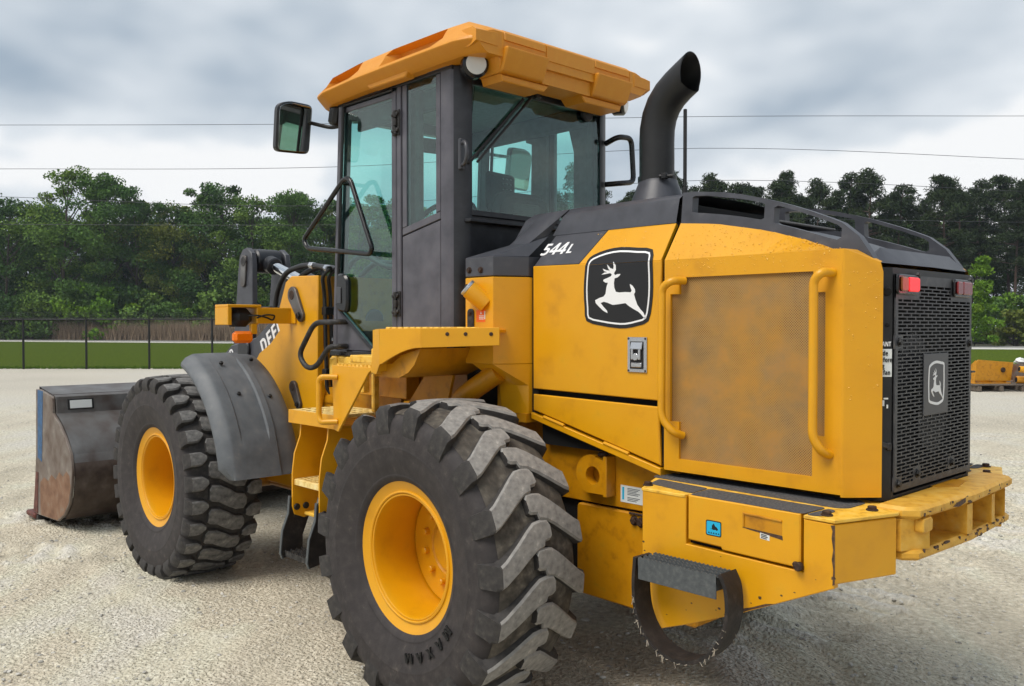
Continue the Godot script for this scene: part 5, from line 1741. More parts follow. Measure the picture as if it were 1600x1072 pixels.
		# grab loop on the corner pillar
		if s > 0:
			var gb := MB.new()
			gb.tube(rounded([Vector3(-0.345, 2.795, 0.60), Vector3(-0.285, 2.795, 0.625), Vector3(-0.265, 2.735, 0.63), Vector3(-0.285, 2.675, 0.625), Vector3(-0.345, 2.675, 0.60)], 0.05), 0.011, 10)
			gb.box(Vector3(-0.36, 2.65, 0.585), Vector3(-0.335, 2.82, 0.62), 0.006)
			part("washer_loop", gb, "decal_grey", c, 60.0)
		else:
			var gb2 := MB.new()
			gb2.tube(rounded([Vector3(-0.345, 2.96, -0.60), Vector3(-0.245, 2.99, -0.60), Vector3(-0.245, 3.0, -0.735), Vector3(-0.245, 2.72, -0.76), Vector3(-0.245, 2.70, -0.63), Vector3(-0.345, 2.70, -0.60)], 0.05), 0.0175, 12)
			part("rear_handle", gb2, "gloss_black", c, 60.0)
	# rear wall, header and glass
	var rw := MB.new()
	rw.box(Vector3(-0.37, 1.60, -0.535), Vector3(-0.345, 2.405, 0.535))
	part("rear_wall", rw, "cab_dark", c)
	var rs := MB.new()
	rs.box(Vector3(-0.345, 2.365, -0.54), Vector3(-0.29, 2.385, 0.585), 0.004)
	part("rear_ledge", rs, "cab_dark", c)
	var rsl := MB.new()
	rsl.box(Vector3(-0.375, 2.405, -0.535), Vector3(-0.33, 2.436, 0.535), 0.004)
	part("window_sill", rsl, "cab_dark", c)
	var rsh := MB.new()
	rsh.box(Vector3(-0.375, 3.125, -0.535), Vector3(-0.33, 3.30, 0.535), 0.004)
	part("window_header", rsh, "cab_dark", c)
	var rg := MB.new()
	rg.prism([Vector2(-0.535, 2.436), Vector2(0.535, 2.436), Vector2(0.535, 2.90), Vector2(0.505, 3.125), Vector2(-0.505, 3.125), Vector2(-0.535, 2.90)], -0.349, -0.345, 0.0, across())
	part("rear_window", rg, "cab_glass", c)
	var wp := MB.new()
	wp.tube([Vector3(-0.325, 3.16, 0.06), Vector3(-0.318, 3.06, 0.16)], 0.010, 8)
	wp.tube([Vector3(-0.318, 3.10, 0.12), Vector3(-0.315, 2.70, 0.515)], 0.008, 8)
	wp.block(Transform3D(Basis(Vector3(1, 0, 0), 0.0), Vector3(-0.31, 3.15, 0.05)), Vector3(0.03, 0.05, 0.05), 0.008)
	part("wiper_arm", wp, "black", c)
	var wb := MB.new()
	wb.block(Transform3D(Basis(Vector3(1, 0, 0), 0.79), Vector3(-0.330, 2.90, 0.355)), Vector3(0.010, 0.018, 0.60), 0.003)
	part("wiper_blade", wb, "black", c)
	var wm := MB.new()
	wm.box(Vector3(-0.40, 3.06, -0.46), Vector3(-0.355, 3.14, -0.36), 0.02)
	wm.rod(Vector3(-0.345, 3.115, -0.40), Vector3(-0.31, 3.115, -0.40), 0.05, 16, 0.01)
	part("wiper_motor", wm, "black", c)
	# windscreen
	var ws := MB.new()
	ws.prism(v2([-1.607, 1.75, -1.602, 1.75, -1.524, 3.20, -1.529, 3.20]), -0.555, 0.555)
	part("windscreen", ws, "cab_glass", c)
	var wsf := MB.new()
	wsf.box(Vector3(-1.56, 3.12, -0.555), Vector3(-1.50, 3.26, 0.555), 0.004)
	wsf.box(Vector3(-1.62, 1.62, -0.555), Vector3(-1.57, 1.76, 0.555), 0.004)
	part("windscreen_frame", wsf, "cab_dark", c)
	# inside
	var fl2 := MB.new()
	fl2.box(Vector3(-1.60, 1.565, -0.58), Vector3(-0.36, 1.61, 0.58))
	part("cab_floor", fl2, "interior", c)
	var ceil_ := MB.new()
	ceil_.box(Vector3(-1.52, 3.19, -0.52), Vector3(-0.37, 3.22, 0.52))
	part("headliner", ceil_, "headliner", c)
	for s: float in [1.0, -1.0]:
		var mir := Transform3D(Basis.from_scale(Vector3(1, 1, s)), Vector3.ZERO)
		var tr := MB.new()
		tr.prism(v2([-0.96, 1.61, -0.80, 1.61, -0.80, 3.18, -1.02, 3.18, -0.99, 3.05, -0.935, 3.03]), 0.50, 0.56, 0.015, mir)
		tr.prism(v2([-0.55, 1.61, -0.40, 1.61, -0.40, 3.18, -0.62, 3.18, -0.58, 3.04, -0.545, 2.92]), 0.50, 0.56, 0.015, mir)
		tr.prism(v2([-1.52, 3.06, -0.40, 3.06, -0.40, 3.19, -1.50, 3.19]), 0.46, 0.51, 0.015, mir)
		tr.box(mir * Vector3(-0.80, 1.61, 0.52), mir * Vector3(-0.55, 2.36, 0.58), 0.01)
		part("pillar_trim", tr, "interior", c)
	var seat := MB.new()
	seat.block(Transform3D(Basis(), Vector3(-0.90, 2.05, -0.10)), Vector3(0.50, 0.16, 0.50), 0.06)
	seat.block(Transform3D(Basis(), Vector3(-0.90, 1.80, -0.10)), Vector3(0.36, 0.36, 0.40), 0.04)
	seat.prism(rounded2([Vector2(-0.35, 2.05), Vector2(0.15, 2.05), Vector2(0.17, 2.45), Vector2(0.10, 2.62), Vector2(-0.30, 2.62), Vector2(-0.37, 2.45)], 0.09, 5), -0.68, -0.57, 0.035, across())
	part("operator_seat", seat, "seat_cloth", c)
	var seatc := MB.new()
	seatc.prism(rounded2([Vector2(-0.20, 2.20), Vector2(0.0, 2.20), Vector2(0.02, 2.55), Vector2(-0.22, 2.55)], 0.03), -0.571, -0.556, 0.006, across())
	part("seat_shell", seatc, "black", c)
	var con := MB.new()
	con.block(Transform3D(Basis(Vector3.UP, 0.15), Vector3(-1.15, 2.72, -0.42)), Vector3(0.05, 0.26, 0.30), 0.02)
	con.rod(Vector3(-1.17, 1.62, -0.42), Vector3(-1.17, 2.62, -0.42), 0.03, 10)
	con.block(Transform3D(Basis(), Vector3(-1.05, 2.10, -0.44)), Vector3(0.70, 0.16, 0.16), 0.03)
	part("control_console", con, "seat_cloth", c)
	var keys := MB.new()
	for i in 5:
		for j in 5:
			keys.block(Transform3D(Basis(Vector3.UP, 0.15), Vector3(-1.123, 2.81 - i * 0.036, -0.35 - j * 0.036)), Vector3(0.006, 0.010, 0.016), 0.002)
	part("keypad", keys, "headliner", c)
	var sw := MB.new()
	var wr: Array = []
	var wb2 := Basis(Vector3(0, 0, 1), 0.55)
	for k in 33:
		var a := TAU * k / 32
		wr.append(Vector3(-1.20, 2.50, 0.02) + wb2 * Vector3(cos(a) * 0.20, 0, sin(a) * 0.20))
	sw.tube(wr, 0.017, 10)
	sw.tube([Vector3(-1.20, 2.50, 0.02), Vector3(-1.38, 2.10, 0.02), Vector3(-1.45, 1.62, 0.02)], 0.04, 10)
	for a: float in [0.3, 2.4, 4.5]:
		sw.tube([Vector3(-1.20, 2.49, 0.02), Vector3(-1.20, 2.50, 0.02) + wb2 * Vector3(cos(a) * 0.2, 0, sin(a) * 0.2)], 0.012, 8)
	part("steering_wheel", sw, "seat_cloth", c, 60.0)
	var im := MB.new()
	im.block(Transform3D(Basis(Vector3.UP, -0.2), Vector3(-1.40, 3.02, -0.02)), Vector3(0.03, 0.10, 0.24), 0.012)
	part("inside_mirror", im, "black", c)
	cab_roof(c)


func cab_roof(c: Node3D) -> void:
	# shell lofted along x; each section runs from the left lower rim over the top to the right lower rim
	var mb := MB.new()
	var rows: Array = []
	var xs := [[-1.760, 3.272, 0.60, 0.00, 0.030], [-1.735, 3.268, 0.655, 0.0, 0.055], [-1.66, 3.262, 0.715, 0.0, 0.095], [-1.56, 3.263, 0.745, 0.0, 0.13], [-1.53, 3.263, 0.752, 1.0, 0.14], [-1.22, 3.270, 0.766, 1.0, 0.152], [-1.16, 3.271, 0.768, 0.0, 0.153], [-1.08, 3.272, 0.768, 0.0, 0.154], [-0.90, 3.274, 0.768, 0.0, 0.155], [-0.85, 3.275, 0.768, 1.0, 0.155], [-0.42, 3.278, 0.768, 1.0, 0.150], [-0.35, 3.279, 0.766, 0.0, 0.148], [-0.22, 3.280, 0.764, 0.0, 0.142], [-0.13, 3.280, 0.738, 0.0, 0.100], [-0.092, 3.280, 0.705, 0.0, 0.078]]
	for q in xs:
		var x: float = q[0]
		var y: float = q[1]
		var w: float = q[2]
		var sc: float = q[3]
		var hgt: float = q[4]
		var half: Array = []
		half.append(Vector3(x, y - 0.045 - 0.01, w - 0.075))
		half.append(Vector3(x, y - 0.045, w - 0.05))
		half.append(Vector3(x, y - 0.004, w - 0.004))
		half.append(Vector3(x, y + 0.006, w))
		half.append(Vector3(x, y + 0.022, w - 0.006))
		half.append(Vector3(x, y + lerpf(0.4 * hgt, 0.028, sc), w - lerpf(0.036, 0.125, sc)))
		half.append(Vector3(x, y + lerpf(0.62 * hgt, 0.70 * hgt, sc), w - lerpf(0.056, 0.128, sc)))
		half.append(Vector3(x, y + 0.80 * hgt, w - 0.074))
		half.append(Vector3(x, y + 0.93 * hgt, w - 0.110))
		half.append(Vector3(x, y + 0.97 * hgt, w - 0.25))
		half.append(Vector3(x, y + hgt, 0.0))
		var ring: Array = []
		for v in half:
			ring.append(v)
		for i in range(half.size() - 2, -1, -1):
			ring.append(Vector3(half[i].x, half[i].y, -half[i].z))
		rows.append(ring)
	mb.loft(rows, false)
	# front and rear closures and the underside
	for e in [0, rows.size() - 1]:
		var r: Array = rows[e]
		for i in range(1, r.size() - 1):
			if e == 0:
				mb.tri(r[0], r[i], r[i + 1])
			else:
				mb.tri(r[0], r[i + 1], r[i])
	for i in rows.size() - 1:
		var n: int = rows[i].size() - 1
		mb.quad(rows[i][0], rows[i][n], rows[i + 1][n], rows[i + 1][0])
	part("cab_roof", mb, "yellow_plastic", c, 34.0)
	# skirt pieces hanging along the sides
	for s: float in [1.0, -1.0]:
		var mir := Transform3D(Basis.from_scale(Vector3(1, 1, s)), Vector3.ZERO)
		var sk := MB.new()
		sk.prism(v2([-1.12, 3.25, -1.05, 3.205, -0.70, 3.205, -0.66, 3.25]), 0.655, 0.722, 0.006, mir)
		part("roof_skirt", sk, "yellow_plastic", c)
	# rear visor: plain band in the middle and at the ends, two scooped boxes with a slot above
	var plain := v2([-0.30, 3.150, -0.122, 3.150, -0.112, 3.262, -0.086, 3.272, -0.088, 3.352, -0.110, 3.372, -0.30, 3.372])
	var scoop := v2([-0.30, 3.152, -0.118, 3.152, -0.100, 3.166, -0.060, 3.264, -0.061, 3.275, -0.070, 3.280, -0.165, 3.284, -0.165, 3.310, -0.084, 3.314, -0.088, 3.352, -0.110, 3.372, -0.30, 3.372])
	var vz := MB.new()
	vz.prism(plain, -0.20, 0.20, 0.0)
	part("visor_centre", vz, "yellow_plastic", c)
	for s: float in [1.0, -1.0]:
		var bx := MB.new()
		bx.prism(scoop, 0.202 * s, 0.525 * s, 0.008)
		part("visor_scoop", bx, "yellow_plastic", c)
		var en := MB.new()
		en.loft([[Vector3(-0.30, 3.16, 0.524 * s), Vector3(-0.12, 3.16, 0.524 * s), Vector3(-0.090, 3.268, 0.526 * s), Vector3(-0.088, 3.352, 0.526 * s), Vector3(-0.11, 3.370, 0.526 * s), Vector3(-0.30, 3.370, 0.526 * s)], [Vector3(-0.30, 3.20, 0.548 * s), Vector3(-0.14, 3.20, 0.548 * s), Vector3(-0.10, 3.268, 0.560 * s), Vector3(-0.098, 3.345, 0.556 * s), Vector3(-0.12, 3.362, 0.55 * s), Vector3(-0.30, 3.362, 0.55 * s)], [Vector3(-0.30, 3.262, 0.565 * s), Vector3(-0.13, 3.262, 0.565 * s), Vector3(-0.088, 3.272, 0.57 * s), Vector3(-0.086, 3.340, 0.57 * s), Vector3(-0.12, 3.358, 0.57 * s), Vector3(-0.30, 3.358, 0.57 * s)], [Vector3(-0.30, 3.250, 0.722 * s), Vector3(-0.14, 3.250, 0.722 * s), Vector3(-0.086, 3.272, 0.722 * s), Vector3(-0.086, 3.328, 0.722 * s), Vector3(-0.12, 3.350, 0.715 * s), Vector3(-0.30, 3.350, 0.715 * s)]], true, true)
		part("visor_end", en, "yellow_plastic", c)
		var und := MB.new()
		und.prism([Vector2(0.49 * s, 3.112), Vector2(0.17 * s, 3.112), Vector2(0.13 * s, 3.15), Vector2(0.505 * s, 3.15)], -0.30, -0.134, 0.006, across())
		part("visor_duct", und, "yellow_plastic", c)


# ------------------------------------------------------------------ loader: front half
func front_half(machine: Node3D) -> void:
	var f := holder("front_frame", machine)
	var tower := [-2.10, 2.150, -2.48, 2.160, -2.56, 2.12, -2.65, 1.95, -2.70, 1.83, -2.66, 1.76, -2.80, 1.66, -2.98, 1.58, -3.06, 1.50, -3.10, 1.20, -3.40, 0.95, -3.40, 0.60, -2.40, 0.60, -2.30, 0.95, -2.13, 1.20, -2.09, 1.33, -2.12, 1.42]
	for s: float in [1.0, -1.0]:
		var mir := Transform3D(Basis.from_scale(Vector3(1, 1, s)), Vector3.ZERO)
		var t := MB.new()
		t.prism(v2(tower), 0.40, 0.45, 0.005, mir)
		part("tower_plate", t, "yellow_paint", f)
		# pin keepers
		for q in [[-2.43, 2.02, -0.62, 0.125, 0.062], [-2.43, 1.345, -0.55, 0.095, 0.048]]:
			var kp := MB.new()
			var cloud := PackedVector2Array()
			var dirv := Vector2(sin(-q[2]), -cos(q[2]))
			for k in 16:
				var a: float = TAU * k / 16.0
				cloud.append(Vector2(q[0], q[1]) + Vector2(cos(a), sin(a)) * q[4])
				cloud.append(Vector2(q[0], q[1]) + dirv * q[3] * 1.5 + Vector2(cos(a), sin(a)) * q[4] * 0.72)
			var pts := Array(Geometry2D.convex_hull(cloud))
			pts.pop_back()
			kp.prism(pts, 0.45, 0.475, 0.004, mir)
			part("pin_keeper", kp, "worn_steel", f)
			var pn := MB.new()
			pn.rod(mir * Vector3(q[0], q[1], 0.40), mir * Vector3(q[0], q[1], 0.478), q[4] * 0.62, 18, 0.006)
			part("boom_pin", pn, "rust_bolt", f)
			var kb := MB.new()
			kb.bolt(mir * Vector3(q[0] + dirv.x * q[3] * 1.5, q[1] + dirv.y * q[3] * 1.5, 0.475), Vector3(0, 0, s), q[4] * 0.35)
			part("keeper_bolt", kb, "black", f)
		# lamp arm, lamp box and turn signal
		var arm := MB.new()
		arm.box(mir * Vector3(-2.50, 1.81, 0.45), mir * Vector3(-2.455, 1.925, 0.735), 0.004)
		arm.box(mir * Vector3(-2.47, 1.81, 0.452), mir * Vector3(-2.40, 1.925, 0.465), 0.003)
		part("lamp_arm", arm, "yellow_paint", f)
		var bx := MB.new()
		bx.box(mir * Vector3(-2.66, 1.925, 0.70), mir * Vector3(-2.455, 1.945, 0.955), 0.004)
		bx.box(mir * Vector3(-2.66, 1.80, 0.925), mir * Vector3(-2.455, 1.926, 0.955), 0.004)
		bx.box(mir * Vector3(-2.66, 1.80, 0.70), mir * Vector3(-2.50, 1.926, 0.73), 0.004)
		bx.box(mir * Vector3(-2.50, 1.735, 0.73), mir * Vector3(-2.46, 1.81, 0.775), 0.004)
		part("lamp_box", bx, "yellow_paint", f)
		var hl := MB.new()
		hl.block(Transform3D(Basis(), mir * Vector3(-2.56, 1.855, 0.83)), Vector3(0.20, 0.135, 0.16), 0.045)
		part("head_lamp", hl, "black", f)
		var cable := MB.new()
		cable.tube(rounded([mir * Vector3(-2.46, 1.865, 0.80), mir * Vector3(-2.43, 1.87, 0.74), mir * Vector3(-2.43, 1.85, 0.66), mir * Vector3(-2.44, 1.83, 0.62), mir * Vector3(-2.44, 1.87, 0.60), mir * Vector3(-2.43, 1.875, 0.68), mir * Vector3(-2.43, 1.85, 0.75)], 0.03), 0.006, 8)
		part("lamp_cable", cable, "black", f)
		var tsb := MB.new()
		tsb.block(Transform3D(Basis(), mir * Vector3(-2.47, 1.715, 0.84)), Vector3(0.06, 0.085, 0.145), 0.02)
		part("turn_signal", tsb, "amber", f)
		# mudguard over the front wheel
		var fd := MB.new()
		var rows: Array = []
		for k in 15:
			var a := deg_to_rad(lerpf(5.0, 68.0, k / 14.0))
			var grow := lerpf(0.035, -0.015, k / 14.0)
			if k == 0:
				grow = 0.05
			var cut := 0.0 if k > 1 else (0.045 if k == 0 else 0.0)
			var row: Array = []
			for q in [[0.90, 1.185], [0.915, 1.190], [0.955, 1.165], [0.978, 1.125], [0.984, 1.105], [0.985, 1.045], [0.973, 1.035], [0.975, 0.845], [0.989, 0.835], [0.990, 0.795], [0.974, 0.785], [0.970, 0.70], [0.955, 0.65], [0.93, 0.62], [0.90, 0.615]]:
				var rr: float = q[0] + grow
				if (k < 4 or k > 12) and q[1] < 1.04 and q[1] > 0.79:
					rr = 0.987 + grow
				row.append(mir * Vector3(-3.03 + cos(a) * rr, 0.70 + sin(a) * rr, minf(q[1], 1.19 - cut * 1.5)))
			rows.append(row)
		fd.loft(rows, false)
		var back: Array = []
		for row in rows:
			var r2: Array = []
			for v in row:
				var d := Vector3(v.x + 3.03, v.y - 0.70, 0).normalized()
				r2.append(v - d * 0.012)
			back.append(r2)
		fd.loft(back, false)
		fd.loft([rows[0], back[0]], false)
		fd.loft([rows[14], back[14]], false)
		part("front_mudguard", fd, "fender_plastic", f, 40.0)
		for q in [[58.0, 0.98], [40.0, 0.965], [14.0, 0.985], [60.0, 0.74], [38.0, 0.745], [17.0, 0.74]]:
			var a := deg_to_rad(q[0])
			var dd := Vector3(cos(a), sin(a), 0)
			var b := MB.new()
			var base := Vector3(-3.03, 0.70, 0) + dd * (0.985 if q[1] > 0.8 else 0.985) + Vector3(0, 0, q[1] * s)
			b.rod(base - dd * 0.012, base + dd * 0.010, 0.014, 10, 0.004)
			part("mudguard_bolt", b, "black", f)
	var cross := MB.new()
	cross.box(Vector3(-2.125, 1.30, -0.40), Vector3(-2.10, 2.148, 0.40))
	cross.box(Vector3(-2.30, 1.25, -0.40), Vector3(-1.90, 1.30, 0.40))
	part("tower_back_plate", cross, "yellow_dull", f)
	var low := MB.new()
	low.box(Vector3(-3.3, 0.55, -0.40), Vector3(-2.0, 1.0, 0.40), 0.02)
	low.prism(v2([-2.1, 0.62, -1.5, 0.66, -1.5, 0.80, -2.1, 1.0]), -0.22, 0.22, 0.01)
	low.rod(Vector3(-1.52, 0.55, 0), Vector3(-1.52, 1.25, 0), 0.14, 20, 0.01)
	low.prism(v2([-2.1, 1.10, -1.5, 1.12, -1.5, 1.22, -2.1, 1.25]), -0.22, 0.22, 0.01)
	part("articulation_joint", low, "yellow_dull", f)
	for s: float in [1.0, -1.0]:
		var st := MB.new()
		st.rod(Vector3(-2.2, 0.9, 0.33 * s), Vector3(-1.2, 0.9, 0.40 * s), 0.05, 16, 0.004)
		part("steering_cylinder", st, "black", f)
	var axle := MB.new()
	var hb := MB.new()
	hb.box(Vector3(-1.75, 0.98, -0.55), Vector3(-1.38, 1.20, 0.55), 0.02)
	part("hitch_box", hb, "yellow_dull", f)
	axle.rod(Vector3(-3.03, 0.70, -0.92), Vector3(-3.03, 0.70, 0.92), 0.17, 24, 0.02)
	part("front_axle", axle, "yellow_dull", f)
	# hydraulic lines on the tower's back and hoses over its top
	for q in [0.40, 0.352]:
		var ln := MB.new()
		ln.tube(rounded([Vector3(-1.98, 2.19, q + 0.03), Vector3(-2.03, 2.14, q + 0.06), Vector3(-2.075, 2.02, q + 0.015), Vector3(-2.075, 1.36, q), Vector3(-2.06, 1.31, q - 0.02), Vector3(-1.95, 1.31, q - 0.06)], 0.04), 0.0135, 8)
		part("hydraulic_line", ln, "black", f, 60.0)
	var cl := MB.new()
	cl.box(Vector3(-2.10, 1.87, 0.33), Vector3(-2.05, 1.93, 0.425), 0.006)
	cl.box(Vector3(-2.10, 1.42, 0.33), Vector3(-2.05, 1.49, 0.425), 0.006)
	part("line_clamp", cl, "black", f)
	var fit := MB.new()
	fit.rod(Vector3(-2.075, 1.685, 0.352), Vector3(-2.075, 1.71, 0.352), 0.018, 10, 0.002)
	part("line_fitting", fit, "bright_steel", f)
	var hz := [[Vector3(-2.99, 1.70, 0.30), Vector3(-3.00, 2.02, 0.30), Vector3(-2.85, 2.21, 0.30), Vector3(-2.55, 2.255, 0.30), Vector3(-2.25, 2.225, 0.33), Vector3(-1.98, 2.19, 0.43)], [Vector3(-2.90, 1.70, 0.24), Vector3(-2.90, 1.98, 0.24), Vector3(-2.74, 2.17, 0.24), Vector3(-2.45, 2.235, 0.26), Vector3(-2.2, 2.22, 0.30), Vector3(-1.97, 2.19, 0.38)], [Vector3(-2.45, 2.17, 0.02), Vector3(-2.30, 2.30, 0.02), Vector3(-2.10, 2.32, 0.05), Vector3(-1.9, 2.22, 0.02), Vector3(-1.72, 2.20, -0.02)], [Vector3(-2.40, 2.17, -0.10), Vector3(-2.2, 2.28, -0.10), Vector3(-1.95, 2.25, -0.10), Vector3(-1.75, 2.30, -0.12), Vector3(-1.65, 2.28, -0.12)]]
	for q in hz:
		var h := MB.new()
		h.tube(rounded(q, 0.12), 0.021, 10)
		part("hydraulic_hose", h, "black", f, 60.0)
	for q in [[Vector3(-2.44, 2.245, 0.31), Vector3(-2.38, 2.238, 0.318)], [Vector3(-2.10, 2.205, 0.385), Vector3(-2.03, 2.195, 0.41)]]:
		var h := MB.new()
		h.rod(q[0], q[1], 0.026, 6, 0.003)
		part("hose_fitting", h, "bright_steel", f)
	# boom, bell crank and tilt cylinder
	var b := holder("loader_boom", machine)
	var arm_line := [-2.22, 2.06, -2.52, 2.00, -2.72, 1.93, -2.98, 1.80, -3.16, 1.70, -3.60, 1.63, -4.15, 1.32, -4.45, 0.80, -4.56, 0.45, -4.45, 0.34, -4.30, 0.45, -4.05, 0.95, -3.60, 1.28, -3.0, 1.44, -2.55, 1.62, -2.20, 1.86]
	for s: float in [1.0, -1.0]:
		var am := MB.new()
		am.prism(v2(arm_line), 0.30, 0.385, 0.008, Transform3D(Basis.from_scale(Vector3(1, 1, s)), Vector3.ZERO))
		part("boom_arm", am, "charcoal", b)
		var boss := MB.new()
		boss.rod(Vector3(-3.34, 1.60, 0.385 * s), Vector3(-3.34, 1.60, 0.41 * s), 0.095, 24, 0.008)
		part("boom_boss", boss, "cab_dark", b)
	var ct := MB.new()
	ct.rod(Vector3(-3.9, 1.30, -0.30), Vector3(-3.9, 1.30, 0.30), 0.13, 20)
	part("cross_tube", ct, "charcoal", b)
	var slant := Basis(Vector3(0, 0, 1), deg_to_rad(32.0))
	text("boom_lettering", "DEERE", "Droid Sans", true, 0.175, 0.003, "white_print", b, Transform3D(slant * Basis(Vector3(0.95, 0, 0), Vector3(0.10, 1, 0), Vector3(0, 0, 1)), Vector3(-2.86, 1.735, 0.3865)))
	text("boom_mark", "JD", "Droid Sans", true, 0.10, 0.003, "white_print", b, Transform3D(slant, Vector3(-3.60, 1.555, 0.3865)))
	var crank := [-3.76, 2.47, -3.84, 2.455, -3.895, 2.40, -3.92, 2.30, -3.98, 1.90, -4.05, 1.45, -4.10, 0.95, -3.98, 0.90, -3.86, 1.10, -3.70, 1.50, -3.66, 1.95, -3.66, 2.33, -3.68, 2.42]
	for z: float in [0.135, -0.185]:
		var bc := MB.new()
		bc.prism(v2(crank), z - 0.025, z + 0.025, 0.006)
		part("bell_crank", bc, "charcoal", b)
	var kp := MB.new()
	kp.prism(rounded2(v2([-3.85, 2.13, -3.77, 2.13, -3.74, 2.40, -3.84, 2.41]), 0.04), 0.16, 0.178, 0.004)
	part("pin_keeper", kp, "worn_steel", b)
	var pn := MB.new()
	pn.rod(Vector3(-3.79, 2.35, -0.23), Vector3(-3.79, 2.35, 0.182), 0.045, 18, 0.006)
	part("crank_pin", pn, "dark_steel", b)
	var ey := MB.new()
	ey.rod(Vector3(-3.78, 2.36, -0.14), Vector3(-3.78, 2.36, 0.09), 0.105, 24, 0.015)
	ey.rod(Vector3(-3.70, 2.335, -0.025), Vector3(-3.60, 2.305, -0.025), 0.075, 18, 0.01)
	part("rod_eye", ey, "cab_dark", b)
	var rod_ := MB.new()
	rod_.rod(Vector3(-3.62, 2.312, -0.025), Vector3(-2.95, 2.10, -0.025), 0.045, 20)
	part("cylinder_rod", rod_, "chrome", b)
	var cyl := MB.new()
	cyl.rod(Vector3(-3.02, 2.122, -0.025), Vector3(-2.1, 1.83, -0.025), 0.085, 24, 0.008)
	cyl.rod(Vector3(-3.08, 2.141, -0.025), Vector3(-2.98, 2.109, -0.025), 0.095, 24, 0.008)
	part("tilt_cylinder", cyl, "cab_dark", b)
	var lk := MB.new()
	lk.prism(v2([-4.05, 0.90, -3.95, 1.0, -4.75, 0.62, -4.80, 0.50]), -0.07, 0.03, 0.01)
	part("bucket_link", lk, "charcoal", b)
	var stop := MB.new()
	stop.box(Vector3(-3.60, 1.92, 0.05), Vector3(-3.30, 1.955, 0.20), 0.006)
	part("cable_bracket", stop, "black", b)
	bucket(machine)


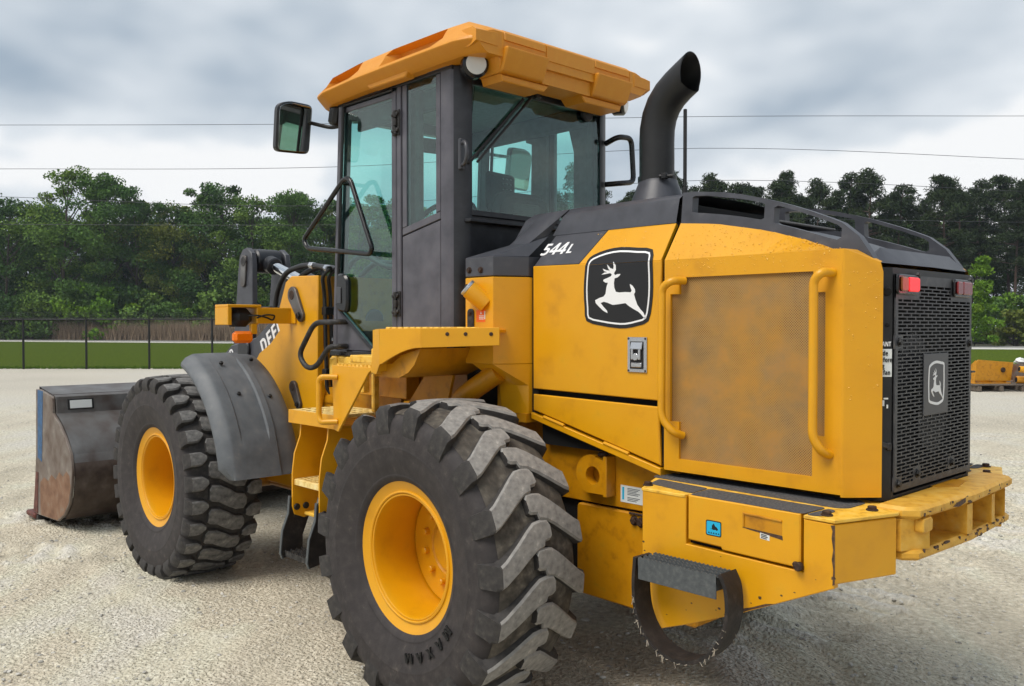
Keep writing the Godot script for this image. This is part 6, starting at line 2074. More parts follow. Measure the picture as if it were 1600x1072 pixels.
func bucket(machine: Node3D) -> void:
	var k := holder("bucket", machine)
	# shell profile, outer line from the upper lip round the back to the cutting edge
	var outer := [-5.55, 1.200, -5.14, 1.150, -5.08, 1.01, -4.90, 0.925, -4.73, 0.82, -4.60, 0.695, -4.545, 0.57, -4.56, 0.43, -4.62, 0.29, -4.76, 0.165, -4.95, 0.09, -5.75, 0.03]
	var rings: Array = []
	for z: float in [-1.33, 1.325]:
		var ring: Array = []
		var raw := v2(outer)
		var o: Array = [raw[0], raw[1]]
		for i in range(2, raw.size() - 1):
			for t in 4:
				o.append((raw[i] as Vector2).cubic_interpolate(raw[i + 1], raw[i - 1], raw[mini(i + 2, raw.size() - 1)], t / 4.0))
		o.append(raw[raw.size() - 1])
		for q in o:
			ring.append(Vector3(q.x, q.y, z))
		for i in range(o.size() - 1, -1, -1):
			var a: Vector2 = o[maxi(i - 1, 0)]
			var b: Vector2 = o[mini(i + 1, o.size() - 1)]
			var n := Vector2(b.y - a.y, a.x - b.x).normalized() * 0.02
			var p: Vector2 = o[i] + (n if n.x < 0 else n)
			ring.append(Vector3(o[i].x - absf(n.x), o[i].y + maxf(0.0, -n.y) + 0.012, z))
		rings.append(ring)
	var sh := MB.new()
	var count: int = rings[0].size()
	var half_n := count / 2
	var low := MB.new()
	for i in count:
		var j := (i + 1) % count
		var grimy := (i >= 16 and i < half_n) or (i >= half_n and i < count - 17)
		(low if grimy else sh).quad(rings[0][i], rings[0][j], rings[1][j], rings[1][i])
	part("bucket_shell", sh, "worn_steel", k, 40.0)
	part("bucket_floor", low, "bucket_grime", k, 40.0)
	for s: float in [1.0, -1.0]:
		var mir := Transform3D(Basis.from_scale(Vector3(1, 1, s)), Vector3.ZERO)
		var sd := MB.new()
		sd.prism(v2([-5.47, 1.212, -5.11, 1.168, -5.085, 1.15, -5.075, 1.02, -4.90, 0.94, -4.735, 0.838, -4.592, 0.705, -4.552, 0.57, -4.58, 0.425, -4.636, 0.281, -4.775, 0.160, -4.96, 0.08, -5.52, 0.05, -5.48, 0.6]), 1.325, 1.35, 0.004, mir)
		part("side_plate", sd, "side_steel", k)
		var ru := MB.new()
		ru.prism(v2([-5.46, 0.36, -5.34, 0.42, -5.22, 0.40, -5.12, 0.47, -5.0, 0.44, -4.90, 0.52, -4.80, 0.49, -4.70, 0.55, -4.62, 0.52, -4.595, 0.425, -4.65, 0.285, -4.785, 0.168, -4.96, 0.09, -5.46, 0.06]), 1.350, 1.3512, 0.0, mir)
		part("rust_patch", ru, "rust_stain", k)
		var ed := MB.new()
		ed.prism(v2([-5.585, 1.205, -5.47, 1.212, -5.48, 0.6, -5.52, 0.05, -5.70, 0.035, -5.61, 0.6]), 1.31, 1.345, 0.003, mir)
		part("side_edge", ed, "side_steel", k)
		var bl := MB.new()
		bl.prism(v2([-5.51, 1.205, -5.35, 1.20, -5.40, 0.55, -5.53, 0.58]), 1.3502, 1.3525, 0.001, mir)
		part("blue_stripe", bl, "blue_paint", k)
		var rd := MB.new()
		rd.prism(v2([-5.60, 0.44, -5.535, 0.44, -5.56, 0.06, -5.69, 0.06]), 1.3452, 1.3505, 0.001, mir)
		part("red_primer", rd, "red_edge", k)
		var tp := MB.new()
		tp.box(mir * Vector3(-5.86, 0.0, 1.22), mir * Vector3(-5.60, 0.05, 1.37), 0.012)
		part("corner_bit", tp, "red_edge", k)
	var ce := MB.new()
	ce.prism(v2([-5.90, 0.005, -5.55, 0.005, -5.55, 0.035, -5.78, 0.038]), -1.35, 1.35, 0.004)
	part("cutting_edge", ce, "dark_steel", k)
	# upper beam across the back
	var bm := MB.new()
	bm.prism(v2([-5.50, 1.222, -5.11, 1.172, -5.085, 1.160, -5.055, 1.015, -5.09, 1.015, -5.125, 1.15, -5.50, 1.20]), -1.32, 1.32, 0.004)
	part("top_beam", bm, "worn_steel", k)
	var lb := MB.new()
	lb.block(Transform3D(Basis(Vector3(0, 0, 1), 0.16), Vector3(-5.068, 1.090, 1.115)), Vector3(0.006, 0.095, 0.22), 0.001)
	part("label_frame", lb, "black", k)
	var lw := MB.new()
	lw.block(Transform3D(Basis(Vector3(0, 0, 1), 0.16), Vector3(-5.0645, 1.0905, 1.115)), Vector3(0.004, 0.072, 0.185), 0.001)
	part("bucket_label", lw, "sticker_white", k)
	for z: float in [0.385, -0.385, 0.30, -0.30]:
		var br := MB.new()
		br.prism(v2([-5.05, 0.95, -4.80, 0.90, -4.40, 0.55, -4.38, 0.32, -4.60, 0.27, -4.62, 0.68]), z - 0.02, z + 0.02, 0.004)
		part("hinge_bracket", br, "worn_steel", k)


# ------------------------------------------------------------------ land and sky
# a point on the ground d metres ahead of the viewing spot and l metres to the right of it
func spot(d: float, l: float, y := 0.0) -> Vector3:
	return Vector3(CAM.x, y, CAM.z) + FWD * d + SIDE * l


func overcast() -> ImageTexture:
	var w := 1024
	var h := 512
	var big := FastNoiseLite.new()
	big.seed = 31
	big.frequency = 0.75
	big.fractal_octaves = 5
	big.fractal_gain = 0.6
	var soft := FastNoiseLite.new()
	soft.seed = 8
	soft.frequency = 0.22
	soft.fractal_octaves = 3
	var im := Image.create(w, h, false, Image.FORMAT_RGBF)
	for y in h:
		var up := sin((0.5 - (y + 0.5) / h) * PI)
		var fl := cos((0.5 - (y + 0.5) / h) * PI)
		for x in w:
			var a := TAU * (x + 0.5) / w
			var c := Color(0.60, 0.60, 0.58)
			if up > -0.02:
				var k := 1.0 / (maxf(up, 0.0) + 0.22)
				var px := sin(a) * fl * k
				var py := cos(a) * fl * k
				var n := big.get_noise_3d(px, py, up * 1.5)
				var m := soft.get_noise_3d(px, py, 3.0)
				var v := 0.62 + 0.74 * n + 0.50 * m + 0.20 * (1.0 - clampf(up * 2.2, 0.0, 1.0))
				v = clampf(v, 0.40, 1.02)
				var t := clampf((v - 0.42) / 0.5, 0.0, 1.0)
				c = Color(0.37, 0.455, 0.55).lerp(Color(0.84, 0.885, 0.93), t)
				if t > 0.85:
					c = c.lerp(Color(0.99, 0.99, 0.99), (t - 0.85) / 0.15 * 0.7)
			im.set_pixel(x, y, c)
	return ImageTexture.create_from_image(im)


func sheet(called: String, ring: Array, y: float, material: String) -> MeshInstance3D:
	var p := PackedVector2Array()
	for q in ring:
		var v := spot(q[0], q[1])
		p.append(Vector2(v.x, v.z))
	var ids := Geometry2D.triangulate_polygon(p)
	var mb := MB.new()
	for i in range(0, ids.size(), 3):
		var t := [p[ids[i]], p[ids[i + 1]], p[ids[i + 2]]]
		if (t[1] - t[0]).cross(t[2] - t[0]) > 0:
			t.reverse()
		mb.tri(Vector3(t[0].x, y, t[0].y), Vector3(t[1].x, y, t[1].y), Vector3(t[2].x, y, t[2].y))
	var o := part(called, mb, material, self)
	o.set_meta("kind", "structure")
	return o


func yard_edge(l: float) -> float:
	return 36.4 + clampf(l - 8.0, 0.0, 40.0) * 0.25


func gravel_yard() -> void:
	var lump := FastNoiseLite.new()
	lump.seed = 12
	lump.frequency = 0.9
	lump.fractal_octaves = 4
	var grit := FastNoiseLite.new()
	grit.seed = 13
	grit.frequency = 3.2
	grit.fractal_octaves = 3
	var patch := FastNoiseLite.new()
	patch.seed = 14
	patch.frequency = 0.16
	patch.fractal_octaves = 4
	var streak := FastNoiseLite.new()
	streak.seed = 15
	streak.frequency = 0.5
	streak.fractal_octaves = 4
	var ds: Array = []
	var ls: Array = []
	var d := -50.0
	while d < 46.0:
		ds.append(d)
		d += 0.07 if d > 2.4 and d < 12.0 else (0.16 if d >= 12.0 and d < 20.0 else (0.45 if d >= 20.0 and d < 37.0 else 2.5))
		if d > 2.0 and ds[ds.size() - 1] < 2.0:
			d = 2.4
	var l := -60.0
	while l < 60.0:
		ls.append(l)
		l += 0.075 if l > -6.2 and l < 5.2 else (0.3 if absf(l) < 14.0 else 2.0)
		if l > -6.2 and ls[ls.size() - 1] < -6.2:
			l = -6.2
	var nd := ds.size()
	var nl := ls.size()
	var pos := PackedVector3Array()
	var col := PackedColorArray()
	pos.resize(nd * nl)
	col.resize(nd * nl)
	# ruts: lines in (d, l) with a tread pattern pressed in
	var ruts := [[Vector2(7.1, -9.0), Vector2(6.75, -1.8)], [Vector2(8.6, -9.0), Vector2(8.0, -3.4)], [Vector2(4.0, 0.6), Vector2(9.5, 6.0)], [Vector2(5.2, 0.9), Vector2(14.0, 9.0)], [Vector2(12.0, 3.0), Vector2(17.0, 14.0)]]
	for i in nd:
		for j in nl:
			var p := spot(ds[i], ls[j])
			var near: float = clampf((ds[i] - 2.0) / 0.8, 0.0, 1.0) * clampf((26.0 - ds[i]) / 10.0, 0.0, 1.0) * clampf((14.0 - absf(ls[j])) / 3.0, 0.0, 1.0)
			var y := 0.004
			var tread := 0.0
			if near > 0.0:
				y += near * (0.020 * lump.get_noise_2d(p.x, p.z) + 0.011 * grit.get_noise_2d(p.x, p.z))
				for r in ruts:
					var a: Vector2 = r[0]
					var b: Vector2 = r[1]
					var q := Vector2(ds[i], ls[j])
					var t := (b - a).normalized()
					var along := (q - a).dot(t)
					var off := absf((q - a).cross(t)) + 0.05 * streak.get_noise_1d(along * 3.0)
					if along > 0.0 and along < (b - a).length() and off < 0.30:
						var bank := smoothstep(0.30, 0.24, off)
						y -= near * (0.034 * bank * smoothstep(0.30, 0.2, off) - 0.022 * smoothstep(0.06, 0.0, absf(off - 0.26)))
						var lugged := bank * (1.0 if fmod(along + off * 0.5, 0.22) < 0.11 else 0.0) * clampf(0.7 + lump.get_noise_1d(along), 0.0, 1.0)
						y += near * 0.040 * lugged
						tread = maxf(tread, (0.46 * lugged - 0.20 * bank) * near)
			pos[i * nl + j] = Vector3(p.x, y, p.z)
			var v := 0.92 + tread + 0.26 * patch.get_noise_2d(p.x, p.z) + 0.24 * streak.get_noise_2d(p.x * 0.35 + p.z * 0.25, (p.z - p.x) * 2.2) + 0.10 * lump.get_noise_2d(p.x * 1.7, p.z * 1.7)
			var far := clampf((ds[i] - 10.0) / 14.0, 0.0, 1.0)
			v = lerpf(v, 0.97 + 0.16 * patch.get_noise_2d(p.x * 0.6, p.z * 0.6), far)
			v = clampf(v * 1.06, 0.5, 1.3)
			col[i * nl + j] = Color(v, v * lerpf(0.955, 0.985, far), v * lerpf(0.855, 0.955, far))
	var idx := PackedInt32Array()
	for i in nd - 1:
		for j in nl - 1:
			if ds[i] > yard_edge(ls[j]):
				continue
			var a := i * nl + j
			idx.append_array(PackedInt32Array([a, a + nl, a + 1, a + 1, a + nl, a + nl + 1]))
	var nor := PackedVector3Array()
	nor.resize(pos.size())
	for i in nd:
		for j in nl:
			var e: Vector3 = pos[i * nl + mini(j + 1, nl - 1)] - pos[i * nl + maxi(j - 1, 0)]
			var g: Vector3 = pos[mini(i + 1, nd - 1) * nl + j] - pos[maxi(i - 1, 0) * nl + j]
			var n := g.cross(e).normalized()
			nor[i * nl + j] = n if n.y > 0 else -n
	var arr := []
	arr.resize(Mesh.ARRAY_MAX)
	arr[Mesh.ARRAY_VERTEX] = pos
	arr[Mesh.ARRAY_NORMAL] = nor
	arr[Mesh.ARRAY_COLOR] = col
	arr[Mesh.ARRAY_INDEX] = idx
	var mesh := ArrayMesh.new()
	mesh.add_surface_from_arrays(Mesh.PRIMITIVE_TRIANGLES, arr)
	M["gravel"].vertex_color_use_as_albedo = true
	mesh.surface_set_material(0, M["gravel"])
	var o := MeshInstance3D.new()
	o.mesh = mesh
	o.name = "gravel_yard"
	add_child(o, true)
	tag(o, "pale grey gravel yard under the yellow loader", "gravel yard", "", "structure")
	# loose stones lying on it
	var rng := RandomNumberGenerator.new()
	rng.seed = 21
	var st := MB.new()
	var ring: Array = []
	for k in 3:
		var r: Array = []
		for q in 6:
			var a := TAU * q / 6 + k * 0.4
			var rr: float = [0.75, 1.0, 0.6][k] * (0.8 + 0.35 * rng.randf())
			r.append(Vector3(cos(a) * rr, [-0.5, 0.05, 0.55][k], sin(a) * rr * 0.8))
		r.reverse()
		ring.append(r)
	st.loft(ring, true, true)
	var mm := MultiMesh.new()
	mm.transform_format = MultiMesh.TRANSFORM_3D
	mm.use_colors = true
	mm.mesh = st.finish(20.0)
	mm.mesh.surface_set_material(0, M["stone"])
	var count := 26000
	mm.instance_count = count
	for i in count:
		var dd := 2.6 + 17.0 * pow(rng.randf(), 1.6)
		var ll := rng.randf_range(-0.75, 0.75) * (dd + 1.5)
		var s := 0.0035 + 0.014 * pow(rng.randf(), 4.0)
		if rng.randf() < 0.02:
			s *= 1.8
		var p := spot(dd, ll, 0.004)
		p.y += 0.016 * lump.get_noise_2d(p.x, p.z) * clampf((dd - 2.0) / 0.8, 0.0, 1.0)
		var b := Basis.from_euler(Vector3(rng.randf_range(-0.4, 0.4), rng.randf() * TAU, rng.randf_range(-0.4, 0.4))).scaled(Vector3(s, s * rng.randf_range(0.5, 0.9), s))
		mm.set_instance_transform(i, Transform3D(b, p))
		var v := rng.randf_range(0.30, 0.62)
		mm.set_instance_color(i, Color(v, v * 0.96, v * 0.87))
	var o2 := MultiMeshInstance3D.new()
	o2.multimesh = mm
	o2.name = "loose_stones"
	add_child(o2, true)
	tag(o2, "loose pale stones strewn over the gravel yard", "stones", "", "stuff")


# many small leaf faces in clumps; clumps are [centre, radius, count]
func foliage(rng: RandomNumberGenerator, clumps: Array, size: Vector2, droop := 0.0) -> ArrayMesh:
	var pos := PackedVector3Array()
	var nor := PackedVector3Array()
	var col := PackedColorArray()
	for c in clumps:
		var centre: Vector3 = c[0]
		var rad: Vector3 = c[1]
		var tone := rng.randf_range(0.72, 1.22)
		var warm := rng.randf_range(-0.08, 0.12)
		for i in int(c[2]):
			var u := Vector3(rng.randfn(), rng.randfn(), rng.randfn()).normalized()
			var p := centre + u * rad * pow(rng.randf(), 0.45)
			var f := Vector3(rng.randfn(), rng.randfn() - droop, rng.randfn()).normalized()
			var g := f.cross(Vector3(rng.randfn(), rng.randfn(), rng.randfn())).normalized()
			var s := rng.randf_range(0.6, 1.3)
			f *= size.x * s * 0.5
			g *= size.y * s * 0.5
			var n := g.cross(f).normalized()
			var v := tone * rng.randf_range(0.8, 1.2)
			var cc := Color(v * (1.0 + warm), v, v * (1.0 - warm * 0.8))
			for q in [-f, -g, f, -f, f, g]:
				pos.append(p + q)
				nor.append(n)
				col.append(cc)
	var arr := []
	arr.resize(Mesh.ARRAY_MAX)
	arr[Mesh.ARRAY_VERTEX] = pos
	arr[Mesh.ARRAY_NORMAL] = nor
	arr[Mesh.ARRAY_COLOR] = col
	var mesh := ArrayMesh.new()
	mesh.add_surface_from_arrays(Mesh.PRIMITIVE_TRIANGLES, arr)
	return mesh


func make_tree(called: String, seed_: int, h: float, form: String, leaf: String) -> Node3D:
	var rng := RandomNumberGenerator.new()
	rng.seed = seed_
	var t := Node3D.new()
	t.name = called
	var clumps: Array = []
	var wood := MB.new()
	var bend := Vector3(rng.randf_range(-0.5, 0.5), 0, rng.randf_range(-0.5, 0.5))
	var axis := func(k: float) -> Vector3: return Vector3(0, h * k, 0) + bend * k * k * 2.0
	if form == "broad":
		wood.tube([axis.call(0.0), axis.call(0.2), axis.call(0.4), axis.call(0.62), axis.call(0.85)], 0.22, 7, 0.25)
		for i in 54:
			var k := rng.randf_range(0.16, 0.99)
			var wid := h * 0.27 * sqrt(maxf(0.02, 1.0 - pow((k - 0.55) / 0.50, 2.0))) * rng.randf_range(0.35, 1.12) * (0.7 if k > 0.85 else 1.0)
			var a := rng.randf() * TAU
			var c: Vector3 = axis.call(k) + Vector3(cos(a) * wid, 0, sin(a) * wid)
			var r := h * rng.randf_range(0.045, 0.095) * (0.75 if k > 0.85 else 1.0)
			clumps.append([c, Vector3(r * 1.25, r * 0.8, r * 1.25), 300])
			if i % 2 == 0:
				wood.tube([axis.call(maxf(0.12, k - 0.18)), (axis.call(maxf(0.12, k - 0.1)) as Vector3).lerp(c, 0.5) + Vector3(0, 0.2, 0), c], 0.075, 5, 0.3)
	elif form == "pine":
		wood.tube([axis.call(0.0), axis.call(0.3), axis.call(0.6), axis.call(0.97)], 0.19, 7, 0.3)
		for i in 46:
			var k := 0.42 + 0.58 * pow(rng.randf(), 0.85)
			var reach := h * 0.17 * (1.05 - 0.85 * pow(clampf((k - 0.5) / 0.5, 0.0, 1.0), 1.6)) * rng.randf_range(0.4, 1.1)
			if k < 0.55:
				reach *= 0.8
			var a := rng.randf() * TAU
			var c: Vector3 = axis.call(k) + Vector3(cos(a) * reach, rng.randf_range(-0.1, 0.35), sin(a) * reach)
			var r := h * rng.randf_range(0.028, 0.055)
			clumps.append([c, Vector3(r * 1.3, r * 0.75, r * 1.3), 150])
			wood.tube([axis.call(k - 0.02), c], 0.045, 4, 0.4)
	elif form == "cone":
		wood.tube([axis.call(0.0), axis.call(0.5), axis.call(0.95)], 0.12, 7, 0.3)
		for i in 64:
			var k := rng.randf_range(0.06, 0.99)
			var reach := h * 0.36 * (1.0 - k) * rng.randf_range(0.5, 1.1) + 0.08
			var a := rng.randf() * TAU
			var c: Vector3 = axis.call(k) + Vector3(cos(a) * reach, 0, sin(a) * reach)
			var r := h * rng.randf_range(0.04, 0.075)
			clumps.append([c, Vector3(r * 1.3, r * 0.8, r * 1.3), 90])
	else:
		wood.tube([axis.call(0.0), axis.call(0.6)], 0.06, 5, 0.4)
		for i in 26:
			var a := rng.randf() * TAU
			var k := rng.randf_range(0.08, 0.95)
			var reach := h * 0.85 * sqrt(maxf(0.03, 1.0 - k * k)) * rng.randf_range(0.1, 1.0)
			var c := Vector3(cos(a) * reach, h * k, sin(a) * reach)
			var r := h * rng.randf_range(0.10, 0.19)
			clumps.append([c, Vector3(r * 1.3, r * 0.85, r * 1.3), 95])
			wood.tube([Vector3.ZERO, c], 0.03, 4, 0.4)
	part("trunk", wood, "pine_bark" if form == "pine" else "bark", t)
	var cr := MeshInstance3D.new()
	var size := Vector2(0.27, 0.19)
	if form == "pine":
		size = Vector2(0.55, 0.10)
	elif form == "cone":
		size = Vector2(0.26, 0.16)
	elif form == "shrub":
		size = Vector2(0.30, 0.20)
	cr.mesh = foliage(rng, clumps, size, 0.4 if form == "pine" else 0.0)
	cr.mesh.surface_set_material(0, M[leaf])
	cr.name = "crown"
	t.add_child(cr, true)
	return t


func ordinal(n: int) -> String:
	var w := ["first", "second", "third", "fourth", "fifth", "sixth", "seventh", "eighth", "ninth", "tenth", "eleventh", "twelfth", "thirteenth", "fourteenth", "fifteenth", "sixteenth", "seventeenth", "eighteenth", "nineteenth", "twentieth"]
	var tens := {2: "twenty", 3: "thirty", 4: "forty"}
	if n <= 20:
		return w[n - 1]
	return tens[n / 10] + "-" + w[n % 10 - 1] if n % 10 else {3: "thirtieth", 4: "fortieth"}[n / 10]


func plant_row(kinds: Array, places: Array, called: String, words: String, where: String, group: String, category: String) -> void:
	# places: [depth, lateral, height]; kinds: prototypes with a height of their own
	for i in places.size():
		var q: Array = places[i]
		var proto: Array = kinds[(i * 7 + 3) % kinds.size()]
		var o: Node3D = proto[0].duplicate()
		o.name = numbered(called, self)
		add_child(o, true)
		o.position = spot(q[0], q[1])
		o.rotation.y = i * 2.399
		var k: float = q[2] / proto[1]
		o.scale = Vector3(k, k, k)
		tag(o, "%s, %s from the left %s" % [words, ordinal(i + 1), where], category, group)


func woods() -> void:
	var rng := RandomNumberGenerator.new()
	rng.seed = 404
	var broad: Array = []
	var leaves := ["leaf_mid", "leaf_dark", "leaf_olive", "leaf_mid", "leaf_dark", "leaf_light"]
	for i in 6:
		broad.append([make_tree("broadleaf_tree", 100 + i, 18.0, "broad", leaves[i]), 18.0])
	var pines: Array = []
	for i in 5:
		pines.append([make_tree("pine_tree", 200 + i, 17.0, "pine", "needle"), 17.0])
	var shrubs: Array = []
	for i in 4:
		shrubs.append([make_tree("shrub", 300 + i, 4.0, "shrub", ["leaf_light", "leaf_mid", "leaf_bright", "leaf_mid"][i]), 4.0])
	# front row of broadleaves on the left, tops following the skyline
	var sky := [[-70.0, 20.0], [-63.5, 18.5], [-57.0, 21.5], [-52.0, 20.5], [-48.0, 19.0], [-44.0, 17.0], [-40.0, 19.5], [-36.5, 20.5], [-32.5, 18.0], [-28.0, 18.2], [-24.0, 17.4], [-19.5, 16.5], [-14.5, 16.0], [-9.5, 15.0], [-4.5, 15.0], [0.5, 14.0]]
	var places: Array = []
	for q in sky:
		places.append([113.0 + rng.randf_range(-2.5, 2.5), q[0], q[1]])
	plant_row(broad, places, "broadleaf_tree", "tall green broadleaf tree", "in the front row behind the dry grass", "front row of broadleaf trees", "tree")
	places = []
	for i in 18:
		places.append([121.0 + rng.randf_range(-2, 2), -76.0 + i * 4.6 + rng.randf_range(-1, 1), rng.randf_range(16.5, 20.0)])
	plant_row(broad, places, "broadleaf_tree", "shaded broadleaf tree", "in the back row of the wood", "back row of broadleaf trees", "tree")
	places = []
	for i in 20:
		places.append([128.0, -80.0 + i * 4.6, rng.randf_range(14.0, 17.0)])
	plant_row(broad, places, "broadleaf_tree", "dark broadleaf tree", "in the hindmost row of the wood", "hindmost row of broadleaf trees", "tree")
	# pines on the right
	places = []
	for i in 17:
		places.append([97.0 + rng.randf_range(-3, 3), 6.0 + i * 3.7 + rng.randf_range(-0.8, 0.8), rng.randf_range(16.0, 19.0)])
	plant_row(pines, places, "pine_tree", "tall bare trunked pine", "in the front row of pines", "front row of pines", "tree")
	places = []
	for i in 20:
		places.append([104.0 + rng.randf_range(-2, 2), 4.0 + i * 3.4 + rng.randf_range(-0.8, 0.8), rng.randf_range(16.0, 19.5)])
	plant_row(pines, places, "pine_tree", "shaded tall pine", "in the second row of pines", "second row of pines", "tree")
	places = []
	for i in 20:
		places.append([112.0 + rng.randf_range(-2, 2), 2.0 + i * 3.7, rng.randf_range(14.0, 17.0)])
	plant_row(broad, places, "broadleaf_tree", "dark broadleaf tree", "in the row behind the pines", "broadleaf trees behind the pines", "tree")
	# understorey
	places = []
	for i in 30:
		places.append([110.0 + rng.randf_range(-1.5, 1.5), -74.0 + i * 2.6 + rng.randf_range(-0.8, 0.8), rng.randf_range(3.5, 7.0)])
	plant_row(shrubs, places, "shrub", "bushy green shrub", "along the dry grass", "shrubs at the foot of the wood", "shrub")
	places = []
	for i in 28:
		places.append([92.0 + rng.randf_range(-1.5, 1.5), 2.0 + i * 2.4 + rng.randf_range(-0.6, 0.6), rng.randf_range(3.5, 6.5)])
	plant_row(shrubs, places, "shrub", "dark shrub", "under the pines behind the far fence", "shrubs under the pines", "shrub")
	var young := make_tree("young_tree", 501, 7.4, "cone", "leaf_bright")
	add_child(young, true)
	young.position = spot(74.0, 38.3)
	tag(young, "young bright green cone shaped tree right beside the black radiator grille", "tree")
	var sap := make_tree("sapling", 502, 3.0, "shrub", "leaf_olive")
	add_child(sap, true)
	sap.position = spot(76.0, 43.5)
	tag(sap, "low olive bush right of the young bright green tree", "shrub")
	for proto in broad + pines + shrubs:
		proto[0].free()


func blades(called: String, label: String, category: String, material: String, count: int, h: float, w: float, place: Callable) -> void:
	var rng := RandomNumberGenerator.new()
	rng.seed = 900 + count
	var pos := PackedVector3Array()
	var nor := PackedVector3Array()
	var col := PackedColorArray()
	for i in 12:
		var a := rng.randf() * TAU
		var r := Vector3(cos(a), 0, sin(a)) * rng.randf_range(0.0, 0.5) * h * 0.8
		var lean := Vector3(rng.randf_range(-0.3, 0.3), 1, rng.randf_range(-0.3, 0.3)) * h * rng.randf_range(0.6, 1.1)
		var s := Vector3(-sin(a), 0, cos(a)) * w
		pos.append_array(PackedVector3Array([r - s, r + lean, r + s]))
		var v := rng.randf_range(0.75, 1.25)
		for k in 3:
			nor.append((s * 2.0).cross(lean + s).normalized())
			col.append(Color(v, v * rng.randf_range(0.95, 1.03), v * 0.95))
	var arr := []
	arr.resize(Mesh.ARRAY_MAX)
	arr[Mesh.ARRAY_VERTEX] = pos
	arr[Mesh.ARRAY_NORMAL] = nor
	arr[Mesh.ARRAY_COLOR] = col
	var mesh := ArrayMesh.new()
	mesh.add_surface_from_arrays(Mesh.PRIMITIVE_TRIANGLES, arr)
	mesh.surface_set_material(0, M[material])
	var mm := MultiMesh.new()
	mm.transform_format = MultiMesh.TRANSFORM_3D
	mm.mesh = mesh
	mm.instance_count = count
	for i in count:
		var p: Vector3 = place.call(rng)
		var s := rng.randf_range(0.7, 1.3)
		mm.set_instance_transform(i, Transform3D(Basis(Vector3.UP, rng.randf() * TAU).scaled(Vector3(s, s * rng.randf_range(0.8, 1.2), s)), p))
	var o := MultiMeshInstance3D.new()
	o.multimesh = mm
	o.name = called
	add_child(o, true)
	tag(o, label, category, "", "stuff")


func road_depth(l: float) -> float:
	return 103.0 - (l + 60.0) * 0.335


func fence(called: String, label: String, from: Vector2, to: Vector2, h: float, step: float, mesh_gap: float) -> void:
	var f := Node3D.new()
	f.name = called
	add_child(f, true)
	var a := spot(from.x, from.y)
	var b := spot(to.x, to.y)
	f.position = a
	tag(f, label, "fence")
	var d := (b - a)
	var len_ := d.length()
	d /= len_
	var n := int(len_ / step)
	for i in n + 1:
		var p := d * step * i
		var mb := MB.new()
		mb.rod(p, p + Vector3(0, h + 0.03, 0), 0.044, 8, 0.005)
		mb.tube([p + Vector3(0, h, 0), p + Vector3(0, h + 0.28, 0) + d.cross(Vector3.UP) * 0.22], 0.014, 5)
		part("post", mb, "fence_black", f)
	var rl := MB.new()
	rl.rod(Vector3(0, h, 0), d * len_ + Vector3(0, h, 0), 0.030, 8)
	part("top_rail", rl, "fence_black", f)
	for k in 3:
		var w := MB.new()
		var up := Vector3(0, h + 0.08 + k * 0.09, 0) + d.cross(Vector3.UP) * (0.06 + 0.075 * k)
		w.tube([up, up + d * len_], 0.004, 4)
		part("barbed_strand", w, "fence_black", f)
	var ch := MB.new()
	var x := -h
	while x < len_:
		for s: float in [1.0, -1.0]:
			var x0 := x if s > 0 else x + h
			var x1 := x0 + h * s
			var y0 := 0.03
			var y1 := h
			if minf(x0, x1) >= 0 and maxf(x0, x1) <= len_:
				var p0 := d * x0 + Vector3(0, y0, 0)
				var p1 := d * x1 + Vector3(0, y1, 0)
				var t := (p1 - p0).normalized()
				var u := t.cross(d.cross(Vector3.UP)).normalized() * 0.0022
				var v := d.cross(Vector3.UP) * 0.0022
				var r0 := [p0 + u, p0 - u * 0.5 + v, p0 - u * 0.5 - v]
				var r1 := [p1 + u, p1 - u * 0.5 + v, p1 - u * 0.5 - v]
				ch.loft([r0, r1])
		x += mesh_gap
	var cm := part("chain_mesh", ch, "fence_black", f, 1.0)
	cm.set_meta("kind", "stuff")


func wires() -> void:
	# overhead lines seen against the sky: heights at four sight lines, 60 m off
	var list := [["upper overhead wire crossing the sky above the cab window line", [[-120, 196], [0, 197], [520, 195], [1090, 184], [1600, 183], [1750, 182]]], ["second overhead wire, passing behind the cab and the exhaust stack", [[-120, 266], [0, 265], [520, 262], [1090, 233], [1600, 250], [1750, 255]]], ["third overhead wire, low above the treetops", [[-120, 306], [0, 308], [520, 322], [1090, 283], [1600, 300], [1750, 306]]], ["lowest overhead wire, drawn across the trees", [[-120, 350], [0, 351], [520, 352], [1090, 342], [1600, 348], [1750, 349]]]]
	for w in list:
		var pts: Array = []
		for q in w[1]:
			var d := 58.0
			pts.append(spot(d, (q[0] - 800.0) / 1377.0 * d, 1.80 + (508.0 - q[1]) / 1377.0 * d))
		var sm: Array = []
		for i in pts.size() - 1:
			for k in 8:
				sm.append((pts[i] as Vector3).cubic_interpolate(pts[i + 1], pts[maxi(i - 1, 0)], pts[mini(i + 2, pts.size() - 1)], k / 8.0))
		sm.append(pts[pts.size() - 1])
		var mb := MB.new()
		mb.tube(sm, 0.017, 5)
		tag(part("overhead_wire", mb, "wire", self, 60.0), w[0], "overhead wire", "overhead wires")


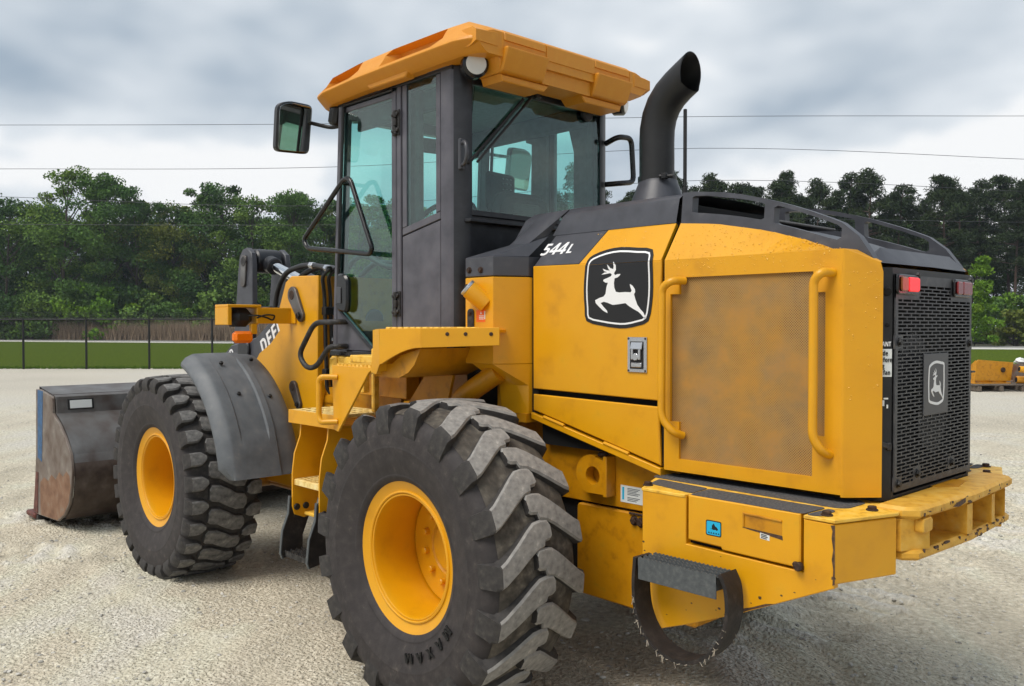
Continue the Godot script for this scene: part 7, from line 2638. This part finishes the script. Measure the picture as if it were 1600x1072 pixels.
func scrap() -> void:
	var base := func(called: String, d: float, l: float, turn: float, label: String, cat: String) -> Node3D:
		var o := Node3D.new()
		o.name = numbered(called, self)
		add_child(o, true)
		o.position = spot(d, l)
		o.rotation.y = -YAW + PI * 0.5 + turn
		tag(o, label, cat)
		return o
	# pallets of grey timber
	for q in [[24.2, 13.1, 0.1, "weathered timber pallet under the yellow steel hopper"], [24.6, 14.7, -0.05, "weathered timber pallet under the bright yellow pipe"]]:
		var p: Node3D = base.call("timber_pallet", q[0], q[1], q[2], q[3], "pallet")
		var rng := RandomNumberGenerator.new()
		rng.seed = int(q[1] * 10)
		for k in 6:
			var mb := MB.new()
			mb.block(Transform3D(Basis(Vector3.UP, rng.randf_range(-0.03, 0.03)), Vector3(0, 0.185 + rng.randf_range(-0.01, 0.01), -0.5 + k * 0.2)), Vector3(1.45, 0.035, 0.13), 0.006)
			part("plank", mb, "timber", p)
		for k in 3:
			var mb := MB.new()
			mb.block(Transform3D(Basis(), Vector3(-0.62 + k * 0.62, 0.09, 0)), Vector3(0.10, 0.13, 1.15), 0.006)
			part("bearer", mb, "timber", p)
		for k in 3:
			var mb := MB.new()
			mb.block(Transform3D(Basis(Vector3.UP, rng.randf_range(-0.5, 0.5)), Vector3(rng.randf_range(-0.4, 0.4), 0.015 + k * 0.02, -0.72)), Vector3(1.1, 0.05, 0.09), 0.005)
			part("loose_board", mb, "timber", p)
	var hp: Node3D = base.call("steel_hopper", 24.2, 13.05, 0.15, "scuffed yellow steel hopper lying on a timber pallet", "hopper")
	var pl := MB.new()
	pl.prism(v2([-0.55, 0.30, 0.52, 0.27, 0.60, 0.78, -0.45, 0.86, -0.52, 0.80]), -0.02, 0.02, 0.005, Transform3D(Basis(), Vector3(0, 0, 0.25)))
	part("back_panel", pl, "yellow_dull", hp)
	for x: float in [-0.50, 0.0, 0.42]:
		var g := MB.new()
		g.prism([Vector2(0.22, 0.84 if x < 0 else 0.74), Vector2(0.22, 0.22), Vector2(-0.55, 0.22), Vector2(-0.50, 0.34)], x - 0.015, x + 0.015, 0.004, across())
		part("gusset", g, "yellow_dull", hp)
	var fl := MB.new()
	fl.box(Vector3(-0.56, 0.20, -0.55), Vector3(0.52, 0.235, 0.28), 0.006)
	fl.block(Transform3D(Basis(Vector3(1, 0, 0), 0.6), Vector3(0.0, 0.36, -0.2)), Vector3(0.9, 0.03, 0.45), 0.006)
	part("floor_plate", fl, "yellow_dull", hp)
	var bo := MB.new()
	bo.rod(Vector3(0.28, 0.58, 0.18), Vector3(0.28, 0.58, 0.30), 0.07, 18, 0.01)
	bo.rod(Vector3(-0.1, 0.33, -0.56), Vector3(-0.1, 0.33, -0.3), 0.09, 18, 0.01)
	bo.rod(Vector3(0.22, 0.35, -0.56), Vector3(0.22, 0.35, -0.3), 0.085, 18, 0.01)
	part("bushing", bo, "rust_bolt", hp)
	var pp: Node3D = base.call("yellow_pipe", 23.6, 14.35, 0.0, "bright yellow steel pipe lying across the scrap pile", "pipe")
	var tb := MB.new()
	tb.rod(Vector3(-0.75, 0.62, 0), Vector3(1.1, 0.42, 0.15), 0.085, 20, 0.01)
	part("pipe_body", tb, "yellow_paint", pp)
	var en := MB.new()
	en.rod(Vector3(-0.758, 0.6207, -0.0005), Vector3(-0.72, 0.616, 0.002), 0.060, 18)
	part("pipe_bore", en, "void_black", pp)
	var dp: Node3D = base.call("dull_pipe", 23.7, 14.2, -0.08, "dull yellow pipe stub lying below the bright yellow pipe", "pipe")
	var d2 := MB.new()
	d2.rod(Vector3(-0.55, 0.32, -0.1), Vector3(0.9, 0.29, 0.0), 0.10, 20, 0.01)
	part("pipe_body", d2, "yellow_dull", dp)
	var d3 := MB.new()
	d3.rod(Vector3(-0.556, 0.32, -0.1), Vector3(-0.52, 0.319, -0.1), 0.072, 18)
	part("pipe_bore", d3, "void_black", dp)
	var tk: Node3D = base.call("rusty_trough", 25.0, 14.8, 0.05, "dark rusty steel trough behind the yellow pipes", "trough")
	var tr := MB.new()
	tr.prism(v2([-0.75, 0.2, 0.75, 0.2, 0.85, 0.66, -0.85, 0.70]), -0.3, -0.27, 0.004)
	tr.prism(v2([-0.75, 0.2, 0.75, 0.2, 0.85, 0.66, -0.85, 0.70]), 0.27, 0.3, 0.004)
	tr.box(Vector3(-0.76, 0.2, -0.27), Vector3(0.76, 0.23, 0.27))
	part("trough_shell", tr, "rusty_steel", tk)
	for k in 3:
		var sk: Node3D = base.call("plastic_wrap", 25.0 + k * 0.08, 14.45 + k * 0.36, k * 0.7, ["crumpled white wrapping on the trough, end nearest the loader", "crumpled white wrapping on the middle of the trough", "crumpled white wrapping on the trough, end farthest from the loader"][k], "wrapping")
		var rng := RandomNumberGenerator.new()
		rng.seed = 60 + k
		var mb := MB.new()
		var rings: Array = []
		for i in 6:
			var ring: Array = []
			for j in 10:
				var a := TAU * j / 10
				var r := 0.17 * sin(PI * (i + 0.5) / 6.0) * rng.randf_range(0.7, 1.2)
				ring.append(Vector3(cos(a) * r, 0.68 + 0.2 * i / 5.0 * rng.randf_range(0.8, 1.1), sin(a) * r))
			rings.append(ring)
		mb.loft(rings, true, true)
		part("wrap", mb, "sticker_white", sk, 25.0)


func _ready() -> void:
	# camera, sky, sun, exposure
	var cam := Camera3D.new()
	cam.name = "camera"
	cam.fov = 42.54
	cam.near = 0.05
	cam.far = 900.0
	cam.position = CAM
	cam.rotation = Vector3(-0.0204, atan2(-FWD.x, -FWD.z), 0)
	add_child(cam)
	cam.current = true
	var pano := PanoramaSkyMaterial.new()
	pano.panorama = overcast()
	pano.energy_multiplier = 0.49
	var sky := Sky.new()
	sky.sky_material = pano
	var env := Environment.new()
	env.background_mode = Environment.BG_SKY
	env.sky = sky
	env.ambient_light_source = Environment.AMBIENT_SOURCE_SKY
	env.tonemap_mode = Environment.TONE_MAPPER_LINEAR
	env.tonemap_exposure = 2.05
	env.fog_enabled = true
	env.fog_density = 0.0003
	env.fog_light_color = Color(0.55, 0.58, 0.62)
	env.sdfgi_enabled = true
	env.ssao_enabled = true
	env.ssil_enabled = true
	var we := WorldEnvironment.new()
	we.environment = env
	add_child(we)
	var sun := DirectionalLight3D.new()
	sun.name = "sun"
	sun.light_energy = 0.5
	sun.light_angular_distance = 32.0
	sun.light_color = Color(1.0, 0.975, 0.94)
	sun.shadow_enabled = true
	add_child(sun)
	sun.look_at_from_position(Vector3(-0.04, 0.96, 0.66) * 20.0, Vector3.ZERO)
	materials()
	# land
	sheet("ground", [[-120, -300], [-120, 300], [420, 300], [420, -300]], -0.15, "forest_floor")
	var edge: Array = []
	for l in [78, 48, 20, 8, -150]:
		edge.append([yard_edge(l) - 0.2, l])
	sheet("grass_field", [[road_depth(-150) - 4.0, -150], [road_depth(78) - 4.0, 78]] + edge, 0.0, "grass_land")
	sheet("road", [[road_depth(-150), -150], [road_depth(-150) - 6.0, -150], [road_depth(90) - 6.0, 90], [road_depth(90), 90]], 0.010, "road_pale")
	sheet("road_lane", [[road_depth(-150) + 6.0, -150], [road_depth(-150) + 0.05, -150], [road_depth(90) + 0.05, 90], [road_depth(90) + 6.0, 90]], 0.008, "road_grey")
	gravel_yard()
	blades("dry_grass", "tall dry brownish grass along the foot of the wood", "dry grass", "dry_grass", 9000, 1.9, 0.03, func(rng: RandomNumberGenerator) -> Vector3:
		var l := rng.randf_range(-75.0, 10.0)
		return spot(road_depth(l) + 6.5 + rng.randf() * (6.0 if l < 0 else 3.0), l))
	blades("verge_grass", "ragged grass tufts along the edge of the gravel yard", "grass", "leaf_bright", 5000, 0.10, 0.008, func(rng: RandomNumberGenerator) -> Vector3:
		var l := rng.randf_range(-42.0, 40.0)
		return spot(yard_edge(l) - 0.35 + 0.9 * pow(rng.randf(), 2.0), l, 0.0))
	woods()
	fence("chain_link_fence", "black chain link fence along the left edge of the gravel yard", Vector2(35.9, -43.0), Vector2(35.9, 6.0), 2.03, 2.565, 0.062)
	fence("far_chain_link_fence", "black chain link fence beyond the pale road under the pines", Vector2(road_depth(6.0) + 7.0, 6.0), Vector2(road_depth(60.0) + 7.0, 60.0), 1.85, 3.0, 0.09)
	wires()
	scrap()
	# the loader
	var machine := Node3D.new()
	machine.name = "wheel_loader"
	add_child(machine, true)
	tag(machine, "used yellow articulated wheel loader with charcoal cab parked on gravel", "wheel loader")
	rear_frame(machine)
	counterweight(machine)
	hood(machine)
	tail(machine)
	cab(machine)
	platform(machine)
	front_half(machine)
	for k in 2:
		var w := make_wheel("front_wheel" if k else "rear_wheel", k == 1, machine)
		w.position = Vector3(-3.03 if k else 0.0, 0.70, 1.03)
		w.rotation.z = 0.13 if k else 0.09
		if k == 0:
			tyre_lettering(w, "MAXAM", 0.452, -61.0, 11.0)
		var far := w.duplicate()
		far.name = "front_wheel_001" if k else "rear_wheel_001"
		machine.add_child(far, true)
		far.position.z = -1.03
		far.rotation = Vector3(0, PI, 0)
